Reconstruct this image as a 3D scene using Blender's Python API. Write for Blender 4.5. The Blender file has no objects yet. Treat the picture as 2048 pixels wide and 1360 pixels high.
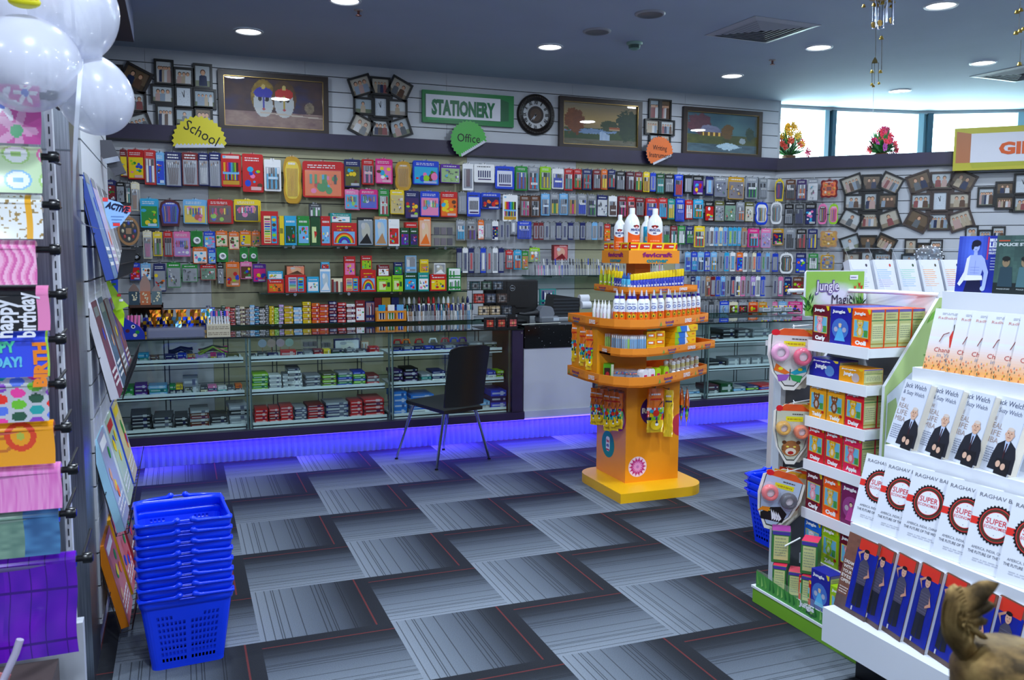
import bpy, math, random
from math import sin, cos, pi, radians
from mathutils import Matrix, Vector
random.seed(7)
# ---------------------------------------------------------------- camera
# world: X runs along the long display wall, Y runs towards it, Z is up
FPX, PITCH, ROLL, EYE, YAW = 1711.0, 0.1016, 0.0050, 1.464, 0.370
def _basis():
    f = Vector((0, cos(PITCH), -sin(PITCH))); u = Vector((0, sin(PITCH), cos(PITCH))); x = Vector((1, 0, 0))
    X = x*cos(ROLL) + u*sin(ROLL); U = -x*sin(ROLL) + u*cos(ROLL)
    M = Matrix(((cos(YAW), sin(YAW), 0), (-sin(YAW), cos(YAW), 0), (0, 0, 1)))
    return M@X, M@U, M@f
CX, CU, CF = _basis(); EYEP = Vector((0, 0, EYE))
S = bpy.context.scene
COL = S.collection
cd = bpy.data.cameras.new('camera'); cam = bpy.data.objects.new('camera', cd); COL.objects.link(cam)
cd.sensor_width = 36; cd.lens = FPX/2048*36; cd.clip_start = .05
R = Matrix((CX, CU, -CF)).transposed().to_4x4(); R.translation = EYEP; cam.matrix_world = R
cd.dof.use_dof = True; cd.dof.focus_distance = 4.6; cd.dof.aperture_fstop = 8.0
S.camera = cam
S.view_settings.view_transform = 'Standard'; S.view_settings.look = 'None'
S.view_settings.exposure = 0.0; S.view_settings.gamma = 1.0; S.view_settings.use_curve_mapping = False
S.cycles.use_denoising = True; S.cycles.max_bounces = 8; S.cycles.transparent_max_bounces = 24
S.cycles.caustics_reflective = False; S.cycles.caustics_refractive = False
S.cycles.sample_clamp_indirect = 4.0
# ---------------------------------------------------------------- daylight outside the windows
w = bpy.data.worlds.new('sky'); S.world = w; w.use_nodes = True
w.node_tree.nodes['Background'].inputs[0].default_value = (.74, .93, 1, 1)
w.node_tree.nodes['Background'].inputs[1].default_value = 18.0
CEIL = 3.03
LIGHT_C = (.76, .87, 1.0)
def disc_light(name, x, y, z, r, power, col=LIGHT_C):
    l = bpy.data.lights.new(name, 'AREA'); l.shape = 'DISK'; l.size = r*2; l.energy = power; l.color = col
    o = bpy.data.objects.new(name, l); COL.objects.link(o); o.location = (x, y, z); return o
LAMPS_SEEN = [(690,0),(497,62),(1100,93),(1638,94),(1464,151),(1800,181),(1882,10),(1966,125)]
# ceiling lamps of the rest of the shop, behind and beside the camera
LAMPS_REST = [(-1.6,2.6),(.3,3.2),(2.2,3.0),(4.3,3.6),(6.2,4.2),(-1.6,.6),(.2,1.0),(2.0,.6),(4.2,1.2),(6.2,1.6),(-1.4,-1.4),(.6,-1.2),(2.8,-1.4),(5,-1)]
LAMP_W, LED_W = 19.0, 12.0
# the daylight that comes in through the glazing
SKY_W = 60.0

# ---------------------------------------------------------------- pixel <-> place helpers (only to read positions off real planes)
def ray(u, v): return CX*((u-1024)/FPX) - CU*((v-680)/FPX) + CF
def on(u, v, k, c):
    d = ray(u, v); return EYEP + d*((c-EYEP[k])/d[k])
# ---------------------------------------------------------------- colours and materials
_cc = {}
def rgb(c):
    if isinstance(c, tuple): return c
    if c not in _cc:
        h = NAMED.get(c, c).lstrip('#')
        if len(h) == 3: h = ''.join(x*2 for x in h)
        t = [int(h[i:i+2], 16)/255 for i in (0, 2, 4)]
        _cc[c] = tuple(x/12.92 if x <= .04045 else ((x+.055)/1.055)**2.4 for x in t)
    return _cc[c]
NAMED = dict(red='c81818', dred='7a1018', maroon='4e1020', orange='f07010', peach='e8a878', yellow='f0d010', gold='c8961e', lime='96d010',
 green='1e8c32', dgreen='0e4a22', teal='159088', cyan='28a8d8', sky='78b8e8', blue='1440c8', navy='101a5c', purple='5a1e96', violet='3a2060',
 pink='f078b0', hotpink='e01880', lilac='b890d8', brown='5e3418', tan='b8885a', cream='ece2c0', white='f2f2f2', silver='94989f', grey='808488',
 dgrey='3a3c40', black='0c0c0e', skin='d8a078', olive='5a5a28', wood='8a5a34')
def mix(a, b, t):
    a, b = rgb(a), rgb(b); return tuple(a[i]*(1-t)+b[i]*t for i in range(3))
MATS = {}
def nodes(name):
    m = bpy.data.materials.new(name); m.use_nodes = True; nt = m.node_tree
    return m, nt, nt.nodes['Principled BSDF']
def paint_mat(name, rough, metal=0, coat=0, noise=0, alpha=1, spec=.5, trans=0):
    m, nt, b = nodes(name)
    a = nt.nodes.new('ShaderNodeAttribute'); a.attribute_name = 'Col'
    out = a.outputs['Color']
    if noise:
        n = nt.nodes.new('ShaderNodeTexNoise'); n.inputs['Scale'].default_value = 60; n.inputs['Detail'].default_value = 3
        mr = nt.nodes.new('ShaderNodeMapRange'); mr.inputs[3].default_value = 1-noise; mr.inputs[4].default_value = 1+noise
        nt.links.new(n.outputs[0], mr.inputs[0])
        mx = nt.nodes.new('ShaderNodeVectorMath'); mx.operation = 'SCALE'
        nt.links.new(out, mx.inputs[0]); nt.links.new(mr.outputs[0], mx.inputs['Scale']); out = mx.outputs[0]
    nt.links.new(out, b.inputs['Base Color'])
    b.inputs['Roughness'].default_value = rough; b.inputs['Metallic'].default_value = metal
    b.inputs['Coat Weight'].default_value = coat; b.inputs['Coat Roughness'].default_value = .08
    b.inputs['Alpha'].default_value = alpha; b.inputs['Specular IOR Level'].default_value = spec
    b.inputs['Transmission Weight'].default_value = trans
    MATS[name] = m; return m
paint_mat('matte', .75, noise=.05); paint_mat('satin', .42); paint_mat('gloss', .22); paint_mat('print', .40, spec=.35)
paint_mat('wrap', .18, coat=.8); paint_mat('metal', .3, metal=1); paint_mat('chrome', .12, metal=1); paint_mat('foil', .3, metal=.75)
paint_mat('clear', .10, alpha=.13, coat=.5); paint_mat('pearl', .28, alpha=.64, coat=.5)
def math_node(nt, op, a, b=None, c=None):
    n = nt.nodes.new('ShaderNodeMath'); n.operation = op
    for i, x in enumerate((a, b, c)):
        if x is None: continue
        if isinstance(x, (int, float)): n.inputs[i].default_value = x
        else: nt.links.new(x, n.inputs[i])
    return n.outputs[0]
def glass_mat(name, tint, refl, rough=0.0):
    m = bpy.data.materials.new(name); m.use_nodes = True; nt = m.node_tree; nt.nodes.clear()
    o = nt.nodes.new('ShaderNodeOutputMaterial'); t = nt.nodes.new('ShaderNodeBsdfTransparent'); t.inputs[0].default_value = tint+(1,)
    g = nt.nodes.new('ShaderNodeBsdfGlossy'); g.inputs['Roughness'].default_value = rough; g.inputs[0].default_value = (.9, .95, 1, 1)
    f = nt.nodes.new('ShaderNodeLayerWeight'); r0 = ((refl-1)/(refl+1))**2
    fac = math_node(nt, 'MULTIPLY_ADD', math_node(nt, 'POWER', f.outputs['Facing'], 5), 1-r0, r0)
    mx = nt.nodes.new('ShaderNodeMixShader'); nt.links.new(fac, mx.inputs[0])
    nt.links.new(t.outputs[0], mx.inputs[1]); nt.links.new(g.outputs[0], mx.inputs[2]); nt.links.new(mx.outputs[0], o.inputs[0])
    MATS[name] = m; return m
glass_mat('glass', (.90, .96, .95), 1.45); glass_mat('topglass', (.72, .80, .80), 1.6); glass_mat('acrylic', (.93, .95, .97), 1.4, .03)
glass_mat('darkglass', (.35, .5, .45), 1.5)
def emit_mat(name, col, st):
    m = bpy.data.materials.new(name); m.use_nodes = True; nt = m.node_tree; nt.nodes.clear()
    o = nt.nodes.new('ShaderNodeOutputMaterial'); e = nt.nodes.new('ShaderNodeEmission'); e.inputs[0].default_value = col+(1,); e.inputs[1].default_value = st
    nt.links.new(e.outputs[0], o.inputs[0]); MATS[name] = m
emit_mat('lamp', (.92, .96, 1), 6); emit_mat('led', (.10, .06, 1), 6)
def ramp(nt, fac, stops, interp='LINEAR'):
    r = nt.nodes.new('ShaderNodeValToRGB'); e = r.color_ramp.elements; r.color_ramp.interpolation = interp
    while len(e) < len(stops): e.new(.5)
    for i, (p, c) in enumerate(stops):
        e[i].position = p; e[i].color = tuple(rgb(c))+(1,)
    nt.links.new(fac, r.inputs[0]); return r.outputs[0]
def mixc(nt, fac, a, b):
    n = nt.nodes.new('ShaderNodeMix'); n.data_type = 'RGBA'
    if isinstance(fac, (int, float)): n.inputs['Factor'].default_value = fac
    else: nt.links.new(fac, n.inputs['Factor'])
    for s, x in (('A', a), ('B', b)):
        k = [i for i in n.inputs if i.name == s and i.type == 'RGBA'][0]
        if isinstance(x, tuple): k.default_value = x+(1,)
        else: nt.links.new(x, k)
    return [o for o in n.outputs if o.type == 'RGBA'][0]
# carpet tiles: half-metre squares, stripes turned a quarter from tile to tile, light to dark across each, a red line near the dark edge
def carpet():
    m, nt, b = nodes('carpet')
    g = nt.nodes.new('ShaderNodeNewGeometry'); s = nt.nodes.new('ShaderNodeSeparateXYZ'); nt.links.new(g.outputs['Position'], s.inputs[0])
    M = lambda *a: math_node(nt, *a)
    ca, sa = 1.0, 0.0
    X = M('ADD', M('MULTIPLY', s.outputs[0], ca), M('MULTIPLY', s.outputs[1], sa)); Y = M('SUBTRACT', M('MULTIPLY', s.outputs[1], ca), M('MULTIPLY', s.outputs[0], sa))
    x = M('DIVIDE', M('ADD', X, -TILE[0]+20), .5); y = M('DIVIDE', M('ADD', Y, -TILE[1]+20), .5)
    fx, fy, ix, iy = M('FRACT', x), M('FRACT', y), M('FLOOR', x), M('FLOOR', y)
    par = M('MODULO', M('ADD', ix, iy), 2)
    t = M('ADD', M('MULTIPLY', fx, par), M('MULTIPLY', fy, M('SUBTRACT', 1, par)))
    wn = nt.nodes.new('ShaderNodeTexWhiteNoise'); wn.noise_dimensions = '1D'
    nt.links.new(M('FLOOR', M('MULTIPLY', t, 112)), wn.inputs['W'])
    wn2 = nt.nodes.new('ShaderNodeTexWhiteNoise'); wn2.noise_dimensions = '2D'
    cv = nt.nodes.new('ShaderNodeCombineXYZ'); nt.links.new(ix, cv.inputs[0]); nt.links.new(iy, cv.inputs[1]); nt.links.new(cv.outputs[0], wn2.inputs['Vector'])
    base = ramp(nt, t, [(0, '7a838e'), (.18, '6c7580'), (.45, '565e69'), (.62, '444b55'), (.78, '262a31'), (.86, '1e2127'), (1, '202329')])
    dens = M('MULTIPLY_ADD', M('ABSOLUTE', M('SUBTRACT', t, .72)), -2.2, .62)
    band2 = M('MULTIPLY', M('LESS_THAN', M('ABSOLUTE', M('SUBTRACT', t, .2)), .05), .32)
    thr = M('MAXIMUM', M('MAXIMUM', dens, .12), band2)
    line = M('MULTIPLY', M('LESS_THAN', wn.outputs[0], thr), M('LESS_THAN', t, .86))
    # every second thread line only, so the stripes stay thin
    line = M('MULTIPLY', line, M('LESS_THAN', M('FRACT', M('MULTIPLY', t, 56)), .45))
    c = mixc(nt, M('MULTIPLY', line, .66), base, rgb('14161b'))
    red = M('LESS_THAN', M('ABSOLUTE', M('SUBTRACT', t, .885)), .007)
    c = mixc(nt, M('MULTIPLY', red, .8), c, rgb('6a2c2c'))
    n = nt.nodes.new('ShaderNodeTexNoise'); n.inputs['Scale'].default_value = 260; n.inputs['Detail'].default_value = 2; nt.links.new(g.outputs['Position'], n.inputs['Vector'])
    k = M('MULTIPLY_ADD', n.outputs[0], .7, .62); k = M('ADD', k, M('MULTIPLY_ADD', wn2.outputs[0], .12, -.06))
    vm = nt.nodes.new('ShaderNodeVectorMath'); vm.operation = 'SCALE'; nt.links.new(c, vm.inputs[0]); nt.links.new(k, vm.inputs['Scale'])
    nt.links.new(vm.outputs[0], b.inputs['Base Color']); b.inputs['Roughness'].default_value = .9; b.inputs['Specular IOR Level'].default_value = .25
    bu = nt.nodes.new('ShaderNodeBump'); bu.inputs['Strength'].default_value = .25; bu.inputs['Distance'].default_value = .003
    nt.links.new(n.outputs[0], bu.inputs['Height']); nt.links.new(bu.outputs[0], b.inputs['Normal'])
    MATS['carpet'] = m
TILE = (.24, 3.72)
carpet()
def flat_mat(name, col, rough=.6, metal=0, noise=0, scale=8, col2=None, spec=.5):
    m, nt, b = nodes(name)
    if col2:
        n = nt.nodes.new('ShaderNodeTexNoise'); n.inputs['Scale'].default_value = scale; n.inputs['Detail'].default_value = 4
        tc = nt.nodes.new('ShaderNodeTexCoord'); nt.links.new(tc.outputs['Object'], n.inputs['Vector'])
        nt.links.new(ramp(nt, n.outputs[0], [(.35, col), (.65, col2)]), b.inputs['Base Color'])
    else: b.inputs['Base Color'].default_value = tuple(rgb(col))+(1,)
    b.inputs['Roughness'].default_value = rough; b.inputs['Metallic'].default_value = metal; b.inputs['Specular IOR Level'].default_value = spec
    MATS[name] = m; return m
flat_mat('wallpaint', 'b9bcc0', .6, col2='b4b7bb'); flat_mat('ceilpaint', 'aebccd', .8, col2='aab8c9', scale=2)
flat_mat('slat_white', 'c2c5ca', .45, col2='bdc0c6', scale=3); flat_mat('slat_beige', 'a8a685', .5, col2='a3a180', scale=3)
flat_mat('plum', '241a38', .4, col2='2a1f40', scale=5)
def granite():
    m, nt, b = nodes('granite'); v = nt.nodes.new('ShaderNodeTexVoronoi'); v.inputs['Scale'].default_value = 42
    tc = nt.nodes.new('ShaderNodeTexCoord'); nt.links.new(tc.outputs['Object'], v.inputs['Vector'])
    nt.links.new(ramp(nt, v.outputs['Distance'], [(0, 'c8ccd4'), (.10, '8a8c94'), (.14, '0a0a0c'), (1, '060608')]), b.inputs['Base Color'])
    b.inputs['Roughness'].default_value = .12; MATS['granite'] = m
granite()
def steel():
    m, nt, b = nodes('brushed_steel'); tc = nt.nodes.new('ShaderNodeTexCoord'); mp = nt.nodes.new('ShaderNodeMapping'); mp.inputs['Scale'].default_value = (60, 60, 1.5)
    n = nt.nodes.new('ShaderNodeTexNoise'); n.inputs['Scale'].default_value = 3; nt.links.new(tc.outputs['Object'], mp.inputs[0]); nt.links.new(mp.outputs[0], n.inputs['Vector'])
    nt.links.new(ramp(nt, n.outputs[0], [(.3, '7c828a'), (.7, 'a8aeb8')]), b.inputs['Base Color'])
    b.inputs['Metallic'].default_value = 1; b.inputs['Roughness'].default_value = .30; MATS['brushed_steel'] = m
steel()
def brass():
    m, nt, b = nodes('old_brass'); tc = nt.nodes.new('ShaderNodeTexCoord'); n = nt.nodes.new('ShaderNodeTexNoise'); n.inputs['Scale'].default_value = 30; n.inputs['Detail'].default_value = 5
    nt.links.new(tc.outputs['Object'], n.inputs['Vector'])
    nt.links.new(ramp(nt, n.outputs[0], [(.35, '30240f'), (.5, '6a5430'), (.7, '90784a')]), b.inputs['Base Color'])
    b.inputs['Metallic'].default_value = .75; b.inputs['Roughness'].default_value = .55; MATS['old_brass'] = m
brass()

# ---------------------------------------------------------------- mesh builder
class MB:
    def __init__(s): s.v = []; s.f = []; s.c = []; s.m = []; s.sm = []; s.M = None
    def add(s, vs, fs, col, m='print', smooth=False):
        o = len(s.v); M = s.M
        s.v += [tuple(M@Vector(p)) for p in vs] if M else [tuple(p) for p in vs]
        multi = isinstance(col, list)
        for i, f in enumerate(fs):
            s.f.append(tuple(o+j for j in f)); s.c.append(rgb(col[i]) if multi else rgb(col)); s.m.append(m); s.sm.append(smooth)
        return s
    def box(s, x0, x1, y0, y1, z0, z1, col='white', m='print'):
        v = [(x, y, z) for z in (z0, z1) for y in (y0, y1) for x in (x0, x1)]
        return s.add(v, [(0,2,3,1),(4,5,7,6),(0,1,5,4),(1,3,7,5),(3,2,6,7),(2,0,4,6)], col, m)
    def cbox(s, cx, cy, cz, sx, sy, sz, col='white', m='print'):
        return s.box(cx-sx/2, cx+sx/2, cy-sy/2, cy+sy/2, cz-sz/2, cz+sz/2, col, m)
    def bbox(s, x0, x1, y0, y1, z0, z1, b, col='white', m='print'):    # box with chamfered vertical and horizontal edges
        b = min(b, (x1-x0)*.45, (y1-y0)*.45, (z1-z0)*.45)
        ring = lambda i: [(x0+b+i,y0+i),(x1-b-i,y0+i),(x1-i,y0+b+i),(x1-i,y1-b-i),(x1-b-i,y1-i),(x0+b+i,y1-i),(x0+i,y1-b-i),(x0+i,y0+b+i)]
        L = [(ring(b*.6), z0), (ring(0), z0+b), (ring(0), z1-b), (ring(b*.6), z1)]
        v = [(p[0], p[1], z) for r, z in L for p in r]; f = [tuple(range(7, -1, -1)), tuple(range(24, 32))]
        for k in range(3):
            for i in range(8): f.append((k*8+i, k*8+(i+1) % 8, k*8+8+(i+1) % 8, k*8+8+i))
        return s.add(v, f, col, m)
    def quad(s, p, col, m='print'): return s.add(p, [tuple(range(len(p)))], col, m)
    def fq(s, x0, x1, z0, z1, y, col, m='print'):   # rectangle facing -Y
        return s.add([(x0,y,z0),(x1,y,z0),(x1,y,z1),(x0,y,z1)], [(0,1,2,3)], col, m)
    def disc(s, cx, cz, rx, rz, y, col, m='print', n=18, a0=0, a1=2*pi):   # ellipse facing -Y
        return s.add([(cx+rx*cos(a0+(a1-a0)*i/n), y, cz+rz*sin(a0+(a1-a0)*i/n)) for i in range(n+(a1-a0 < 6.2))], [tuple(range(n+(a1-a0 < 6.2)))], col, m)
    def poly(s, pts, y, col, m='print'): return s.add([(a, y, b) for a, b in pts], [tuple(range(len(pts)))], col, m)
    def slab(s, pts, y0, y1, col, m='print', back=None):    # outline in x,z (counter-clockwise), front at y0, back at y1
        n = len(pts); v = [(a, y0, b) for a, b in pts]+[(a, y1, b) for a, b in pts]
        s.add(v, [tuple(range(n)), tuple(range(2*n-1, n-1, -1))], col, m)
        return s.add(v, [(i, i+n, (i+1) % n+n, (i+1) % n) for i in range(n)], back or col, m)
    def plate(s, pts, z0, z1, col, m='print', side=None):     # outline in x,y (counter-clockwise)
        n = len(pts); v = [(a, b, z0) for a, b in pts]+[(a, b, z1) for a, b in pts]
        s.add(v, [tuple(range(n-1, -1, -1)), tuple(range(n, 2*n))], col, m)
        return s.add(v, [(i, (i+1) % n, (i+1) % n+n, i+n) for i in range(n)], side or col, m)
    def lathe(s, prof, col, m='print', n=16, c=(0,0,0), smooth=True, axis='z', cap=True):
        v = []; cols = []; f = []
        for r, z in prof:
            for i in range(n):
                a = 2*pi*i/n
                p = (r*cos(a), r*sin(a), z) if axis == 'z' else ((r*cos(a), z, r*sin(a)) if axis == 'y' else (z, r*cos(a), r*sin(a)))
                v.append((c[0]+p[0], c[1]+p[1], c[2]+p[2]))
        for k in range(len(prof)-1):
            for i in range(n):
                q = (k*n+i, k*n+(i+1) % n, (k+1)*n+(i+1) % n, (k+1)*n+i)
                f.append(q if axis != 'y' else q[::-1]); cols.append(col[k] if isinstance(col, list) else col)
        s.add(v, f, cols, m, smooth)
        if cap:
            if prof[0][0] > 1e-5: s.add(v[:n], [tuple(range(n-1, -1, -1))], col[0] if isinstance(col, list) else col, m)
            if prof[-1][0] > 1e-5: s.add(v[-n:], [tuple(range(n))], col[-1] if isinstance(col, list) else col, m)
        return s
    def tube(s, pts, r, col, m='satin', n=6, closed=False):
        P = [Vector(p) for p in pts]; N = len(P); v = []; f = []; prev = None
        for i, p in enumerate(P):
            a = P[(i-1) % N] if (i or closed) else p; b = P[(i+1) % N] if (i < N-1 or closed) else p
            t = (b-a).normalized()
            if prev is None: nrm = t.orthogonal().normalized()
            else: nrm = (prev-t*prev.dot(t)).normalized()
            prev = nrm; bi = t.cross(nrm); rr = r[i] if isinstance(r, (list, tuple)) else r
            v += [p+(nrm*cos(2*pi*k/n)+bi*sin(2*pi*k/n))*rr for k in range(n)]
        for i in range(N if closed else N-1):
            j = (i+1) % N
            for k in range(n): f.append((i*n+k, i*n+(k+1) % n, j*n+(k+1) % n, j*n+k))
        s.add(v, f, col, m, n > 4)
        if not closed: s.add(v[:n], [tuple(range(n-1, -1, -1))], col, m); s.add(v[-n:], [tuple(range(n))], col, m)
        return s
    def cyl(s, p0, p1, r, col, m='satin', n=10): return s.tube([p0, p1], r, col, m, n)
    def ball(s, c, rx, ry, rz, col, m='satin', nu=20, nv=12, smooth=True):
        v = []; f = []
        for j in range(nv+1):
            t = pi*j/nv
            for i in range(nu): a = 2*pi*i/nu; v.append((c[0]+rx*sin(t)*cos(a), c[1]+ry*sin(t)*sin(a), c[2]-rz*cos(t)))
        for j in range(nv):
            for i in range(nu): f.append((j*nu+i, j*nu+(i+1) % nu, (j+1)*nu+(i+1) % nu, (j+1)*nu+i))
        return s.add(v, f, col, m, smooth)
    def art(s, x0, x1, z0, z1, y, nx, nz, fn, m='print', bend=None):     # picture: grid of coloured cells, fn(u,v)->colour
        v = []; f = []; cols = []
        for j in range(nz+1):
            for i in range(nx+1):
                px, pz = x0+(x1-x0)*i/nx, z0+(z1-z0)*j/nz; v.append(bend(px, pz, y) if bend else (px, y, pz))
        for j in range(nz):
            for i in range(nx):
                a = j*(nx+1)+i; f.append((a, a+1, a+nx+2, a+nx+1)); cols.append(fn((i+.5)/nx, (j+.5)/nz))
        return s.add(v, f, cols, m)
    def text(s, t, x, z, h, col, y=-.001, w=None, bold=0, align='L', rot=0, shear=0, m='print', font=0):
        vs, fs, width = glyphs(t, bold, shear)
        k = h/.73; kx = (w/width) if (w and width > 0) else k; W = width*kx
        ox = {'L': 0, 'C': -W/2, 'R': -W}[align]; c, sn = cos(rot), sin(rot)
        return s.add([(x+(ox+a*kx)*c-b*k*sn, y, z+(ox+a*kx)*sn+b*k*c) for a, b in vs], fs, col, m)
    def build(s, name, parent=None, loc=None, rz=0, mats=None):
        me = bpy.data.meshes.new(name); me.from_pydata(s.v, [], s.f)
        names = []
        for x in s.m:
            if x not in names: names.append(x)
        for x in names: me.materials.append(MATS[x])
        idx = {x: i for i, x in enumerate(names)}
        me.polygons.foreach_set('material_index', [idx[x] for x in s.m]); me.polygons.foreach_set('use_smooth', s.sm)
        ca = me.color_attributes.new('Col', 'FLOAT_COLOR', 'CORNER'); data = []
        for f, c in zip(s.f, s.c): data += [c[0], c[1], c[2], 1.0]*len(f)
        ca.data.foreach_set('color', data); me.update()
        o = bpy.data.objects.new(name, me); COL.objects.link(o)
        if parent: o.parent = parent
        if loc is not None: o.location = loc
        if rz: o.rotation_euler[2] = rz
        return o
_gl = {}
def glyphs(t, bold=0, shear=0):
    k = (t, bold, shear)
    if k not in _gl:
        c = bpy.data.curves.new('t', 'FONT'); c.body = t; c.resolution_u = 2; c.offset = bold; c.shear = shear
        o = bpy.data.objects.new('t', c); me = o.to_mesh()
        vs = [(v.co.x, v.co.y) for v in me.vertices]; fs = [tuple(p.vertices) for p in me.polygons]
        o.to_mesh_clear(); bpy.data.objects.remove(o); bpy.data.curves.remove(c)
        if vs:
            x0 = min(a for a, b in vs); vs = [(a-x0, b) for a, b in vs]; W = max(a for a, b in vs)
        else: W = 0
        _gl[k] = (vs, fs, W)
    return _gl[k]
def tag(o, label=None, cat=None, group=None, kind=None):
    if label: o['label'] = label
    if cat: o['category'] = cat
    if group: o['group'] = group
    if kind: o['kind'] = kind
    return o
def thing(name, label, cat, loc=(0,0,0), rz=0, group=None):
    o = bpy.data.objects.new(name, None); o.empty_display_size = .05; COL.objects.link(o); o.location = loc; o.rotation_euler[2] = rz
    return tag(o, label, cat, group)
def struct(mb, name): return tag(mb.build(name), kind='structure')
ORD = 'zeroth first second third fourth fifth sixth seventh eighth ninth tenth eleventh twelfth thirteenth fourteenth fifteenth sixteenth seventeenth eighteenth nineteenth'.split()
def nth(n):
    if n < 20: return ORD[n]
    t = {2:'twent',3:'thirt',4:'fort',5:'fift',6:'sixt'}[n//10]
    return t+'ieth' if n % 10 == 0 else t+'y-'+ORD[n % 10]
def jit(c, a=.12, rnd=random):
    c = rgb(c); k = 1+rnd.uniform(-a, a); return tuple(min(1, max(0, x*k)) for x in c)
def rounded(x0, x1, z0, z1, r, n=5):
    p = []
    for cx, cz, a in ((x1-r, z0+r, -90), (x1-r, z1-r, 0), (x0+r, z1-r, 90), (x0+r, z0+r, 180)):
        for i in range(n+1): t = radians(a+90*i/n); p.append((cx+r*cos(t), cz+r*sin(t)))
    return p
# ================================================================ the room
WN = 7.4                                     # face of the long slatted wall
CORNER = (5.788, 7.4); BANG = radians(-46)   # the wall turns here
BX, BY = Vector((cos(BANG), sin(BANG), 0)), Vector((-sin(BANG), cos(BANG), 0))
def onB(u, v, off=0):
    p0 = Vector((CORNER[0], CORNER[1], 0)); d = ray(u, v); q = EYEP+d*(((p0-BY*off-EYEP).dot(BY))/d.dot(BY))
    return (q-p0).dot(BX), q.z
def Bpt(t, off=0): return (CORNER[0]+BX.x*t-BY.x*off, CORNER[1]+BX.y*t-BY.y*off)
FASC = (2.315, 2.445)
GLAZ = [(5.80, 7.60), (6.49, 7.53), (6.62, 7.52), (7.60, 7.33), (7.74, 7.27), (8.50, 6.84), (8.66, 6.74), (9.6, 6.0)]
f = MB(); f.box(-4, 10, -3, 8.2, -.05, 0, 'grey', 'carpet'); struct(f, 'floor')
c = MB(); c.box(-4, 10, -3, 8.2, CEIL, CEIL+.1, 'grey', 'ceilpaint'); struct(c, 'ceiling')
PITCHZ = .1235
def slats(mb, x0, x1, z0, z1, m, y=0, zref=0):
    k = math.floor((z0-zref)/PITCHZ); z = z0
    while z < z1-1e-4:
        zn = zref+(k+1)*PITCHZ; k += 1
        if zn <= z+.004: continue
        top = min(zn-.007, z1)
        if top > z: mb.box(x0, x1, y, y+.012, z, top, 'white', m)
        z = min(zn, z1)
    mb.box(x0, x1, y+.012, y+.03, z0, z1, '26282c', 'matte')
ZREF = .018
def wall_run(x0, x1, y, m, mb): slats(mb, x0, x1, 0, FASC[0], m, y, ZREF)
wa = MB()
for a, b, m in ((-1.4,.236,'slat_white'), (.238,2.427,'slat_beige'), (2.429,3.506,'slat_white'), (3.508,4.609,'slat_beige'), (4.611,5.788,'slat_white')): wall_run(a, b, WN, m, wa)
for a, b in ((-1.4,-.2),(-.198,1.02),(1.022,2.24),(2.242,3.46),(3.462,4.68),(4.682,5.80)):
    slats(wa, a, b, FASC[1], 2.925, 'slat_white', WN, .085); wa.box(a, b, WN, WN+.03, 2.925, CEIL, 'white', 'slat_white')
wa.box(5.80, 5.83, WN, WN+.2, FASC[1], CEIL, 'white', 'wallpaint')
wa.box(-1.4, 5.8, WN+.03, WN+.1, 0, CEIL, 'white', 'wallpaint')
wa.box(5.74, 5.86, WN+.02, WN+.12, 0, FASC[0], 'white', 'slat_white'); struct(wa, 'wall_back')
wb = MB(); wb.M = Matrix.Translation((CORNER[0], CORNER[1], 0)) @ Matrix.Rotation(BANG, 4, 'Z')
slats(wb, 0, 3.6, 0, FASC[0], 'slat_white', 0, ZREF); wb.box(0, 3.6, .03, .1, 0, FASC[0], 'white', 'wallpaint')
struct(wb, 'wall_back_right')
t = MB(); t.box(-1.4, 5.81, WN-.05, WN, FASC[0], FASC[1], 'grey', 'plum'); t.box(-1.4, 5.81, WN-.056, WN-.05, FASC[0], FASC[0]+.012, 'black', 'satin')
t.M = wb.M; t.box(-.02, 3.6, -.05, .06, FASC[0], FASC[1], 'grey', 'plum'); t.box(-.02, 3.6, -.056, -.05, FASC[0], FASC[0]+.012, 'black', 'satin')
struct(t, 'trim_1')
# deep sill behind the turned wall
s_ = MB(); b0, b1 = Bpt(0, -.05), Bpt(3.6, -.05)
s_.plate([b0, b1, (9.6, 6.3)]+[(a, b) for a, b in GLAZ[::-1]][1:], FASC[1]-.05, FASC[1]-.004, '8a8c90', 'satin'); struct(s_, 'window_sill')
# glazing: panes and paired mullions
for i, (a, b) in enumerate(((0,1),(2,3),(4,5),(6,7))):
    (xa, ya), (xb, yb) = GLAZ[a], GLAZ[b]
    g = MB(); L = math.hypot(xb-xa, yb-ya); an = math.atan2(yb-ya, xb-xa)
    g.M = Matrix.Translation((xa, ya, 0)) @ Matrix.Rotation(an, 4, 'Z'); g.box(0, L, 0, .008, FASC[1]-.02, 3.0, 'white', 'glass'); struct(g, 'window_%d' % (i+1))
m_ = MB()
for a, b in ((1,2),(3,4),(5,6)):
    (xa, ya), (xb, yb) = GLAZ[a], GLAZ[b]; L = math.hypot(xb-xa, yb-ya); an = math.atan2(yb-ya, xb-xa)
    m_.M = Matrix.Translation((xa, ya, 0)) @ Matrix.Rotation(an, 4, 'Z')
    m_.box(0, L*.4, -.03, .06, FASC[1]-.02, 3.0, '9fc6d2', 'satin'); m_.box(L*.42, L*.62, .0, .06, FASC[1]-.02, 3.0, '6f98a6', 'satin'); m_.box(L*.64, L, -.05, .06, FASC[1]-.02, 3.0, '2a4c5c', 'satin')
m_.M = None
for (xa, ya), (xb, yb) in zip(GLAZ, GLAZ[1:]):
    L = math.hypot(xb-xa, yb-ya); an = math.atan2(yb-ya, xb-xa); m_.M = Matrix.Translation((xa, ya, 0)) @ Matrix.Rotation(an, 4, 'Z')
    m_.box(0, L, -.02, .06, 2.995, CEIL, 'c6ccd0', 'wallpaint')
struct(m_, 'window_frame')
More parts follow.
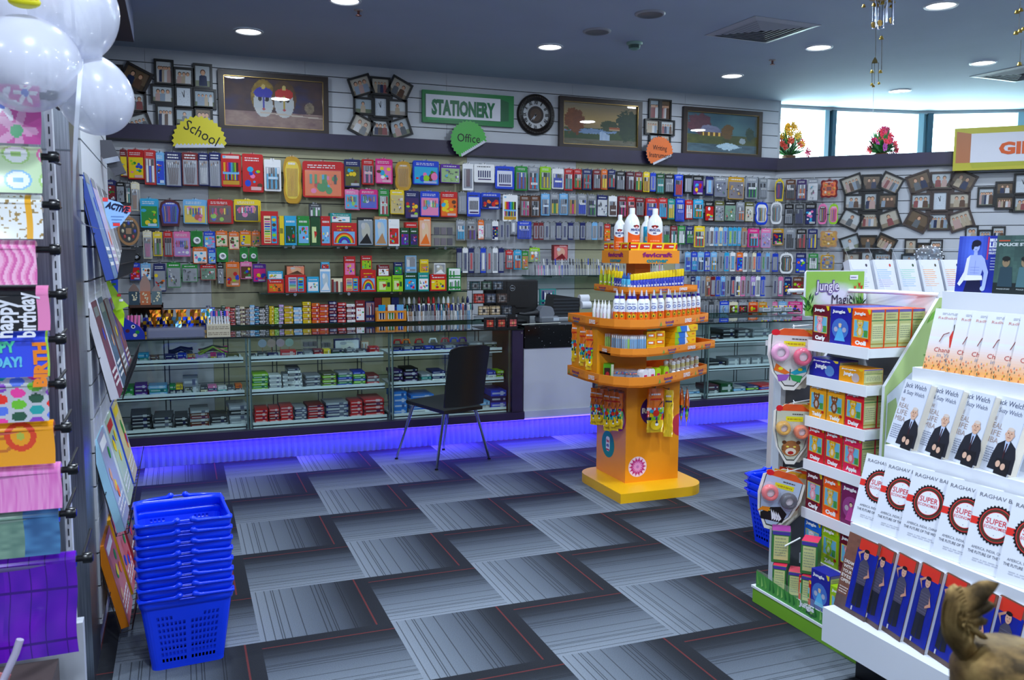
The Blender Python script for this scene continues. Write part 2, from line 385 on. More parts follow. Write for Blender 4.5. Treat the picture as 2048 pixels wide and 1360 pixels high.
# the rest of the shop's shell, outside the picture
o_ = MB(); o_.box(-4, -3.9, -3, 8.2, 0, CEIL, 'white', 'wallpaint'); struct(o_, 'wall_left')
o_ = MB(); o_.box(9.9, 10, -3, 6.2, 0, CEIL, 'white', 'wallpaint'); struct(o_, 'wall_right')
o_ = MB(); o_.box(-4, 10, -3.1, -3, 0, CEIL, 'white', 'wallpaint'); struct(o_, 'wall_front')
o_ = MB(); o_.box(-4, -1.4, WN, WN+.1, 0, CEIL, 'white', 'wallpaint'); struct(o_, 'wall_back_left')
# ---------------------------------------------------------------- ceiling fittings
def downlight(x, y, label, r=.088):
    t = thing('ceiling_light', label, 'light', (x, y, CEIL), group='round ceiling downlights')
    a = MB(); a.lathe([(r+.014, -.003), (r+.012, -.009), (r, -.010), (r-.004, -.002)], 'd8dce0', 'satin', 28, cap=False); a.build('trim_ring', t)
    b = MB(); b.lathe([(r-.003, -.003), (0, -.0035)], 'white', 'lamp', 28, cap=False, smooth=False); b.build('diffuser', t)
    disc_light('downlight', x, y, CEIL-.012, r, LAMP_W*.6)
LL = ['bright round downlight at the top edge of the picture, left of centre', 'bright round downlight above the framed portrait painting on the left', 'bright round downlight above the green framed sign',
 'bright round downlight just right of the square ceiling vent', 'bright round downlight above the darker cottage landscape painting', 'bright round downlight nearest the bright windows, right of the wind chime',
 'largest bright round downlight, at the top right beyond the wind chime', 'bright round downlight beside the square vent at the right edge']
for (u, v), lb in zip(LAMPS_SEEN, LL):
    p = on(u, v, 2, CEIL); downlight(p.x, p.y, lb)
for x, y in LAMPS_REST: disc_light('downlight', x, y, CEIL-.012, .09, LAMP_W*(2.15 if abs(x-2.5) < 2.4 and y < 3.5 else 1.6))
for k, (u, v, lb) in enumerate(((1300,27,'white round speaker grille flush in the ceiling at the top centre'), (1194,62,'white round blank disc on the ceiling left of the smoke detector'))):
    p = on(u, v, 2, CEIL); a = MB(); a.lathe([(.10, 0), (.10, -.006), (.085, -.012), (.08, -.008), (0, -.008)], ['a8acb2','a8acb2','80848a','666a70'], 'satin', 26); o = a.build('ceiling_speaker' if k == 0 else 'ceiling_disc', loc=(p.x, p.y, CEIL)); tag(o, lb, 'speaker' if k == 0 else 'ceiling disc')
p = on(1269, 85, 2, CEIL); t = thing('smoke_detector', 'small pale green smoke detector on the ceiling', 'smoke detector', (p.x, p.y, CEIL))
a = MB(); a.lathe([(.06, 0), (.06, -.012), (.048, -.02)], '8fb5a6', 'satin', 22); a.build('base', t)
a = MB(); a.lathe([(.045, -.018), (.042, -.045), (.02, -.055), (0, -.056)], ['3c5a50','7aa394','7aa394'], 'satin', 22); a.build('sensor_head', t)
for u, v, lb in ((717,20,'small ceiling sprinkler near the top edge'), (1545,120,'small ceiling sprinkler between the vent and the cottage painting')):
    p = on(u, v, 2, CEIL); t = thing('ceiling_sprinkler', lb, 'sprinkler', (p.x, p.y, CEIL), group='ceiling sprinklers')
    a = MB(); a.lathe([(.03, 0), (.026, -.006)], 'b0a8a4', 'satin', 16); a.build('collar', t)
    a = MB(); a.lathe([(.009, -.005), (.008, -.03), (.02, -.034), (.02, -.037)], 'b08078', 'metal', 12); a.build('head', t)
def vent(cx, cy, size, rz, label):
    t = thing('ceiling_vent', label, 'vent', (cx, cy, CEIL), rz, 'square ceiling vents'); h = size/2
    a = MB()
    def sq(mb, r0, r1, z0, z1, col):
        q = lambda r, z: [(-r,-r,z),(r,-r,z),(r,r,z),(-r,r,z)]
        v = q(r0, z0)+q(r1, z1); mb.add(v, [(i, (i+1) % 4, 4+(i+1) % 4, 4+i) for i in range(4)], col, 'satin')
    sq(a, h, h-.05, -.004, -.012, 'b4b8be'); sq(a, h, h, 0, -.004, 'b4b8be'); a.build('frame', t)
    b = MB(); b.box(-h+.05, h-.05, -h+.05, h-.05, -.001, -.0005, '202226', 'matte'); b.build('backing', t)
    r = h-.055; 
    for i in range(6):
        b = MB(); sq(b, r, r-.020, -.007, -.012, 'a4a8b0'); sq(b, r-.020, r-.022, -.012, -.007, '80848c'); b.build('louvre', t); r -= .036
p = on(1523, 60, 2, CEIL); vent(p.x, p.y, .56, radians(2), 'square louvred ceiling vent left of the wind chime')
p = on(2046, 146, 2, CEIL); vent(p.x, p.y, .58, radians(2), 'square louvred ceiling vent cut by the right edge of the picture')
# ================================================================ goods on the slatted wall
PEN = ['red','blue','navy','black','green','orange','cyan','white','silver','gold','purple','hotpink','teal','yellow']
def outline(kind, w, h):
    if kind == 'blob':
        r = []
        for i in range(36):
            a = 2*pi*i/36; c, z = cos(a), sin(a); r.append((w/2*math.copysign(abs(c)**.5, c)*(1-.16*max(0, 1-abs(z)*2.2)), -h/2+h/2*math.copysign(abs(z)**.9, z)))
        return r
    if kind == 'arch':
        return [(-w/2*.8,-h),(w/2*.8,-h),(w/2,-h*.35),(w*.42,-h*.12),(w*.2,-h*.02),(0,0),(-w*.2,-h*.02),(-w*.42,-h*.12),(-w/2,-h*.35)]
    if kind == 'oval':
        return [(w/2*cos(2*pi*i/26), -h/2+h/2*sin(2*pi*i/26)) for i in range(26)]
    if kind == 'pear':
        return outline('blob', w, h)
        r = []
        for i in range(32):
            a = 2*pi*i/32; k = 1+.13*cos(2*a)*-1; r.append((w/2*cos(a)*(1-.18*(1 if abs(sin(a)) < .35 else 0)), -h/2+h/2*sin(a)))
        return r
    if kind == 'ornate':
        r = []
        for i in range(40):
            a = 2*pi*i/40; q = 1/max(abs(cos(a)), abs(sin(a))); q = min(q, 1.25); r.append((w/2*cos(a)*q*(.92+.05*cos(8*a)), -h/2+h/2*sin(a)*q*(.92+.05*cos(8*a))))
        return r
    return rounded(-w/2, w/2, -h, 0, min(w, h)*.06, 2)
def scribble(mb, x0, x1, z0, z1, y, col, rows, rnd, m='print'):    # lines of small unreadable print
    dz = (z1-z0)/rows
    for i in range(rows):
        a = x0
        while a < x1-.004:
            b = min(x1, a+rnd.uniform(.05, .22)*(x1-x0)); mb.fq(a, b, z0+dz*(i+.25), z0+dz*(i+.7), y, col, m); a = b+(x1-x0)*.04
def pack(kind, w, h, c1, c2, seed, contents=True, d=.008):
    """a carded pack hanging from its top edge; x across, z down from 0, front faces -Y. returns card, contents"""
    rnd = random.Random(seed); a = MB(); b = MB()
    shape = {'blobpens':'blob','round':'rect','arch':'arch','tape':'rect','oval':'oval','pear':'pear','ornate':'ornate'}.get(kind, 'rect')
    o = outline(shape, w, h); a.slab(o, 0, d*.5, c1, 'print')
    y = -.0008; top = h*.24
    def pens(x0, x1, z0, z1, n, cols, r=None, tilt=0):
        dx = (x1-x0)/n
        for i in range(n):
            x = x0+dx*(i+.5); r_ = r or dx*.36; c = cols[i % len(cols)]; zt = z1-rnd.uniform(0, .03)*(z1-z0)
            b.box(x-r_, x+r_, y-.007, y-.001, z0, z0+(zt-z0)*.72, jit(c, .15, rnd), 'gloss'); b.box(x-r_*.8, x+r_*.8, y-.008, y-.002, z0+(zt-z0)*.72, zt, jit(rnd.choice([c,'silver','white','black']), .15, rnd), 'gloss')
    if kind == 'pens':
        a.fq(-w*.42, w*.42, -h*.95, -top, y, mix(c1, '8c909c', .6)); scribble(a, -w*.32, w*.32, -h*.17, -h*.06, y, mix(c1, 'white', .8), 2, rnd)
        n = max(2, int(w/.022)); pens(-w*.38, w*.38, -h*.93, -top-.004, n, [c2, rnd.choice(PEN)] if rnd.random() < .6 else [c2])
        b.fq(-w*.40, w*.40, -h*.94, -top, y-.0095, 'b0b4bc', 'clear')
        if rnd.random() < .6: z = -h*rnd.uniform(.4, .7); b.fq(-w*.3, w*.3, z-h*.09, z, y-.0105, mix(rnd.choice(['white', c1, c2]), 'white', .4)); scribble(b, -w*.25, w*.25, z-h*.08, z-h*.01, y-.011, c1, 1, rnd)
    elif kind == 'brush':
        a.fq(-w*.45, w*.45, -h*.97, -top*.95, y, '9a9ca6'); scribble(a, -w*.35, w*.35, -h*.2, -h*.04, y, 'white', 2, rnd)
        n = max(4, int(w/.017))
        for i in range(n):
            x = -w*.36+w*.72*(i+.5)/n; k = (i-n/2+.5)/n; zt = -top-h*rnd.uniform(.03, .12)
            b.tube([(x*.7, y-.004, -h*.93), (x, y-.004, -h*.45)], .0028, c2, 'gloss', 4); b.tube([(x, y-.004, -h*.45), (x*1.05, y-.004, zt-.01)], .003, 'silver', 'metal', 4); b.box(x*1.05-.003, x*1.05+.003, y-.006, y-.002, zt-.01, zt+.008, rnd.choice(['tan','white','brown']), 'matte')
        b.fq(-w*.44, w*.44, -h*.96, -top, y-.008, 'e8ecf4', 'clear')
    elif kind in ('pencils', 'pencilsV'):
        a.fq(-w*.42, w*.42, -h*.14, -h*.05, y, mix(c1, 'white', .7)); a.disc(-w*.34, -h*.09, w*.08, w*.05, y-.0003, 'sky')
        n = 12 if w > .1 else 7; P = ['yellow','orange','red','hotpink','purple','blue','cyan','teal','green','lime','brown','black']
        for i in range(n):
            x = -w*.38+w*.76*(i+.5)/n; b.box(x-w*.026, x+w*.026, y-.004, y-.001, -h*.55, -h*.26, P[i], 'print'); b.box(x-w*.026, x+w*.026, y-.004, y-.001, -h*.80, -h*.62, P[(i*5+3) % 12], 'print')
        a.fq(-w*.42, w*.42, -h*.62, -h*.54, y-.001, 'sky'); a.fq(-w*.42, w*.42, -h*.94, -h*.82, y, 'gold')
    elif kind in ('art', 'box', 'set'):
        a.fq(-w*.45, w*.45, -h*.96, -h*.26, y, c2); scribble(a, -w*.38, w*.30, -h*.2, -h*.08, y-.0002, mix(c1, 'white', .85), 1 if h < .12 else 2, rnd)
        cols = [rnd.choice(['red','yellow','blue','green','orange','white','pink','cyan','lime','brown']) for _ in range(6)]
        for i in range(9):
            cx, cz, r = rnd.uniform(-.34, .34)*w, -h*rnd.uniform(.36, .86), rnd.uniform(.05, .12)*min(w, h)*1.3
            (a.disc if i % 2 else a.disc)(cx, cz, r, r*rnd.uniform(.6, 1.2), y-.0004-.0001*i, rnd.choice(cols), n=9)
        n = 6
        for i in range(n): x = -w*.36+w*.72*(i+.5)/n; b.box(x-w*.03, x+w*.03, y-.004, y-.002, -h*.62, -h*.36, rnd.choice(PEN), 'gloss') if kind == 'set' else None
        if kind == 'set': b.fq(-w*.44, w*.44, -h*.95, -h*.24, y-.006, 'eef0f6', 'clear')
        else: b.fq(-w*.1, w*.4, -h*.95, -h*.86, y-.002, mix(c1, 'white', .5))
    elif kind == 'tape':
        a.fq(-w*.44, w*.44, -h*.32, -h*.04, y, mix(c1, 'black', .25)); r = min(w*.33, h*.32)
        b.lathe([(r*.45, -.003), (r*.45, -.012), (r, -.012), (r, -.003)], ['white', c2, c2], 'gloss', 18, (0, y, -h*.62), axis='y', cap=False); b.lathe([(r*.45, -.008), (0, -.008)], 'silver', 'gloss', 12, (0, y, -h*.62), axis='y', cap=False)
    elif kind in ('blobpens', 'arch', 'oval', 'pear', 'ornate'):
        o2 = [(x*.8, -h/2+(z+h/2)*.8) for x, z in o]; a.poly(o2, y, c2)
        n = max(4, int(w/.018))
        if kind in ('blobpens', 'arch', 'pear'):
            for i in range(n):
                x = -w*.27+w*.54*(i+.5)/n; b.tube([(x, y-.004, -h*.84), (x+w*.02*sin(i), y-.004, -h*.55), (x*1.15, y-.004, -h*.25)], .0035, jit(PEN[(seed+i) % 12] if kind != 'blobpens' else c1, .2, rnd), 'gloss', 4)
        else:
            for i in range(8): a2 = 2*pi*i/8; b.ball((w*.27*cos(a2), y-.004, -h/2+h*.27*sin(a2)), w*.07, .004, h*.07, rnd.choice([c1, 'gold', 'cream', 'red', 'blue']), 'gloss', 8, 5)
            b.cbox(0, y-.003, -h*.5, w*.25, .006, h*.2, c1, 'gloss')
        scribble(b, -w*.2, w*.2, -h*.2, -h*.1, y-.002, 'white', 1, rnd)
        b.poly([(x*.97, z) for x, z in o2], y-.009, mix(c2, 'white', .6), 'clear')
    elif kind == 'bag':
        a.fq(-w*.46, w*.46, -h*.97, -h*.22, y, mix(c2, 'silver', .4))
        for i in range(14):
            cx, cz = rnd.uniform(-.36, .36)*w, -h*rnd.uniform(.3, .9); s1, s2 = w*rnd.uniform(.05, .13), h*rnd.uniform(.03, .12)
            b.cbox(cx, y-.003-.0003*i, cz, s1, .005, s2, jit(rnd.choice([c2, c1, 'silver', 'white', 'black', rnd.choice(PEN)]), .2, rnd), 'gloss')
        b.fq(-w*.47, w*.47, -h*.98, -h*.2, y-.011, 'e6eaf2', 'clear'); scribble(a, -w*.35, w*.35, -h*.16, -h*.05, y, mix(c1, 'white', .8), 1, rnd)
    elif kind == 'refill':
        a.fq(-w*.4, w*.4, -h*.92, -h*.18, y, '8c909c'); b.box(-w*.16, w*.16, y-.007, y-.001, -h*.85, -h*.2, c2, 'gloss'); b.box(-w*.28, -w*.2, y-.004, y-.001, -h*.88, -h*.22, mix(c2, 'white', .5), 'gloss')
        b.fq(-w*.42, w*.42, -h*.93, -h*.16, y-.009, 'e6eaf4', 'clear')
    elif kind == 'nibs':
        a.fq(-w*.4, w*.4, -h*.9, -h*.2, y, mix(c1, 'white', .8))
        for i in range(6): x = -w*.33+w*.66*(i+.5)/6; b.box(x-w*.025, x+w*.025, y-.004, y-.001, -h*.72, -h*.35, c2, 'gloss')
        b.fq(-w*.3, w*.34, -h*.86, -h*.80, y-.001, 'violet'); scribble(a, -w*.35, w*.3, -h*.18, -h*.08, y, 'dgrey', 1, rnd)
    a.slab(rounded(-min(.016, w*.3), min(.016, w*.3), -.004, .008, .003, 2), .0005, .003, mix(c1, 'white', .25))
    return a, (b if b.v else None)
def hook_at(x, y, z, parentrot=0, L=.13, lb=''):
    h = MB(); h.tube([(0, 0, .004), (0, -L+.01, .004), (0, -L, .012)], .0025, 'grey', 'metal', 5); h.cbox(0, -.004, .004, .016, .008, .03, 'grey', 'metal')
    o = h.build('display_hook', loc=(x, y, z), rz=parentrot)
    return tag(o, f'thin metal hook of the {lb}', 'hook', 'metal display hooks on the slatted wall')
KN = {'pens':('pen_pack','carded pen pack','pen pack'),'brush':('brush_pack','carded paint brush set','brush pack'),'pencils':('pencil_pack','coloured pencil pack','pencil pack'),
 'art':('craft_pack','printed craft pack','craft pack'),'box':('craft_box','printed box','box'),'set':('art_set','sleeved art set','art set'),'tape':('tape_pack','carded roll of tape','tape pack'),
 'blobpens':('bracelet_pack','round-ended pencil card','pencil card'),'arch':('crayon_pack','arched crayon card','crayon pack'),'oval':('palette_pack','oval paint palette card','palette'),
 'pear':('pen_card','rounded shaped pen card','pen card'),'ornate':('sticker_pack','ornate-edged novelty card','novelty card'),'bag':('supplies_pack','clear bag of small supplies','supplies pack'),
 'refill':('refill_pack','slim carded instrument','slim pack'),'nibs':('nib_pack','card of nib pens','pen card')}
CN = {'dred':'dark red','dgreen':'dark green','dgrey':'dark grey','hotpink':'hot pink','sky':'light blue','cyan':'bright blue','lime':'lime green','lilac':'lilac','cream':'cream'}
cname = lambda c: CN.get(c, c) if not (len(c) == 6 and c[0] in '0123456789' ) else 'grey'
PART_N = {'pens':'pens','brush':'brushes','pencils':'pencils','tape':'tape_roll','refill':'instrument','bag':'supplies','blobpens':'pencils','arch':'crayons','oval':'paint_pots','pear':'pens','ornate':'trinkets','nibs':'nib_pens','art':'price_label','box':'price_label','set':'art_tools'}
seedc = [100]
def hang(row, data, rowname, wallB=False, deep=0, depth=.10):
    """data: (x0,x1,y0,y1,kind,c1,c2) read off the photograph; each hangs at its place on the wall"""
    data = sorted(data, key=lambda d: d[0]); n = len(data)
    for i, (x0, x1, y0, y1, kind, c1, c2) in enumerate(data):
        seedc[0] += 1; rnd = random.Random(seedc[0])
        um = (x0+x1)/2
        if wallB:
            t, zt = onB(um, y0, depth); _, zb = onB(um, y1, depth); t0, _ = onB(x0, (y0+y1)/2, depth); t1, _ = onB(x1, (y0+y1)/2, depth); w = (t1-t0)*.97; X, Y = Bpt(t, depth); rz = BANG
        else:
            p = on(um, y0, 1, WN-depth); zt = p.z; zb = on(um, y1, 1, WN-depth).z; w = (on(x1, y0, 1, WN-depth).x-on(x0, y0, 1, WN-depth).x)*.97; X, Y, rz = p.x, WN-depth, 0
        h = zt-zb; tw = rnd.uniform(-.10, .10)
        a, b = pack(kind, w, h, c1, c2, seedc[0])
        k = KN[kind]; lab = f"{cname(c1)} {k[1]}, {nth(i+1)} from left, {rowname}"
        o = a.build(k[0], loc=(X, Y, zt-.012), rz=rz+tw); tag(o, lab, k[2], 'packs in the '+rowname)
        if b: b.build(PART_N[kind], o)
        hl = f'{nth(i+1)} pack from left, {rowname}'
        if wallB: hx = Bpt(t, 0); hook_at(hx[0], hx[1], zt-.012, BANG, depth+.02, hl)
        else: hook_at(X, WN, zt-.012, 0, depth+.02, hl)
        for j in range(deep):
            q = a.build(k[0], loc=(X+rnd.uniform(-.006, .012)+.004*(j+1), Y+.018*(j+1), zt-.012-.003*(j+1)), rz=rz+tw*.6+rnd.uniform(-.05, .05)); q['label'] = f"{cname(c1)} {k[1]} tucked behind the {nth(i+1)} pack from left, {rowname}"[:150]
            q['category'] = k[2]; q['group'] = 'packs in the '+rowname
R1 = [(239,253,296,350,'art','dred','yellow'),(254,287,296,355,'art','red','yellow'),(287,310,297,366,'pens','red','white'),(311,328,302,366,'art','sky','blue'),(329,362,301,370,'brush','navy','brown'),(363,395,302,368,'brush','dred','maroon'),
(396,416,303,368,'brush','navy','white'),(417,440,302,371,'brush','navy','silver'),(441,481,305,370,'pencils','red','blue'),(483,526,305,381,'art','red','red'),(527,562,316,379,'pens','white','cyan'),(564,603,310,404,'blobpens','gold','yellow'),
(604,687,320,392,'set','red','orange'),(688,721,316,371,'art','navy','olive'),(723,748,316,366,'pens','red','pink'),(750,785,315,364,'art','hotpink','pink'),(789,824,320,378,'blobpens','gold','gold'),(825,879,319,366,'art','blue','cyan'),
(880,921,326,363,'bag','purple','lime'),(925,947,325,378,'refill','white','maroon'),(948,989,326,362,'nibs','white','navy'),(990,1029,330,375,'nibs','blue','navy'),(1031,1055,330,378,'pens','green','dred'),(1056,1079,331,378,'pens','silver','red'),(1080,1103,331,376,'pens','lime','grey'),
(1104,1128,335,375,'pens','white','blue'),(1129,1146,335,378,'pens','red','teal'),(1147,1164,336,375,'pens','red','green'),(1165,1184,336,377,'pens','navy','red'),(1186,1202,337,376,'pens','dred','silver'),(1203,1215,337,376,'pens','orange','yellow'),
(1216,1231,337,374,'pens','navy','red'),(1232,1251,340,378,'pens','black','silver'),(1252,1269,341,378,'pens','maroon','maroon'),(1270,1285,342,380,'pens','dred','green'),(1287,1300,342,381,'pens','yellow','gold'),(1301,1312,344,380,'refill','blue','blue'),
(1313,1329,345,385,'pens','dgreen','teal'),(1330,1348,346,383,'pens','black','silver'),(1349,1367,347,390,'pens','blue','red'),(1369,1385,348,384,'refill','black','silver'),(1386,1408,349,388,'art','black','purple'),(1411,1428,351,388,'refill','navy','sky'),
(1430,1454,352,391,'bag','silver','navy'),(1456,1490,352,396,'bag','gold','maroon'),(1492,1516,352,395,'pens','silver','navy'),(1518,1536,354,395,'pens','grey','silver')]
hang(1, R1, 'top hook row', deep=1)
R2 = [(214,230,357,398,'art','navy','dred'),(232,248,361,402,'bag','black','silver'),(250,260,362,405,'pens','dgrey','cream'),(261,275,362,418,'brush','cream','tan'),(279,316,394,452,'art','cyan','green'),(317,362,396,449,'arch','maroon','blue'),
(365,412,396,444,'set','sky','yellow'),(414,465,396,444,'set','red','brown'),(467,519,396,440,'set','yellow','black'),(617,643,405,431,'pens','dgrey','white'),(689,717,376,416,'set','pink','cyan'),(719,755,376,415,'set','hotpink','blue'),
(757,778,376,429,'pens','green','white'),(780,808,377,425,'bag','yellow','yellow'),(810,838,379,434,'art','navy','violet'),(840,879,380,430,'set','blue','pink'),(881,915,381,431,'art','red','orange'),(916,933,382,425,'refill','grey','silver'),
(934,961,382,430,'nibs','blue','black'),(962,1001,383,415,'art','blue','navy'),(1005,1036,387,440,'pencils','white','white'),(1040,1060,389,431,'pens','brown','silver'),(1061,1080,389,431,'pens','brown','black'),
(1082,1100,385,428,'pens','sky','silver'),(1101,1118,385,427,'pens','silver','yellow'),(1119,1136,385,427,'pens','sky','silver'),(1137,1154,386,428,'pens','silver','gold'),(1155,1174,386,428,'pens','silver','blue'),(1175,1193,387,430,'pens','grey','navy'),
(1194,1216,388,430,'bag','navy','white'),(1217,1235,390,430,'pens','white','brown'),(1236,1254,390,432,'pens','dred','black'),(1255,1270,391,430,'pens','red','dred'),(1271,1289,393,430,'pens','dred','grey'),(1291,1316,394,432,'pens','red','blue'),
(1317,1335,394,434,'pens','red','cyan'),(1336,1350,396,436,'pens','teal','yellow'),(1351,1370,395,440,'pens','blue','blue'),(1371,1386,398,436,'pens','red','white'),(1387,1407,397,434,'pens','cyan','green'),(1410,1429,400,440,'art','black','red'),
(1430,1449,400,440,'bag','olive','grey'),(1450,1472,400,440,'bag','black','green'),(1473,1490,402,440,'pens','silver','grey'),(1491,1508,402,441,'bag','olive','cream'),(1510,1538,402,447,'pear','blue','white')]
hang(2, R2, 'second hook row', deep=1)
hang(2, [(233,279,430,488,'oval','tan','black')], 'gap under second row at far left')
R3 = [(285,303,459,514,'brush','cream','pink'),(305,324,461,509,'pens','yellow','silver'),(326,345,460,510,'pens','red','silver'),(346,380,460,510,'set','pink','lilac'),(381,405,459,490,'tape','green','white'),(407,430,460,494,'art','blue','sky'),
(431,455,459,490,'art','orange','cream'),(457,478,461,496,'art','orange','cream'),(479,502,459,489,'art','orange','yellow'),(503,520,460,490,'art','orange','tan'),
(912,931,438,478,'pens','silver','cyan'),(932,953,438,478,'pens','grey','brown'),(956,968,438,476,'art','orange','white'),(969,983,438,476,'refill','grey','silver'),(984,997,440,477,'art','white','navy'),(998,1009,440,477,'refill','silver','navy'),(1010,1020,440,477,'refill','grey','navy'),
(1021,1033,438,465,'refill','silver','white'),(1035,1063,440,475,'pens','blue','blue'),(1067,1077,443,477,'refill','dred','dred'),(1078,1087,443,477,'refill','dred','maroon')]
cols3 = ['silver','grey','navy','silver','navy','grey','navy','silver','sky','silver','silver']
R3 += [(1088+i*12, 1099+i*12, 443, 477, 'refill', cols3[i], ['navy','silver','grey'][i % 3]) for i in range(10)] + [(1209,1221,446,480,'art','red','orange'),(1222,1231,446,478,'refill','black','black')]
R3 += [(1326,1340,450,486,'pens','silver','green'),(1341,1355,450,486,'pens','dred','white'),(1356,1371,450,486,'pens','green','white'),(1372,1388,450,486,'pens','navy','green'),(1389,1410,450,492,'pens','yellow','red')]
R3 += [(1411+i*9, 1419+i*9, 453, 489, 'refill', ['silver','white','sky','cream','sky'][i], ['navy','brown','blue','cyan','blue'][i]) for i in range(5)] + [(1457+i*9, 1465+i*9, 453, 489, 'refill', 'cyan', ['lime','green','sky'][i]) for i in range(3)]
R3 += [(1484,1494,454,492,'refill','tan','brown'),(1496,1519,455,492,'pens','hotpink','brown'),(1522,1543,455,493,'bag','pink','lilac')]
hang(3, R3, 'third hook row')
hang(3, [(385,414,491,524,'art','orange','white'),(416,431,495,524,'art','blue','sky'),(433,456,491,521,'tape','green','white'),(479,496,492,520,'tape','green','white'),(498,515,492,520,'tape','green','white'),(261,285,491,522,'tape','dgrey','black')], 'short row under the third row')
R4 = [(259,280,523,557,'art','blue','red'),(281,301,524,557,'art','sky','white'),(306,331,524,580,'art','navy','silver'),(333,361,522,572,'bag','green','silver'),(363,395,526,561,'bag','green','silver'),(400,432,527,557,'bag','red','green'),
(434,447,526,565,'bag','black','grey'),(451,479,521,570,'art','orange','tan'),(480,504,521,555,'art','pink','brown'),(505,532,525,561,'art','purple','hotpink')]
R4 += [(913+i*12, 924+i*12, 494, 543, 'refill', ['navy','white','navy','silver','blue','silver','white','navy'][i], ['silver','navy','red','grey','white','red','grey','silver'][i]) for i in range(8)]
R4 += [(1011,1026,498,535,'pens','red','silver'),(1028,1043,498,536,'pens','cyan','orange'),(1044,1057,500,536,'art','green','tan'),(1059,1080,493,520,'art','lime','silver')]
R4 += [(1370+i*13, 1382+i*13, 502, 540, 'pens', ['sky','blue','sky','blue','sky'][i], ['blue','cyan','navy','white','gold'][i]) for i in range(5)]+[(1437+i*12, 1447+i*12, 503, 540, 'refill', ['silver','cyan','white'][i], ['dgrey','blue','cyan'][i]) for i in range(3)]
R4 += [(1474,1486,503,540,'art','orange','blue')]+[(1487+i*9, 1495+i*9, 504, 541, 'refill', ['white','silver','cream','blue','silver','sky','white','blue'][i], ['dgrey','brown','orange','blue','green','navy','grey','blue'][i]) for i in range(6)]
hang(4, R4, 'fourth hook row')
R5 = [(1382+i*10, 1391+i*10, 551, 590, 'refill' if i % 3 else 'pens', rnd_c[0], rnd_c[1]) for i, rnd_c in enumerate([('navy','silver'),('sky','blue'),('silver','navy'),('tan','brown'),('dred','silver'),('blue','navy'),('sky','blue'),('silver','black'),('navy','red'),('white','navy'),('pink','dred'),('silver','maroon'),('lilac','silver'),('white','grey'),('blue','blue')])]
hang(5, R5, 'fifth hook row')
R6 = [(1406,1417,601,636,'refill','grey','dgrey'),(1418,1428,601,636,'refill','dgrey','grey'),(1429,1439,601,636,'refill','grey','black'),(1440,1458,600,636,'bag','blue','sky'),(1459,1476,602,626,'art','cream','brown'),(1477,1497,602,626,'art','silver','maroon'),(1498,1516,602,628,'art','orange','red'),(1518,1534,602,628,'art','gold','orange')]
hang(6, R6, 'lowest hook row')
# turned wall
hang(1, [(1550,1569,356,400,'arch','yellow','navy'),(1572,1592,357,397,'pens','brown','black'),(1594,1614,357,397,'pens','violet','silver'),(1616,1637,355,399,'bag','silver','white'),(1640,1678,356,394,'ornate','dred','orange')], 'top row of the turned wall', True)
hang(2, [(1541,1566,402,446,'pear','white','silver'),(1569,1588,406,447,'pens','black','silver'),(1590,1609,406,447,'pens','dgrey','navy'),(1611,1634,404,447,'art','black','navy'),(1636,1656,406,446,'pear','pink','maroon'),(1658,1678,406,446,'pear','lime','pink')], 'second row of the turned wall', True)
hang(3, [(1545,1568,455,488,'art','gold','navy'),(1571,1591,455,496,'pens','silver','black'),(1593,1614,456,496,'pens','black','brown'),(1616,1636,456,496,'pens','navy','blue'),(1639,1677,458,493,'ornate','tan','gold')], 'third row of the turned wall', True)
hang(4, [(1545,1557,505,541,'refill','blue','silver'),(1559,1588,504,545,'pear','white','dgrey'),(1592,1613,504,544,'art','navy','blue'),(1617,1637,505,537,'pens','green','white'),(1640,1671,506,540,'ornate','gold','grey')], 'fourth row of the turned wall', True)
hang(5, [(1546,1556,552,590,'refill','silver','navy'),(1557,1567,552,590,'refill','pink','white'),(1569,1584,552,588,'art','navy','navy'),(1586,1608,552,587,'art','brown','dred')], 'fifth row of the turned wall', True)
hang(6, [(1545,1555,602,628,'art','pink','white'),(1557,1574,601,627,'art','sky','white'),(1576,1606,601,625,'art','hotpink','pink')], 'lowest row of the turned wall', True)

# ================================================================ frames, pictures, clock, signs above the ledge
def figures(mb, x0, x1, z0, z1, y, seed):
    """a small framed snapshot: background and a few simple people"""
    rnd = random.Random(seed); bg = rnd.choice([('b0b8bc','80866e'),('b8b0a0','8a7c66'),('9aa8b0','5a6648'),('c0c4c4','a8a098'),('6a5640','4a3a28')])
    w, h = x1-x0, z1-z0; mb.fq(x0, x1, z0, z1, y, bg[0]); mb.fq(x0, x1, z0, z0+h*.3, y-.0003, bg[1]); n = rnd.choice([1, 2, 3, 4, 5])
    for i in range(n):
        cx = x0+w*(i+1)/(n+1)+rnd.uniform(-.02, .02)*w; r = h*(.13 if n < 4 else .08); cz = z0+h*(.68 if n < 4 else .7); c = rnd.choice(['c8c8c8','8a98a8','b89890','1e2a4c','b0a088','5a4030','8a4848','606468'])
        mb.poly([(cx-r*1.5, z0+h*.04), (cx+r*1.5, z0+h*.04), (cx+r*1.3, cz-r*1.3), (cx+r*.5, cz-r*.9), (cx-r*.5, cz-r*.9), (cx-r*1.3, cz-r*1.3)], y-.0006-.0001*i, c)
        mb.disc(cx, cz+r*.15, r*.95, r*1.1, y-.0012-.0001*i, rnd.choice(['brown','black','3a2818']), n=10); mb.disc(cx, cz-r*.1, r*.75, r*.95, y-.0018-.0001*i, 'd0a080', n=10)
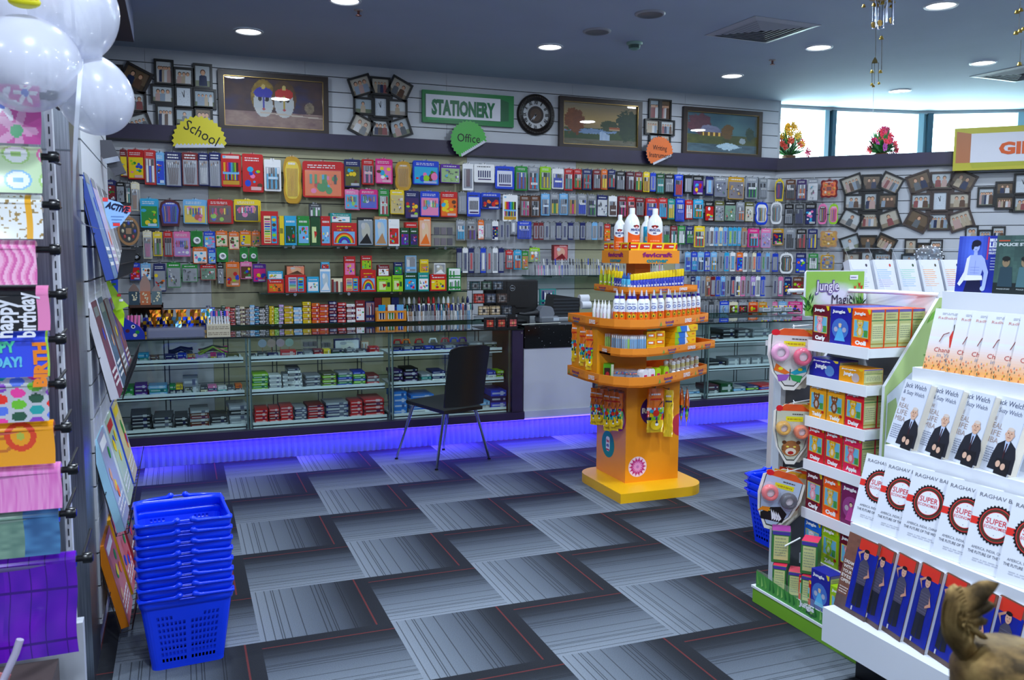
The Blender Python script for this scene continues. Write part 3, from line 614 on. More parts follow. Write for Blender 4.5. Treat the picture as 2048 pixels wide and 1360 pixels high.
def clockface(mb, x0, x1, z0, z1, y):
    mb.fq(x0, x1, z0, z1, y, 'c4ccd4'); cx, cz = (x0+x1)/2, (z0+z1)/2
    mb.poly([(cx-.003, cz-.004), (cx+.003, cz-.004), (cx+.006, cz+.05), (cx+.002, cz+.05)], y-.0008, 'black'); mb.poly([(cx-.003, cz), (cx-.016, cz+.036), (cx-.011, cz+.038), (cx+.002, cz)], y-.0008, 'black')
    for i in range(12): a = pi*i/6; mb.cbox(cx+.036*cos(a)*.9, y-.0006, cz+.046*sin(a), .003, .0006, .003, 'dgrey')
def window_pic(root, cx, cz, w, h, rot, seed, fc, fr=.016, clock=False, glass='gloss'):
    """one opening of a collage frame: border as a mesh of its own, the snapshot its child"""
    M = Matrix.Translation((cx, 0, cz)) @ Matrix.Rotation(-rot, 4, 'Y')
    a = MB(); a.M = M; W, H = w/2, h/2
    for x0, x1, z0, z1 in ((-W, W, H-fr, H), (-W, W, -H, -H+fr), (-W, -W+fr, -H+fr, H-fr), (W-fr, W, -H+fr, H-fr)): a.box(x0, x1, -.022, 0, z0, z1, fc, 'satin')
    f = a.build('frame_border', root); b = MB(); b.M = M
    (clockface(b, -W+fr, W-fr, -H+fr, H-fr, -.008) if clock else figures(b, -W+fr, W-fr, -H+fr, H-fr, -.008, seed))
    for i in range(len(b.m)): b.m[i] = 'gloss'
    b.build('clock_dial' if clock else 'photo', f)
def collage(style, x, y, z, s, rz, label, seed, fc='0d0c0d', clock=True, flip=False):
    """nine-window collage frame, centre at (x,y,z), overall height s"""
    t = thing('collage_frame', label, 'picture frame', (x, y, z), rz, 'black multi-photo collage frames'); k = s/.60
    if style == 'burst':
        L = [(-.185,.185,.215,.185,-.34),(0,.195,.195,.17,0),(.185,.185,.215,.185,.45),(-.165,0,.19,.165,0),(0,0,.145,.20,0),(.165,0,.19,.165,0),(-.185,-.185,.215,.185,.45),(0,-.195,.195,.17,0),(.185,-.185,.215,.185,-.34)]
    elif style == 'grid':
        L = [(-.15,.19,.155,.21,0),(.005,.165,.165,.155,0),(.155,.18,.155,.21,0),(-.165,.01,.19,.16,0),(0,-.0,.15,.19,0),(.165,-.005,.19,.165,0),(-.15,-.17,.155,.20,0),(0,-.165,.16,.155,0),(.15,-.17,.155,.19,0)]
    elif style == 'four':
        L = [(-.075,.14,.15,.24,0),(.075,.14,.15,.24,0),(-.10,-.06,.20,.18,0),(.10,-.06,.20,.18,0),(-.07,-.20,.14,.13,0),(.075,-.20,.15,.13,0)]
    else:   # row
        L = [(-.33,.02,.16,.20,0),(-.17,.10,.17,.14,0),(-.01,.14,.17,.21,0),(-.165,-.04,.17,.14,0),(.0,-.06,.18,.16,0),(.16,.04,.16,.16,0),(.30,.0,.15,.2,0)]
    for i, (a, b, w, h, r) in enumerate(L):
        if flip: a, r = -a, -r
        r = -r
        window_pic(t, a*k, b*k, w*k, h*k, r, seed*20+i, fc, .019*k, clock and i == (4 if style in ('burst','grid') else (2 if style == 'row' else -1)))
    b = MB(); b.box(-.12*k, .12*k, -.006, 0, -.14*k, .14*k, fc, 'satin'); b.build('backing', t)
def on_wall(u, v, off=.03): p = on(u, v, 1, WN-off); return p.x, WN-off, p.z
x, y, z = on_wall(762, 214); collage('burst', x, y+.026, z, .54, 0, 'black sunburst collage frame with a small clock, left of the green framed sign', 1)
x, y, z = on_wall(368, 193); collage('grid', x, y+.026, z, .56, 0, 'black nine-window collage frame above the yellow starburst tag', 2)
x, y, z = on_wall(222, 200); collage('burst', x, y+.026, z, .58, 0, 'dark sunburst collage frame half hidden behind the lowest balloon', 3, '1c1210', False)
x, y, z = on_wall(1321, 244); collage('four', x, y+.026, z, .50, 0, 'black collage frame between the two landscape paintings', 4)
def on_B(u, v, off=.03): t, z = onB(u, v, off); a, b = Bpt(t, .004); return a, b, z
x, y, z = on_B(1741, 403); collage('burst', x, y, z, .57, BANG, 'black sunburst collage frame on the turned wall beside the card packs', 5, clock=False)
x, y, z = on_B(1880, 402); collage('burst', x, y, z, .60, BANG, 'brown sunburst collage frame with clock on the turned wall', 6, '3a2a24')
x, y, z = on_B(1734, 519); collage('burst', x, y, z, .52, BANG, 'black sunburst collage frame lower on the turned wall, behind the acrylic rack', 7, clock=False)
x, y, z = on_B(2048, 396); collage('row', x, y, z, .56, BANG, 'black stepped collage frame with clock at the right edge', 8)
x, y, z = on_B(1845, 522); collage('grid', x, y, z, .44, BANG, 'black collage frame behind the clear balloon and acrylic rack', 9)
x, y, z = on_B(1968, 497); collage('grid', x, y, z, .44, BANG, 'black collage frame partly hidden behind the two upright discs cases', 10)
# paintings
def painting(name, label, x0, x1, y0, y1, fn, nx, nz, gold='a08450', fc='2a1a12', cat='painting'):
    p0, p1 = on(x0, (y0[0]+y1[0])/2, 1, WN-.04), on(x1, (y0[1]+y1[1])/2, 1, WN-.04); um = (x0+x1)/2
    zt, zb = on(um, (y0[0]+y0[1])/2, 1, WN-.04).z, on(um, (y1[0]+y1[1])/2, 1, WN-.04).z
    W, H = (p1.x-p0.x)/2, (zt-zb)/2; t = thing(name, label, cat, ((p0.x+p1.x)/2, WN-.004, (zt+zb)/2), group='large framed paintings above the ledge')
    a = MB(); fr = .042
    for q in ((-W, W, H-fr, H), (-W, W, -H, -H+fr), (-W, -W+fr, -H+fr, H-fr), (W-fr, W, -H+fr, H-fr)): a.box(q[0], q[1], -.04, 0, q[2], q[3], fc, 'satin')
    a.build('frame', t); b = MB(); i0 = fr; g = .004
    for q in ((-W+i0, W-i0, H-i0-g, H-i0), (-W+i0, W-i0, -H+i0, -H+i0+g), (-W+i0, -W+i0+g, -H+i0, H-i0), (W-i0-g, W-i0, -H+i0, H-i0)): b.box(q[0], q[1], -.036, -.01, q[2], q[3], gold, 'metal')
    b.build('inner_moulding', t); c = MB(); c.art(-W+.045, W-.045, -H+.045, H-.045, -.014, nx, nz, fn, 'picture'); c.build('canvas', t)
m, nt, b = nodes('picture'); a_ = nt.nodes.new('ShaderNodeAttribute'); a_.attribute_name = 'Col'; nt.links.new(a_.outputs['Color'], b.inputs['Base Color']); b.inputs['Roughness'].default_value = .6
b.inputs['Coat Weight'].default_value = 1; b.inputs['Coat Roughness'].default_value = .01; b.inputs['Coat IOR'].default_value = 1.7; MATS['picture'] = m
def nz2(u, v, s):     # cheap value noise
    def h(i, j): return (sin(i*127.1+j*311.7+s*74.7)*43758.5453) % 1
    i, j = math.floor(u), math.floor(v); a, b = u-i, v-j; a, b = a*a*(3-2*a), b*b*(3-2*b)
    return (h(i, j)*(1-a)+h(i+1, j)*a)*(1-b)+(h(i, j+1)*(1-a)+h(i+1, j+1)*a)*b
def fbm(u, v, s): return .5*nz2(u, v, s)+.3*nz2(u*2.1, v*2.1, s+1)+.2*nz2(u*4.3, v*4.3, s+2)
def el(u, v, cx, cy, rx, ry): return ((u-cx)/rx)**2+((v-cy)/ry)**2 < 1
def portrait(u, v):     # two generic painted faces side by side, one blue-browed, one gold-haired
    c = mix('3a2a30', '5a4038', fbm(u*7, v*5, 1)); c = mix(c, '283060', max(0, fbm(u*4, v*4, 5)-.45)*2)
    if v < .32: c = mix('6a4a50', 'a89080', fbm(u*9, v*9, 2))
    for cx, hair, brow in ((.39, 'b09030', '3838a8'), (.60, '6a4a2a', 'c03028')):
        if el(u, v, cx, .62, .125, .36): c = mix(hair, '4a3820', fbm(u*20, v*14, 3))
        if el(u, v, cx, .50, .10, .29): c = mix('c8c8c0', 'a8b0b8', fbm(u*6, v*6, 4))
        if el(u, v, cx, .70, .095, .12) and v > .62: c = rgb(brow)
        if abs(u-cx) < .006 and .38 < v < .66: c = rgb('4848a0' if cx < .5 else 'b09838')
        for e in (-.035, .035):
            if el(u, v, cx+e, .56, .022, .022): c = rgb('302820')
            if el(u, v, cx+e, .60, .028, .012): c = rgb('2a2020')
        if el(u, v, cx+.003, .375, .018, .02): c = rgb('b04848')
        if el(u, v, cx, .83, .022, .05): c = rgb('d0b868')
    if abs(v-(.30-.10*(u-.4))) < .014 and u > .35: c = rgb('c0b0a0')
    if el(u, v, .86, .44, .05, .12): c = mix(c, 'c8b890', fbm(u*30, v*20, 8)*.6)
    return c
def eln(u, v, cx, cy, rx, ry): return ((u-cx)/rx)**2+((v-cy)/ry)**2 < 1+(fbm(u*26, v*20, 9)-.5)*1.5
def waterfall(u, v):
    c = mix('c0a060', '6a6a68', abs(v-.62)*2.2); c = mix(c, '8a7850', fbm(u*4, v*8, 3)*.5)
    if v < .40: c = mix('35482c', '4a5c34', fbm(u*10, v*10, 1))
    if eln(u, v, .38, .33, .36, .06): c = mix('6080a8', '90a8c8', fbm(u*12, v*30, 2))
    if v < .14: c = mix('5a5030', '7a7868', fbm(u*9, v*20, 4))
    if eln(u, v, .15, .55, .13, .30): c = mix('6a3c1c', '8a5028', fbm(u*18, v*18, 5))
    if eln(u, v, .88, .50, .16, .38): c = mix('28382a', '3c4c30', fbm(u*18, v*18, 6))
    if eln(u, v, .62, .48, .12, .13): c = mix('34442c', '4c5434', fbm(u*18, v*18, 7))
    if .49 < u < .63 and .13 < v < .30-.04*cos(u*30): c = mix('8aa8d0', 'c8d8e8', fbm(u*50, v*6, 2))
    if .62 < u < .76 and .37 < v < .46: c = rgb('a85a34') if v > .41 else rgb('c0a078')
    return c
def cottage(u, v):
    c = mix('2c4a60', '3c6068', fbm(u*4, v*5, 3)); c = mix(c, '70a098', max(0, .4-abs(u-.68)-abs(v-.6)*.6))
    if v < .46: c = mix('2c3818', '5c6020', fbm(u*9, v*12, 1))
    if v < .22: c = mix('2c3c44', '54707c', fbm(u*8, v*22, 2))
    if eln(u, v, .18, .72, .17, .24): c = mix('4a2430', '6a3440', fbm(u*20, v*18, 5))
    if eln(u, v, .57, .56, .09, .19): c = mix('5a4420', '7a5420', fbm(u*20, v*20, 6))
    if eln(u, v, .90, .52, .06, .16): c = mix('24382c', '384c30', fbm(u*20, v*20, 7))
    if .20 < u < .50 and .42 < v < .54: c = rgb('5a4020') if int(u*40) % 3 else rgb('f0c050')
    if .17+(v-.5)*.3 < u < .50-(v-.5)*.4 and .52 < v < .70-abs(u-.3)*.3: c = mix('5a5878', '8888a0', fbm(u*14, v*20, 1))
    if eln(u, v, .79, .32, .05, .07): c = mix('8898a0', 'a8b4b8', fbm(u*9, v*9, 3))
    if eln(u, v, .60, .17, .16, .07+.04*sin(u*14)): c = mix('90b8cc', 'd0e4ec', fbm(u*30, v*24, 2))
    return c
painting('framed_painting', 'wide dark framed painting of two stylised faces, above the left shelves', 437, 657, (139, 153), (263, 269), portrait, 110, 60)
painting('framed_painting', 'dark framed landscape painting of autumn trees and a waterfall', 1119, 1284, (190, 205), (297, 303), waterfall, 110, 64)
painting('framed_painting', 'dark framed landscape painting of a lit cottage by a stream', 1367, 1524, (213, 223), (311, 318), cottage, 110, 64)
# wall clock
p = on(1073, 229, 1, WN-.03); t = thing('wall_clock', 'large round black wall clock with pale roman numerals', 'clock', (p.x, WN-.002, p.z)); r = .185*1.0
a = MB(); a.lathe([(r, -.002), (r*1.0, -.02), (r*.93, -.04), (r*.80, -.036), (r*.76, -.018), (r*.68, -.014)], '1a120e', 'satin', 48, axis='y', cap=False); a.lathe([(r*1.0, 0), (r*.6, 0)], '1a120e', 'satin', 40, axis='y', cap=False)
for i in range(40): q = 2*pi*i/40; a.ball((r*.87*cos(q), -.04, r*.87*sin(q)), .006, .004, .006, '2a1c14', 'satin', 6, 4)
a.build('rim', t); b = MB(); b.lathe([(r*.70, -.008), (0, -.008)], 'b4b6b8', 'gloss', 40, axis='y', cap=False); b.build('dial', t)
for i in range(12):
    n = MB(); q = pi/2-2*pi*i/12; n.text(['XII','I','II','III','IV','V','VI','VII','VIII','IX','X','XI'][i], 0, -.016, .034, 'black', y=-.012, align='C', bold=.03, w=[.036,.010,.018,.026,.03,.022,.03,.036,.042,.03,.022,.03][i])
    n.v = [(x*cos(q-pi/2)-z*sin(q-pi/2)+r*.60*cos(q), y, x*sin(q-pi/2)+z*cos(q-pi/2)+r*.60*sin(q)) for x, y, z in n.v]; n.build('numeral', t)
c = MB(); c.disc(0, 0, r*.42, r*.42, -.012, '2a1c14', 'satin', 30); c.disc(0, 0, r*.30, r*.30, -.0125, '4a3626', 'satin', 30); c.build('centre_disc', t)
for L, wd, an in ((.085, .007, -2.3), (.06, .009, -2.05)):
    h = MB(); h.poly([(-wd*sin(an), wd*cos(an)), (wd*sin(an), -wd*cos(an)), (L*cos(an), L*sin(an))][::-1], -.015, 'silver', 'metal'); h.box(-.004, .004, -.016, -.012, -.004, .004, 'silver', 'metal'); h.build('clock_hand', t)
# green framed sign
def sign(label, pts, text, fc, fin, tc, depth, rz, loc, W, H, name='shop_sign', shade=('0e5a30','1c9048'), bold=.035, th=None, tw=None, tx=None):
    t = thing(name, label, 'sign', loc, rz); a = MB(); a.slab([(-W,-H),(W,-H),(W,H),(-W,H)], -depth, 0, fc, 'satin'); a.build('board', t)
    b = MB(); L, Rr, B, T = pts
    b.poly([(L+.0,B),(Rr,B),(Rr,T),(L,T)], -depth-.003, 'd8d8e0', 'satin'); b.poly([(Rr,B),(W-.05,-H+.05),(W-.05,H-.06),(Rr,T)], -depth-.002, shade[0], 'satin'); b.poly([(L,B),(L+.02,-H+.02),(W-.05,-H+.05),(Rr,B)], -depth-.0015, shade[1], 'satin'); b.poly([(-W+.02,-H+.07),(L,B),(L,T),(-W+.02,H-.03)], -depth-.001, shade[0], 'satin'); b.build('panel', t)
    c = MB(); c.text(text, (L+Rr)/2 if tx is None else tx, -(th or .13)/2, th or .13, tc, y=-depth-.006, w=tw, bold=bold, align='C' if tx is None else 'L'); c.build('lettering', t)
p0, p1 = on(845, 178, 1, WN-.04), on(1028, 262, 1, WN-.04); q0, q1 = on(845, 243, 1, WN-.04), on(1028, 186, 1, WN-.04)
W = (p1.x-p0.x)/2; zc = (p0.z+q0.z+p1.z+q1.z)/4; H = (p0.z-q0.z)/2
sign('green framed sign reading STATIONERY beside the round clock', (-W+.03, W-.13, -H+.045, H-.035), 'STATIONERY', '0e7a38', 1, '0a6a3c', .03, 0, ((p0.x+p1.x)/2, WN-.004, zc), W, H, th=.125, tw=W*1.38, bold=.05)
# starburst tags
def burst(x, y, z, r, col, label, lines, rot, cut, backrot=0, depth=.0):
    t = thing('starburst_tag', label, 'tag', (x, y, z), group='starburst section tags')
    pts = []; N = 30
    for i in range(2*N):
        a = 2*pi*i/(2*N); q = r*(1 if i % 2 == 0 else .92); pts.append((q*cos(a), q*sin(a)))
    ca, sa = cos(cut[0]), sin(cut[0]); keep = [p for p in pts if p[0]*ca+p[1]*sa < cut[1]*r]
    b = MB(); b.poly(keep, -.002, 'c4c6cc', 'satin'); b.slab([(a_+.0, b_) for a_, b_ in keep], -.0015, .002, 'c4c6cc', 'satin'); b.build('white_backing', t)
    tt = Vector((-sa, ca)); nn = Vector((ca, sa)); hw = math.sqrt(max(0, 1-cut[1]**2))*r*.93
    f = MB(); pc = sorted(keep, key=lambda p: math.atan2(p[1]+nn.y*r*.4, p[0]+nn.x*r*.4)); f.add([(-nn.x*r*.4, -.004, -nn.y*r*.4)]+[(p[0], -.004, p[1]) for p in pc], [(0, i+1, (i+1) % len(pc)+1) for i in range(len(pc))], col, 'satin'); f.build('coloured_face', t)
    g = MB(); base = nn*cut[1]*r; M_ = 13
    for i in range(M_):
        s0, s1 = -hw+2*hw*i/M_, -hw+2*hw*(i+1)/M_; sm = (s0+s1)/2; p0, p1 = base+tt*s0, base+tt*s1; q0, q1, qm = base+tt*s0*.96-nn*.10*r, base+tt*s1*.96-nn*.10*r, base+tt*sm*.96-nn*.17*r
        g.poly([tuple(p0), tuple(p1), tuple(q1), tuple(qm), tuple(q0)], -.0052, 'c4c6d0', 'satin')
    g.build('folded_edge', t)
    g = MB(); n = len(lines)
    for i, (s_, hh, ww, dx, dz) in enumerate(lines): g.text(s_, dx, dz, hh, 'black', y=-.006, w=ww, rot=rot, align='C')
    g.build('lettering', t)
p = on(399, 284, 1, WN-.10); burst(p.x, WN-.10, p.z, .205, 'd2c418', 'yellow starburst tag reading School on the ledge', [('School', .085, .27, .0, .035)], -.50, (-pi/2+.05, .22))
p = on(937, 280, 1, WN-.10); burst(p.x, WN-.10, p.z, .17, '3ea838', 'green starburst tag reading Office under the green sign', [('Office', .075, .21, 0, -.02)], -.03, (-pi/3+.02, .55))
p = on(1319, 304, 1, WN-.10); burst(p.x, WN-.10, p.z, .15, 'e06a1e', 'orange starburst tag reading Writing Instruments between the landscape paintings', [('Writing', .050, .155, 0, .015), ('Instruments', .050, .25, .012, -.055)], -.03, (-pi/3-.1, .58))
for u, v, cn_ in ((399,284,'yellow'),(937,280,'green'),(1319,304,'orange')):     # the pegs that carry the tags
    pp = on(u, v, 1, WN-.10); h = MB(); h.cyl((0, 0, 0), (0, .052, 0), .006, 'dgrey', 'satin', 8); tag(h.build('tag_peg', loc=(pp.x, WN-.097, pp.z+.03)), f'short peg carrying the {cn_} starburst tag in front of the ledge', 'peg', 'pegs carrying the starburst tags')
# gifts sign on the turned ledge
t0, z0 = onB(1912, 300, .12); X, Y = Bpt(t0+.48, .10)
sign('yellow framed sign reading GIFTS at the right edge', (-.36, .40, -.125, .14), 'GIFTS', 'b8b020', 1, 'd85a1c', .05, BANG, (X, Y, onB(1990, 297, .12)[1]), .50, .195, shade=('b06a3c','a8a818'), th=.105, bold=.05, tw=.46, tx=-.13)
# flowers on the ledge
def flowers(x, y, z, label, cols, seed, s=1.0, leafy=False):
    rnd = random.Random(seed); t = thing('flower_arrangement', label, 'flowers', (x, y, z))
    a = MB(); a.lathe([(.05, 0), (.075, .05), (.07, .06)], '5a3a20', 'matte', 14); a.build('basket', t)
    l = MB()
    for i in range(90):
        an = rnd.uniform(0, 2*pi); el_ = rnd.uniform(.1, 1.2); L = rnd.uniform(.12, .24)*s*(1.25 if el_ > .7 else 1); b0 = Vector((.02*cos(an), .02*sin(an), .06)); d = Vector((cos(an)*cos(el_), sin(an)*cos(el_)*.6, sin(el_))); sd = d.cross(Vector((0, 0, 1))).normalized()*.013*(2 if leafy else 1)
        m1 = b0+d*L*.5+Vector((0, 0, .012)); e = b0+d*L; l.add([b0, m1-sd, e, m1+sd], [(0, 1, 2, 3)], rnd.choice(['1c5a28','2c7a34','184a24','3a8a3c']), 'satin')
    l.build('leaves', t)
    for i in range(44):
        an = rnd.uniform(0, 2*pi); h = rnd.random(); r = (.18*(1-h)**.8+.01)*s; c = (r*cos(an), r*sin(an)*.6-.02, .06+.28*h*s); f = MB(); col = cols[(i*7) % len(cols)] if h < .5 else cols[i % 2]
        for k in range(7):
            q = 2*pi*k/7; R_ = rnd.uniform(.022, .036); f.add([(0, 0, 0), (R_*cos(q-.4), -.004, R_*sin(q-.4)), (R_*1.4*cos(q), -.010, R_*1.4*sin(q)), (R_*cos(q+.4), -.004, R_*sin(q+.4))], [(0, 1, 2, 3)], jit(col, .2, rnd), 'satin')
        f.ball((0, -.006, 0), .009, .008, .009, mix(col, 'brown', .5), 'matte', 6, 4); f.build('flower', t, loc=c)
    st = MB()
    for i in range(5): st.tube([(0, 0, .05), (rnd.uniform(-.08, .08), 0, .36*s)], .002, 'dgreen', 'satin', 4)
    st.build('stems', t)
p = on(1574, 322, 2, FASC[1]); flowers(p.x+.02, p.y-.0, FASC[1]-.004, 'cone of yellow and red flowers on the ledge beside the cottage painting', ['e8a818','e8b828','d83828','e04820','c02858'], 3, 1.2)
p = on(1762, 318, 2, FASC[1]); flowers(p.x, p.y, FASC[1]-.004, 'low bouquet of red flowers and big leaves on the window ledge', ['c02840','a82858','d84050','803078'], 5, .95, True)
# ================================================================ glass shelves on the wall
def shelf_glass(x0, x1, z, label, y0=7.12, y1=7.40, n=4):
    t = thing('glass_shelf', label, 'shelf', ((x0+x1)/2, y1-.002, z)); L = (x1-x0)/2
    a = MB(); a.box(-L, L, y0-y1, -.01, -.008, 0, 'white', 'darkglass'); a.box(-L, L, y0-y1-.001, y0-y1, -.009, .001, '16302a', 'gloss'); a.build('glass_plate', t)
    for i in range(n):
        x = -L+2*L*(i+.5)/n; b = MB(); b.box(x-.012, x+.012, -.20, 0, -.022, -.009, 'silver', 'metal'); b.build('bracket', t)
        c = MB(); c.lathe([(.013, -.012), (.013, 0), (.009, .004)], 'silver', 'chrome', 12, (x+.05, y0-y1-.004, -.014), axis='y'); c.build('clamp', t)
shelf_glass(.60, 2.30, 1.515, 'upper glass shelf of boxed art sets on the beige wall')
shelf_glass(.60, 2.34, 1.132, 'middle glass shelf of red and green boxes on the beige wall')
shelf_glass(-.75, 2.72, .880, 'lowest glass shelf, stacked with small cartons behind the counter', n=6)
shelf_glass(2.96, 4.36, 1.262, 'glass shelf of upright pens behind the till, beneath the wallets', n=3)
shelf_glass(3.9, 5.72, .905, 'low glass shelf behind the right-hand counter', y0=6.85, n=3)
def box_item(w, h, d, style, c1, c2, seed):
    """printed carton standing at z=0, front at y=0, body behind"""
    rnd = random.Random(seed); a = MB(); b = MB(); a.box(-w/2, w/2, 0, d, 0, h, c1, 'print'); y = -.0008
    if style == 'plain': scribble(a, -w*.4, w*.4, h*.3, h*.7, y, mix(c1, c2, .8), 1, rnd)
    elif style == 'art':
        a.fq(-w*.42, w*.42, h*.08, h*.66, y, c2); scribble(a, -w*.36, w*.36, h*.74, h*.88, y, mix(c1, 'white', .8), 1, rnd); a.disc(-w*.36, h*.92, w*.05, w*.03, y-.0002, 'sky', n=8)
        for i in range(10): a.disc(rnd.uniform(-.33, .33)*w, h*rnd.uniform(.16, .58), w*rnd.uniform(.03, .11), h*rnd.uniform(.02, .08), y-.0003-.0001*i, rnd.choice(['red','yellow','blue','green','orange','white','pink','cyan','lime','brown']), n=9)
    elif style == 'rainbow':
        a.fq(-w*.42, w*.42, h*.08, h*.62, y, 'sky'); P = ['red','orange','yellow','green','blue','purple']
        for i, c in enumerate(P):
            r = .40-.045*i; a.disc(0, h*.12, w*r, h*(.46-.05*i), y-.0003-.0001*i, c, n=14, a0=0, a1=pi)
        a.disc(0, h*.12, w*.12, h*.14, y-.0012, 'sky', n=12, a0=0, a1=pi)
        for i in range(8): b.box(-w*.38+w*.76*i/8, -w*.38+w*.76*(i+.7)/8, y-.002, y-.0005, h*.66, h*.72, P[i % 6], 'gloss')
        scribble(a, -w*.3, w*.3, h*.80, h*.88, y, 'yellow', 1, rnd)
    elif style == 'pencils':
        a.fq(-w*.34, w*.05, h*.06, h*.86, y, mix(c2, 'white', .5)); P = ['red','orange','yellow','lime','green','cyan','blue','purple','pink','brown']
        for i in range(10): z = h*.1+h*.72*i/10; b.box(-w*.30, w*.02, y-.002, y-.0005, z, z+h*.04, P[i], 'gloss')
        a.fq(w*.10, w*.40, h*.06, h*.86, y, 'cyan')
        for i in range(5): a.disc(w*.25, h*(.15+.15*i), w*.12, h*.05, y-.0004-.0001*i, P[(i*3) % 10], n=10)
    elif style == 'lime':
        a.fq(-w*.36, w*.1, h*.1, h*.66, y, 'd8e8a0'); a.disc(-w*.0, h*.40, w*.17, h*.17, y-.0003, 'red', n=3, a0=pi/6); a.fq(w*.2, w*.4, h*.3, h*.6, y, 'dgreen'); scribble(a, -w*.4, w*.3, h*.76, h*.86, y, 'dgreen', 1, rnd)
    elif style == 'window':
        a.fq(-w*.44, w*.44, h*.05, h*.95, y, mix(c2, 'white', .2)); n = 6
        for i in range(n): x = -w*.38+w*.76*(i+.5)/n; b.box(x-w*.04, x+w*.04, y-.004, y-.0005, h*.1, h*rnd.uniform(.7, .92), rnd.choice([c1, 'white', c2, 'silver']), 'gloss')
        a.fq(-w*.44, w*.44, h*.2, h*.34, y-.005, c1)
    elif style == 'books':
        n = 5
        for i in range(n): x = -w/2+w*i/n; a.box(x+.001, x+w/n-.001, -.004, d*.9, 0, h*rnd.uniform(.7, 1), rnd.choice(['cream','dred','white','black','maroon','grey']), 'print')
    elif style == 'photo':
        a.fq(-w*.46, w*.46, h*.04, h*.9, y, mix(c2, 'white', .15)); a.disc(w*.02, h*.52, w*.28, h*.3, y-.0003, mix(c2, 'cream', .5), n=14); a.disc(-w*.15, h*.7, w*.14, h*.12, y-.0006, mix(c1, 'white', .6), n=10); a.poly([(-w*.4,h*.08),(w*.4,h*.08),(w*.1,h*.45)], y-.0005, c1); scribble(a, -w*.1, w*.4, h*.88, h*.95, y-.0004, 'white', 1, rnd)
    elif style == 'clearboxes':
        a = MB(); a.box(-w/2, w/2, 0, d, 0, h, 'c8ccd4', 'clear')
        for i in range(6): cx = -w*.42+w*.84*((i % 3)+.5)/3; cz = h*.05+h*.45*(i//3); b.box(cx-w*.11, cx+w*.11, .006, d-.006, cz, cz+h*.3, rnd.choice(['5a4a44','3a3040','6a5a60']), 'satin')
    return a, (b if b.v else None)
PB = dict(art='label',rainbow='sample_pencils',pencils='sample_pencils',lime='label',window='pens',books='label',photo='label',clearboxes='ink_pads',plain='label')
def stand(x0, x1, y0, y1, yf, zbase, style, c1, c2, label, group, name='boxed_set', cat='box', d=.03, tw=0):
    """item seen between x0..x1, y0..y1 in the photograph, standing with its front at depth yf and its base at zbase"""
    seedc[0] += 1; um = (x0+x1)/2; a_, b_ = on(x0, (y0+y1)/2, 1, yf), on(x1, (y0+y1)/2, 1, yf); h = on(um, y0, 1, yf).z-(on(um, y1, 1, yf).z); w = (b_.x-a_.x)*.98
    a, b = box_item(w, h, d, style, c1, c2, seedc[0]); o = a.build(name, loc=((a_.x+b_.x)/2, yf, zbase), rz=tw); tag(o, label, cat, group)
    if b: b.build(PB[style], o)
    return o, h
G1 = 'boxes standing on the upper glass shelf'
for q in [(522,557,421,489,'pencils','red','yellow','tall red pencil box at the left end of the upper glass shelf'),(559,568,430,489,'plain','yellow','dgreen','narrow yellow box beside the tall red pencil box'),
 (569,593,430,489,'art','cyan','dgreen','blue and green box next to the narrow yellow one, upper glass shelf'),(595,619,430,489,'art','green','sky','green box with animal picture, upper glass shelf'),(621,640,432,489,'lime','dgreen','lime','dark green box left of the rainbow boxes, upper glass shelf'),
 (642,661,430,489,'art','red','sky','narrow red box beside the widest rainbow box, upper glass shelf'),(663,714,443,489,'rainbow','red','sky','widest red box with a rainbow, upper glass shelf'),(715,747,432,489,'photo','black','7a8a98','black box with pale waterfall picture, upper glass shelf'),
 (749,775,430,489,'photo','tan','sky','beach-coloured box in the middle of the upper glass shelf'),(777,799,435,489,'art','white','red','white and red box right of the beach-coloured one'),(801,818,452,489,'art','dgreen','purple','short green box, left one of two flowered boxes, upper glass shelf'),(820,836,452,489,'art','dgreen','violet','short green box, right one of two flowered boxes, upper glass shelf'),
 (838,862,431,489,'photo','orange','peach','orange and black box right of the flowered green boxes'),(864,911,441,489,'clearboxes','white','white','clear stack of ink pads at the right end of the upper glass shelf')]:
    stand(*q[:4], 7.17, 1.515, *q[4:7], q[7], G1, d=.035)
stand(660,703,424,443, 7.17, 1.515+on(688,443,1,7.17).z-on(688,489,1,7.17).z, 'art', 'teal', 'white', 'pale green carton lying on top of the widest rainbow box', G1, d=.10)
stand(811,834,441,452, 7.17, 1.515+on(822,452,1,7.17).z-on(822,489,1,7.17).z, 'plain', 'red', 'white', 'small red carton lying on the short flowered green boxes', G1, d=.07)
G2 = 'boxes standing on the middle glass shelf'
def z2(v, u=700): return 1.132+on(u, v, 1, 7.18).z-on(u, 583, 1, 7.18).z
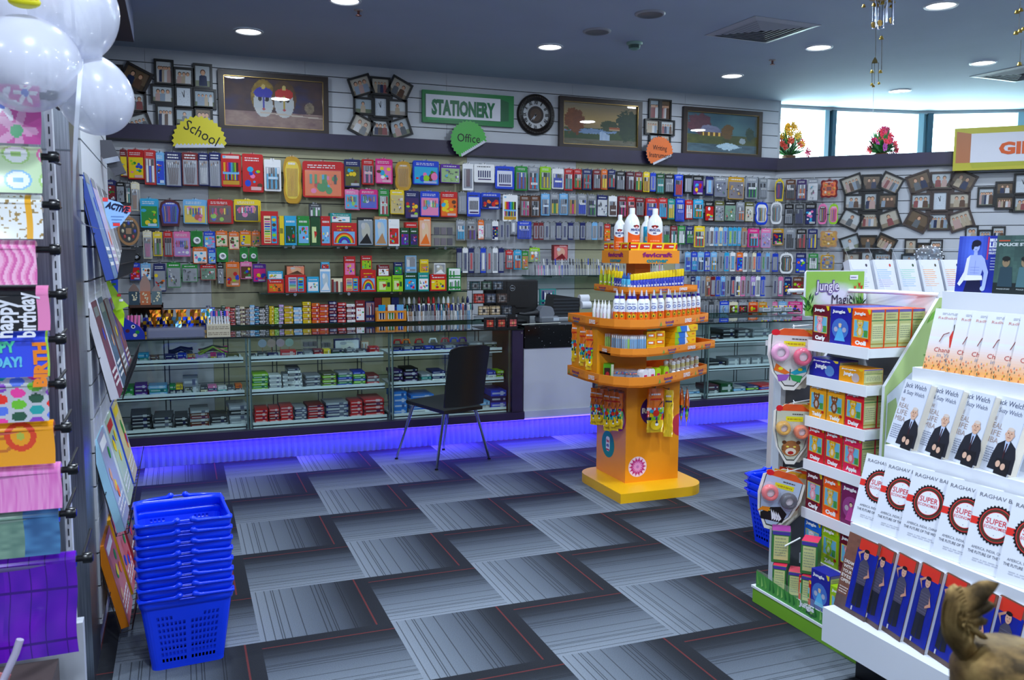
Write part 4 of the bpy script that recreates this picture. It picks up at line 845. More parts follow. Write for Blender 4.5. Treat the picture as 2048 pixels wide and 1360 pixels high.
for q in [(535,568,556,583,'art','red','orange','red box at the left end of the middle glass shelf'),(570,612,548,583,'pencils','red','sky','wide red pencil box near the left end of the middle glass shelf'),(614,638,552,583,'art','cyan','white','small blue box right of the wide red pencil box'),
 (640,661,537,583,'photo','white','sky','tall pale box standing between blue box and the books'),(663,685,556,583,'books','cream','dred','row of thin packs like small books, middle glass shelf'),(687,719,552,583,'pencils','red','yellow','red box under the smaller red box, middle glass shelf'),(721,752,540,583,'rainbow','red','lime','tall red box with rainbow in the middle of the middle glass shelf'),
 (754,783,553,583,'lime','lime','green','lime green box, left one of the pair on the middle glass shelf'),(785,806,551,583,'lime','lime','red','lime green box, right one of the pair on the middle glass shelf'),(808,834,546,583,'art','dgreen','cyan','dark green box right of the lime green pair'),(836,858,546,583,'art','teal','white','pale green pack beside the red and yellow box'),
 (860,893,550,583,'art','red','yellow','red and yellow box at the right of the middle glass shelf'),(896,922,559,583,'window','green','white','lower white pack of green markers, middle glass shelf')]:
    stand(*q[:4], 7.18, 1.132, *q[4:7], q[7], G2, d=.04)
for q in [(535,566,540,556,'art','cyan','white','small blue and white box lying on the leftmost red box',.06),(572,610,529,548,'photo','brown','orange','brown box lying on the wide red pencil box',.10),(642,659,523,537,'art','cyan','red','small carton topping the tall pale box',.05),
 (688,711,512,552,'art','red','pink','red box standing on the red pencil box, middle glass shelf',.04),(722,744,511,540,'art','red','lime','red box standing on the tall rainbow box, middle glass shelf',.04),(755,779,530,553,'art','dred','white','dark red box standing on the left lime green box',.05),
 (788,805,525,551,'art','navy','green','navy box standing on the right lime green box',.04),(811,833,512,546,'window','sky','silver','tall silver and blue pack on the dark green box',.04),(840,857,520,546,'art','yellow','gold','yellow box standing on the pale green pack',.04),
 (868,891,528,550,'photo','white','grey','white box lying on the red and yellow box',.06),(896,922,538,559,'window','green','white','upper white pack of green markers, middle glass shelf',.04)]:
    stand(*q[:4], 7.18, z2(q[3], (q[0]+q[1])/2), *q[4:7], q[7], G2, d=q[8])
# red box and shaped packs leaning above the pens, behind the till
zp = 1.262
stand(1107,1136,489,520, 7.22, zp+.135, 'photo', 'dred', 'red', 'red box above the upright pens behind the till', 'goods on the shelf behind the till', d=.05)
def pen(mb, x, y, z, L, c, cap, tilt=(0, 0), r=.0045):
    top = (x+tilt[0]*L, y+tilt[1]*L, z+L); mid = (x+tilt[0]*L*.62, y+tilt[1]*L*.62, z+L*.62)
    mb.tube([(x, y, z), mid], r, c, 'gloss', 6); mb.tube([mid, top], r*1.15, cap, 'gloss', 6)
PC = [('white','blue'),('navy','navy'),('silver','black'),('dgrey','silver'),('blue','white'),('black','black'),('navy','silver'),('white','navy'),('silver','silver'),('pink','silver')]
def pen_row(x0, x1, y, z, L, cols, n, loc, group, seed=3):
    rnd = random.Random(seed)
    for i in range(n):
        a = MB(); c = cols[rnd.randrange(len(cols))]; pen(a, 0, 0, 0, L*rnd.uniform(.9, 1.0), c[0], c[1], (rnd.uniform(-.05, .05), .12))
        o = a.build('pen', loc=(x0+(x1-x0)*(i+.5)/n, y, z)); b = MB(); b.box(-.0015+.0045, .0045, -.006, -.004, L*.62, L*.85, 'silver', 'metal'); b.build('pocket_clip', o)
        tag(o, f"{cname(c[0])} pen with {cname(c[1])} cap, {nth(i+1)} from left {loc}", 'pen', group)
pen_row(2.985, 4.33, 7.15, zp, .155, PC, 46, 'on the glass shelf behind the till', 'upright pens on the glass shelf behind the till')
for i in range(1):
    a = MB(); a.box(-.67, .67, -.02, -.017, 0, .06, 'e4e8f0', 'clear'); a.box(-.67, .67, .055, .058, 0, .12, 'e4e8f0', 'clear'); tag(a.build('pen_tray', loc=(3.66, 7.15, zp)), 'clear acrylic tray holding the upright pens behind the till', 'tray')
# stacks of small cartons on the lowest shelf
def stack(x, y, z, w, h, n, cols, d, label, group, name='eraser_box', cat='box', seed=0):
    """a pile: every carton is its own object"""
    rnd = random.Random(seed); hh = h/n
    for i in range(n):
        c = cols[i % len(cols)]; a = MB(); a.box(-w/2, w/2, 0, d, 0.0005, hh-.0008, jit(c, .1, rnd), 'print'); a.fq(-w*.42, w*.42, hh*.35, hh*.65, -.0006, mix(c, 'white' if rgb(c)[0] < .6 else 'black', .5)); a.fq(w*.1, w*.3, hh*.15, hh*.85, -.0009, mix(c, 'navy' if i % 2 else 'white', .6))
        o = a.build(name, loc=(x+rnd.uniform(-.003, .003), y+rnd.uniform(0, .004), z+hh*i), rz=rnd.uniform(-.04, .04)); pos = 'bottom' if i == 0 else ('top' if i == n-1 else nth(i+1)+' up')
        tag(o, f"{cname(c) if isinstance(c, str) else 'printed'} carton, {pos}, {label}", cat, group)
zs = .880
SX = lambda u: on(u, 630, 1, 7.13).x
CS = [(412,420,['navy','white']),(422,430,['blue','silver']),(432,441,['dgrey','cream']),(443,450,['dgreen','black']),(451,460,['red','white']),(461,470,['red','dred']),(472,480,['black','white']),(481,490,['cream','brown']),(491,499,['brown','silver']),(500,509,['sky','white']),(510,518,['navy','cyan']),(519,530,['black','white']),
 (531,537,['dgrey','grey']),(539,548,['yellow','yellow']),(549,557,['lime','lime']),(558,567,['lilac','silver']),(569,586,['gold','yellow']),(588,604,['sky','white']),(606,622,['yellow','gold']),(624,639,['orange','red']),(640,657,['red','orange']),(659,674,['navy','dred']),(676,692,['red','dred']),(694,710,['white','dred'])]
for i, (a_, b_, c_) in enumerate(CS):
    x0, x1 = SX(a_), SX(b_); n = 9 if b_-a_ < 13 else 7
    stack((x0+x1)/2, 7.13, zs, x1-x0, .155-.012*(i % 3)+(.02 if a_ > 600 else 0), n, c_, .06, f"{nth(i+1)} pile from left, lowest glass shelf", 'small cartons piled on the lowest glass shelf', seed=i)
# marker tub, tray of pens, bottles
def bottle(name, label, x, y, z, r, h, body, cap, group, neck=.35, capn='cap', band=None, cat='bottle', m='gloss'):
    t = thing(name, label, cat, (x, y, z), group=group); a = MB(); hb = h*.72
    a.lathe([(r*.9, 0), (r, r*.2), (r, hb*.8), (r*.75, hb*.93), (r*neck, hb)], body if not isinstance(body, list) else body, m, 14); a.build('body', t)
    b = MB(); b.lathe([(r*neck*1.15, hb-.001), (r*neck*1.15, hb+(h-hb)*.6), (r*neck*.4, h)], cap, 'gloss', 12); b.build(capn, t)
    if band: c = MB(); c.lathe([(r*1.012, hb*band[1]), (r*1.012, hb*band[2])], band[0], 'print', 14, cap=False); c.build('label', t)
    return t
for i, (u, c1, c2, lb) in enumerate([(808,'black','grey','black'),(818,'black','white','black'),(828,'dgrey','silver','grey'),(838,'white','dred','white'),(847,'white','black','white'),(857,'white','red','white'),(867,'silver','red','silver'),(877,'navy','silver','navy'),(887,'dgrey','white','grey'),(896,'orange','white','orange'),(906,'cream','silver','cream'),(916,'silver','grey','silver'),(926,'white','dgrey','white'),(935,'silver','navy','silver')]):
    bottle('ink_bottle', f"{lb} ink bottle, {nth(i+1)} from the left in the row behind the pens", on(u, 608, 1, 7.20).x, 7.20, zs, .018, .20, c1, c2, 'ink bottles behind the pens on the lowest glass shelf', .6, band=(mix(c1, 'white', .6), .3, .7))
x0, x1 = SX(752), SX(811); W = (x1-x0)/2
t = thing('marker_display', 'orange tray with three openings full of markers on the lowest glass shelf', 'display tray', ((x0+x1)/2, 7.10, zs)); a = MB()
for q in ((-W, W, 0, .02), (-W, W, .075, .09), (-W, -W*.86, .02, .075), (-W*.42, -W*.28, .02, .075), (W*.28, W*.42, .02, .075), (W*.86, W, .02, .075)): a.box(q[0], q[1], 0, .004, q[2], q[3], 'e08a20', 'print')
a.box(-W, W, .06, .064, 0, .09, 'e08a20', 'print'); a.box(-W, W, 0, .064, 0, .004, 'e08a20', 'print'); a.build('tray', t)
for k, cx in enumerate((-W*.62, 0, W*.62)):
    for j in range(5):
        b = MB(); c = [('navy','cyan'),('green','white'),('blue','sky')][k]; pen(b, cx-W*.18+W*.09*j, .02, .006, .135, c[0] if j % 2 else 'white', c[1], r=.006); b.build('marker', t)
for q in ((749,763,'dred','cream'),(764,781,'gold','red'),(783,798,'navy','blue')):
    stand(q[0], q[1], 594, 640, 7.22, zs, 'plain', q[2], q[3], f"small {cname(q[2])} carton above the orange marker tray", 'small cartons above the orange marker tray', d=.05)
stand(711,730,597,640, 7.14, zs, 'art', 'dred', 'white', 'white and dark red packet right of the red carton piles', 'packets near the marker tray', d=.04)
stand(731,749,600,640, 7.14, zs, 'window', 'navy', 'dred', 'pack of dark markers left of the orange marker tray', 'packets near the marker tray', d=.04)
pen_row(SX(813), SX(945), 7.10, zs, .14, [('white','blue'),('white','green'),('silver','black'),('white','teal'),('white','navy'),('dred','red'),('silver','navy'),('black','silver'),('sky','white'),('tan','black')], 40, 'on the lowest glass shelf', 'pens standing on the lowest glass shelf')
a = MB(); W = (SX(945)-SX(813))/2; a.box(-W, W, -.022, -.02, 0, .045, 'e4e8f0', 'clear'); tag(a.build('pen_rack', loc=(SX(879), 7.10, zs)), 'low clear rack in front of the pens on the lowest glass shelf', 'rack')
# right low shelf goods
for i, q in enumerate([(1536,1555,603,628,'art','white','pink'),(1556,1574,602,628,'art','sky','white'),(1576,1608,601,628,'art','hotpink','pink')]):
    pass
for i in range(3):
    x = on(1520+i*22, 632, 1, 7.0).x; a = MB(); a.box(-.045, .045, 0, .06, 0, .035, 'c4ccd4', 'print'); a.fq(-.035, .035, .008, .025, -.001, 'silver'); o = a.build('marble_tray', loc=(x, 6.9, .9055)); tag(o, f"small white tray of coloured beads, {nth(i+1)} from left on the right counter", 'tray', 'bead trays on the right counter')
    for j in range(6): b = MB(); b.ball((-.035+.014*j, .02, .042), .008, .008, .008, ['yellow','green','red','lime','orange','blue'][(i+j) % 6], 'gloss', 8, 6); b.build('bead', o)

# ================================================================ the counter
YF = 6.15; ZT = .88
band = MB(); band.box(-.9, 2.482, 6.12, 6.62, .165, .222, 'grey', 'plum'); band.box(3.122, 5.9, 6.12, 6.62, .165, .222, 'grey', 'plum'); o = band.build('counter_base_band'); tag(o, 'dark plum base band running under all the glass counter cases', 'counter')
pl = MB(); x = -.9; step = .022; v = []; 
n = int(6.8/step)
for i in range(n+1):
    for z in (0, .165): v.append((-.9+i*step, 6.180+(.012 if i % 2 else 0), z))
pl.add(v, [(2*i, 2*i+2, 2*i+3, 2*i+1) for i in range(n)], '6c74a0', 'gloss'); pl.box(-.9, 5.9, 6.195, 6.22, 0, .165, '30303c', 'matte')
tag(pl.build('ribbed_plinth'), 'ribbed pale plinth glowing violet along the foot of the counter', 'plinth')
ls = MB(); ls.box(-.88, 5.88, 6.135, 6.165, .160, .1645, 'white', 'led'); tag(ls.build('light_strip'), 'violet light strip tucked under the counter base band', 'light strip')
for i in range(6):
    l = bpy.data.lights.new('strip_glow', 'AREA'); l.shape = 'RECTANGLE'; l.size = 1.12; l.size_y = .03; l.energy = LED_W*(.6 if i < 2 else 1.25); l.color = (.06, .025, 1)
    o = bpy.data.objects.new('strip_glow', l); COL.objects.link(o); o.location = (-.88+1.13*(i+.5), 6.148, .158); o.rotation_euler = (radians(-14), 0, 0)
# glass cases: each a thing with its panes, uprights and shelves
def glass_case(x0, x1, label, shelves=((.72, 6.30, .34), (.49, 6.26, .34), (.262, 6.20, .42)), back=None):
    t = thing('glass_case', label, 'display case', (0, 0, 0), group='glass cases of the counter')
    g = MB(); g.box(x0, x1, YF, YF+.006, .226, ZT-.009, 'white', 'glass'); g.box(x0, x0+.003, YF-.001, YF+.007, .226, ZT-.009, '9ab8ac', 'satin'); g.build('front_pane', t)
    for x in (x0+.010, x1-.012):
        m_ = MB(); m_.box(x-.006, x+.006, YF+.012, YF+.024, .226, ZT-.010, '8a9a98', 'metal'); m_.build('upright', t)
    for z, y0, d in shelves:
        a = MB(); a.box(x0+.022, x1-.024, y0, y0+d, z-.030, z-.020, 'b8c8c8', 'satin'); a.box(x0+.022, x1-.024, y0, y0+.004, z-.040, z, 'eef6f6', 'satin'); o = a.build('shelf', t); b = MB(); b.box(x0+.022, x1-.024, y0+.004, y0+d, z-.020, z-.016, 'd8e0e0', 'satin'); b.build('liner', o)
glass_case(-.9, .425, 'left glass case of the counter, nearest the magazines'); glass_case(.428, 1.432, 'middle glass case of the counter, with green and red stock')
glass_case(1.436, 2.383, 'glass case behind the black chair'); glass_case(3.13, 4.18, 'glass case half hidden by the orange stand'); glass_case(4.184, 5.9, 'farthest right glass case of the counter')
for a_, b_, lb in ((-.9, 2.478, 'long dark glass counter top left of the till'), (3.125, 5.9, 'dark glass counter top right of the orange stand')):
    g = MB(); g.box(a_, b_, 6.13, 6.62, ZT-.008, ZT, 'white', 'topglass'); t = tag(g.build('counter_glass_top'), lb, 'counter top'); g = MB(); g.box(a_, b_, 6.128, 6.13, ZT-.010, ZT+.001, '101c1c', 'gloss'); g.build('polished_edge', t)
# wooden end panel and inner side
e = MB(); e.box(2.385, 2.475, 6.14, 6.60, .225, ZT-.01, 'grey', 'plum'); e.cbox(2.462, 6.138, .845, .012, .006, .012, 'silver', 'metal'); tag(e.build('end_panel'), 'dark plum end panel closing the glass counter beside the till', 'panel')
# struts for shelves
for i, x in enumerate((-.12, .28, .62, .95, 1.25, 1.62, 1.95, 2.2, 4.35, 4.7, 5.05)):
    b = MB(); b.tube([(x, 6.50, .3), (x, 6.50, .86)], .004, 'dgrey', 'satin', 5); b.tube([(x+.03, 6.50, .3), (x+.03, 6.50, .86)], .004, 'dgrey', 'satin', 5); tag(b.build('shelf_standard'), f"slim dark shelf support, {nth(i+1)} from the left at the back of the counter", 'shelf support', 'dark shelf supports at the back of the glass counter')
# low wooden back of the cases
# till desk
t = thing('till_desk', 'till desk with speckled black granite top and white front', 'desk', (2.79, 6.16, 0)); L = .30
a = MB(); a.box(-L, L, -.01, .46, .72, .895, 'black', 'granite'); a.box(-L, L, .0, .46, .885, .90, 'black', 'granite'); a.build('granite_top', t)
a = MB(); a.box(-L, L, .0, .02, .225, .72, 'b8bcc8', 'satin'); a.box(-L, L, -.02, .02, .168, .225, 'b0b4c2', 'satin'); a.build('front_panel', t)
a = MB(); a.box(L+.0, L+.03, 0, .44, .225, .87, 'grey', 'plum'); a.build('side_panel', t)

# ---- goods in the cases
def csx(u, y): return on(u, 700, 1, y).x
rg = random.Random(5)
def case_items(y, z, items, loc, group):
    items = sorted(items, key=lambda q: q[0])
    for i, (u0, u1, h, n, cols, d) in enumerate(items):
        x0, x1 = csx(u0, y), csx(u1, y); stack((x0+x1)/2, y, z-.0155, (x1-x0)*.96, h, n, cols, d, f"{nth(i+1)} pile from left, {loc}", group, name='stock_box', cat='box', seed=i+u0)
zt_, zm, zb_ = .72, .49, .262
case_items(6.34, zt_, [(265,278,.03,1,['navy'],.08),(275,297,.06,2,['teal','cyan'],.1),(300,318,.04,2,['dgrey','brown'],.1),(330,352,.045,2,['violet','navy'],.1),(355,372,.05,2,['purple','blue'],.1),(375,390,.04,2,['hotpink','gold'],.08),(392,416,.03,1,['lilac'],.1),(420,432,.045,2,['yellow','hotpink'],.08),(434,450,.04,1,['purple'],.08),(452,478,.03,1,['olive'],.1)], 'top shelf of the left case', 'small goods on the top shelf of the left case')
case_items(6.30, zm, [(228,264,.065,2,['green','green'],.2),(266,292,.08,3,['purple','violet'],.15),(294,332,.07,3,['sky','teal','sky'],.15),(336,348,.07,2,['dgrey','green'],.1),(350,364,.07,2,['dgrey','yellow'],.1),(366,382,.05,2,['dgreen','olive'],.1),(364,396,.11,2,['silver','silver'],.2),(398,412,.05,2,['cream','dgrey'],.1),(414,432,.05,3,['pink','navy'],.1),(434,452,.04,2,['teal','white'],.1),(454,466,.04,2,['silver','dgrey'],.1),(468,482,.05,2,['brown','orange'],.1)], 'middle shelf of the left case', 'small goods on the middle shelf of the left case')
case_items(6.24, zb_, [(255,298,.115,5,['black','dgrey','black'],.25),(301,341,.09,4,['dgrey','silver','black'],.25),(344,372,.08,3,['black','black'],.25),(375,414,.12,6,['dred','brown','silver'],.25),(417,452,.07,3,['silver','black','black'],.25),(455,494,.14,4,['silver','silver','black','silver'],.25)], 'bottom shelf of the left case', 'flat boxes on the bottom shelf of the left case')
case_items(6.34, zt_, [(502,512,.03,1,['dgrey'],.06),(514,534,.035,1,['dgrey'],.08),(536,558,.03,1,['navy'],.08),(560,592,.045,1,['red'],.1),(596,606,.03,1,['navy'],.05),(608,626,.03,1,['silver'],.1),(628,646,.045,2,['red','dred'],.1),(648,662,.045,1,['yellow'],.08),(664,690,.04,2,['dgreen','dgrey'],.1),(694,712,.04,2,['dgrey','grey'],.1),(716,734,.035,1,['dgrey'],.1),(738,758,.05,2,['red','red'],.1)], 'top shelf of the middle case', 'small goods on the top shelf of the middle case')
case_items(6.30, zm, [(503,535,.12,7,['lime','green'],.2),(537,562,.105,7,['white','silver'],.15),(564,604,.11,8,['white','silver'],.15),(574,600,.15,8,['white','dgrey'],.2),(610,641,.09,5,['silver','dgrey'],.2),(644,672,.10,6,['lime','olive'],.2),(675,704,.10,6,['blue','green','silver'],.2),(706,730,.10,6,['green','lime','blue'],.2),(733,758,.07,3,['red','silver','dred'],.2)], 'middle shelf of the middle case', 'notebooks and packets on the middle shelf of the middle case')
case_items(6.24, zb_, [(506,533,.10,4,['red','red'],.2),(535,556,.10,5,['red','dred'],.2),(558,584,.11,5,['red','red'],.2),(587,611,.10,6,['navy','silver'],.2),(613,647,.11,6,['red','dred'],.2),(650,696,.12,6,['navy','silver'],.2),(699,724,.12,5,['red','red'],.2),(726,768,.13,5,['red','dred'],.25)], 'bottom shelf of the middle case', 'red and navy boxes on the bottom shelf of the middle case')
case_items(6.34, zt_, [(786,806,.035,2,['blue','navy'],.08),(808,828,.04,2,['blue','silver'],.08),(830,848,.04,2,['blue','navy'],.08),(850,868,.04,2,['navy','blue'],.08),(870,890,.04,2,['blue','navy'],.08),(892,912,.04,2,['blue','silver'],.08),(914,936,.04,2,['blue','navy'],.08),(938,966,.055,3,['silver','olive'],.15),(968,994,.055,3,['silver','dgreen'],.15)], 'top shelf of the right-hand case', 'blue cartons on the top shelf of the right-hand case')
case_items(6.30, zm, [(786,806,.10,4,['black','violet'],.2),(808,836,.11,4,['violet','black'],.2),(842,862,.06,3,['silver','teal'],.2),(864,890,.08,4,['white','navy'],.2),(976,992,.06,2,['white','blue'],.15),(994,1008,.06,3,['lime','olive'],.15)], 'middle shelf of the right-hand case', 'packets on the middle shelf of the right-hand case')
case_items(6.24, zb_, [(786,814,.17,4,['2070c8','2878d0'],.2),(820,868,.14,5,['white','2070c8','silver'],.25),(960,980,.06,2,['silver','sky'],.2),(982,1014,.14,3,['blue','navy'],.3)], 'bottom shelf of the right-hand case', 'blue boxes on the bottom shelf of the right-hand case')
case_items(6.34, zt_, [(1420,1440,.05,2,['maroon','dgrey'],.1),(1444,1470,.10,3,['dgrey','black'],.2),(1474,1500,.09,3,['dgrey','grey'],.2),(1504,1540,.09,3,['grey','silver'],.2)], 'top shelf of the far right case', 'dim boxes on the top shelf of the far right case')
case_items(6.30, zm, [(1416,1454,.05,2,['black','black'],.25),(1458,1480,.07,1,['silver'],.2),(1482,1502,.07,1,['silver'],.2),(1504,1524,.07,1,['silver'],.2),(1526,1548,.07,1,['silver'],.2)], 'middle shelf of the far right case', 'white cartons on the middle shelf of the far right case')
case_items(6.24, zb_, [(1418,1440,.08,2,['dgrey','maroon'],.2),(1444,1468,.09,1,['dgreen'],.2),(1470,1494,.05,3,['silver','sky'],.2),(1496,1520,.05,3,['navy','lime'],.2),(1522,1560,.05,3,['red','blue'],.2),(1370,1402,.05,3,['silver','sky'],.2)], 'bottom shelf of the far right case', 'flat packets on the bottom shelf of the far right case')
# loose goods of the upper case level
for i, (u0, u1, c, lb) in enumerate([(335,388,'40444c','clear plastic bag of dark strips in the left case'),(396,456,'3c8a3c','bundle of green and pink foam shapes in the left case')]):
    x0, x1 = csx(u0, 6.4), csx(u1, 6.4); W = (x1-x0)/2; a = MB(); r_ = random.Random(i)
    for j in range(9): a.tube([(-W+r_.uniform(0, .02), .02*j*.5, .07+.004*j), (0, .01*j, .10+r_.uniform(0, .03)), (W-r_.uniform(0, .02), .01*j, .07+.006*j)], .007, c if i == 0 else ['lime','dgrey','hotpink'][j % 3], 'gloss', 5)
    o = a.build('plastic_bag' if i == 0 else 'foam_bundle', loc=((x0+x1)/2, 6.42, zt_-.06)); tag(o, lb, 'bag' if i == 0 else 'craft foam')
for i in range(4):
    u = 525+i*18; a = MB(); a.lathe([(.030, 0), (.030, .006)], ['b8c0d0','c8a898','c8b0b8','a8c8b8'][i], 'gloss', 18, axis='y'); o = a.build('round_badge', loc=(csx(u, 6.42), 6.42, .80)); tag(o, f"{['grey','tan','pink','green'][i]} round scalloped disc hanging in the middle case", 'badge', 'round scalloped discs in the middle case'); b = MB(); b.cyl((0, .003, -.03), (0, .003, -.095), .003, 'tan', 'satin', 5); b.build('stick', o)
stand(604, 640, 678, 708, 6.44, zt_-.0155, 'clearboxes', 'white', 'white', 'clear storage box on the top shelf of the middle case', 'clear boxes in the middle case', name='storage_box', d=.08)
stand(642, 664, 680, 706, 6.44, zt_-.0155, 'clearboxes', 'white', 'white', 'smaller clear storage box beside the larger one, middle case', 'clear boxes in the middle case', name='storage_box', d=.08)
stand(668, 720, 674, 702, 6.44, zt_-.0155, 'photo', 'navy', 'white', 'white, blue and red box standing in the middle case', 'boxes in the middle case', d=.05)
stand(722, 738, 680, 702, 6.44, zt_-.0155, 'window', 'tan', 'cream', 'small tan pack standing in the middle case', 'boxes in the middle case', d=.04)
for i, (u, c) in enumerate([(795,'red'),(812,'orange'),(838,'red'),(866,'white'),(890,'red'),(908,'blue'),(925,'purple')]):
    a = MB(); a.tube([(-.03, 0, 0), (-.02, 0, .03), (.02, 0, .03), (.03, 0, 0)], .008, c, 'gloss', 6); o = a.build('stapler', loc=(csx(u, 6.40), 6.40, zt_+.045)); b = MB(); b.box(-.035, .035, -.01, .01, -.012, 0, 'silver', 'metal'); b.build('metal_base', o); tag(o, f"small {cname(c)} stapler lying in the right-hand case, {nth(i+1)} from the left", 'stapler', 'small staplers in the right-hand case')

# ---- on the left counter top
zt = ZT
def zon(u, v, y): return on(u, v, 1, y).z
# clear tray
x0, x1 = on(293, 665, 1, 6.2).x, on(411, 665, 1, 6.2).x; W = (x1-x0)/2
t = thing('plastic_tray', 'long clear plastic tray on the left counter top', 'tray', ((x0+x1)/2, 6.18, zt)); a = MB()
for q in ((-W, W, 0, .003, 0, .07), (-W, W, .13, .133, 0, .07), (-W, -W+.003, 0, .133, 0, .07), (W-.003, W, 0, .133, 0, .07), (-W, W, 0, .133, 0, .003)): a.box(*q, 'b0b4cc', 'clear')
a.build('tray_body', t); a = MB()
for i in range(7): a.box(-W+.01, W-.01, .01+.015*i, .02+.015*i, .004, .05+.002*i, ['787c98','8a8ca0'][i % 2], 'gloss')
a.build('sheets', t)
# marker carton
x0, x1 = on(413, 650, 1, 6.2).x, on(460, 650, 1, 6.2).x; W = (x1-x0)/2
t = thing('marker_carton', 'cream carton of upright pale markers on the counter top', 'carton', ((x0+x1)/2, 6.18, zt)); a = MB(); a.box(-W, W, 0, .12, 0, .085, 'd8ceb4', 'print'); rr = random.Random(2)
for k in (0, 1): scribble(a, -W*.9, W*.9, .01+.04*k, .035+.04*k, -.0008, '9a8c78', 2, rr)
a.build('carton_body', t)
for i in range(8): b = MB(); pen(b, -W*.85+W*1.7*i/7, .04, .08, .095, 'd8dce4', ['teal','lilac','blue','pink'][i % 4], (rr.uniform(-.1, .1), .1), r=.007); b.build('marker', t)
# foil packets
for i in range(10):
    u = 298+i*13; x = on(u, 625, 1, 6.45).x; a = MB(); c = ['navy','d07020','navy','brown','sky','d07020','blue','c8703c','navy','sky'][i]; W = .035; r_ = random.Random(i)
    pts = [(-W, -.0, 0), (W, 0, 0), (W*.9, .015, .10), (-W*.9, .015, .10)]; v = []
    for jj in range(6):
        for ii in range(5): v.append((-W+2*W*ii/4+r_.uniform(-.004, .004), -.014*sin(pi*ii/4)*sin(pi*jj/5)+r_.uniform(-.004, .004)+.02*jj/5, .12*jj/5))
    a.add(v, [(jj*5+ii, jj*5+ii+1, (jj+1)*5+ii+1, (jj+1)*5+ii) for jj in range(5) for ii in range(4)], [jit(c if (ii+jj) % 3 else 'gold', .3, r_) for jj in range(5) for ii in range(4)], 'foil'); v2 = [(p[0], p[1]+.006, p[2]) for p in v]; a.add(v2, [(jj*5+ii, (jj+1)*5+ii, (jj+1)*5+ii+1, jj*5+ii+1) for jj in range(5) for ii in range(4)], c, 'foil')
    o = a.build('foil_packet', loc=(x, 6.42+.02*(i % 2), zt+.004+.05*(i % 2)), rz=r_.uniform(-.3, .3)); tag(o, f"shiny foil packet, {nth(i+1)} from left behind the clear tray", 'packet', 'shiny foil packets behind the clear tray')
a = MB(); a.box(-.28, .28, 0, .09, 0, .05, '5a4038', 'satin'); tag(a.build('display_box', loc=(on(360, 640, 1, 6.45).x, 6.44, zt)), 'low brown box under the foil packets', 'box')
# blue dinosaur-faced pencil stand with pink rubbers
x = on(268, 655, 1, 6.2).x; t = thing('pencil_stand', 'blue pencil stand with a round eye at the left end of the counter', 'pencil stand', (x, 6.2, zt)); a = MB(); a.slab([(-.075, 0), (.065, 0), (.06, .04), (.03, .085), (-.07, .15)], 0, .05, '2038b0', 'print'); a.build('body', t)
a = MB(); a.disc(-.005, .082, .013, .013, -.001, 'white'); a.disc(-.004, .082, .007, .007, -.0015, 'black'); a.build('eye', t)
for q, c in (((-.04, .055), '5a2030'), ((.02, .045), 'green'), ((.005, .025), 'cream')): b = MB(); b.disc(q[0], q[1], .013, .012, -.001, c); b.build('spot', t)
for i in range(4): b = MB(); b.tube([(-.04+.022*i, .03, .06), (-.035+.022*i, .03, .155)], .009, 'pink', 'satin', 8); b.build('rubber_tip', t)
# wooden three-arched display with small cards
x0, x1 = on(256, 600, 1, 6.9).x, on(325, 600, 1, 6.9).x; W = (x1-x0)/2; zd = on(290, 610, 1, 6.9).z
t = thing('arched_card_stand', 'brown stand with three arched panels behind the foil packets', 'display stand', ((x0+x1)/2, 6.9, zd)); a = MB(); a.box(-W, W, 0, .10, -.02, 0, '4a2c20', 'satin'); HB = .8805-zd; a.box(-W, W, .27, .28, HB, 0, '4a2c20', 'satin'); a.box(-W, W, .2, .28, -.02, 0, '4a2c20', 'satin'); a.box(-W, W, 0, .28, HB, HB+.01, '4a2c20', 'satin'); a.box(-W, -W+.008, 0, .28, HB, 0, '4a2c20', 'satin'); a.box(W-.008, W, 0, .28, HB, 0, '4a2c20', 'satin'); a.box(-W, W, 0, .10, -.14, -.13, '4a2c20', 'satin'); a.build('shelf_unit', t)
for i, (hh, c) in enumerate(((.16, '8a7068'), (.23, 'b08c80'), (.15, '9a8a8a'))):
    cx = -W*.66+W*.66*i; w_ = W*.30; b = MB(); b.slab([(cx-w_, 0), (cx+w_, 0), (cx+w_, hh*.7), (cx+w_*.5, hh*.88), (cx, hh), (cx-w_*.5, hh*.88), (cx-w_, hh*.7)], .05, .055, c, 'satin', back='5a3028'); b.build('arched_panel', t)
    for j in range(1): b = MB(); b.box(cx-w_, cx+w_, .02, .045, 0, .10, ['3a5060','d07850','6a8088'][i], 'print'); figs = random.Random(i); [b.disc(cx+figs.uniform(-.6, .6)*w_, figs.uniform(.02, .09), .006, .007, .019-.0002*q, 'cream', n=7) for q in range(9)]; b.build('card_pack', t)
for i in range(7):
    a = MB(); a.lathe([(.011, 0), (.011, .05), (.008, .056), (.008, .07)], ['silver','silver','black'], 'gloss', 10); o = a.build('glitter_jar', loc=((x0+x1)/2-W*.85+W*1.7*i/6, 6.93, zd-.13)); tag(o, f"small glitter jar, {nth(i+1)} from the left below the arched panels", 'jar', 'small glitter jars in the brown stand')

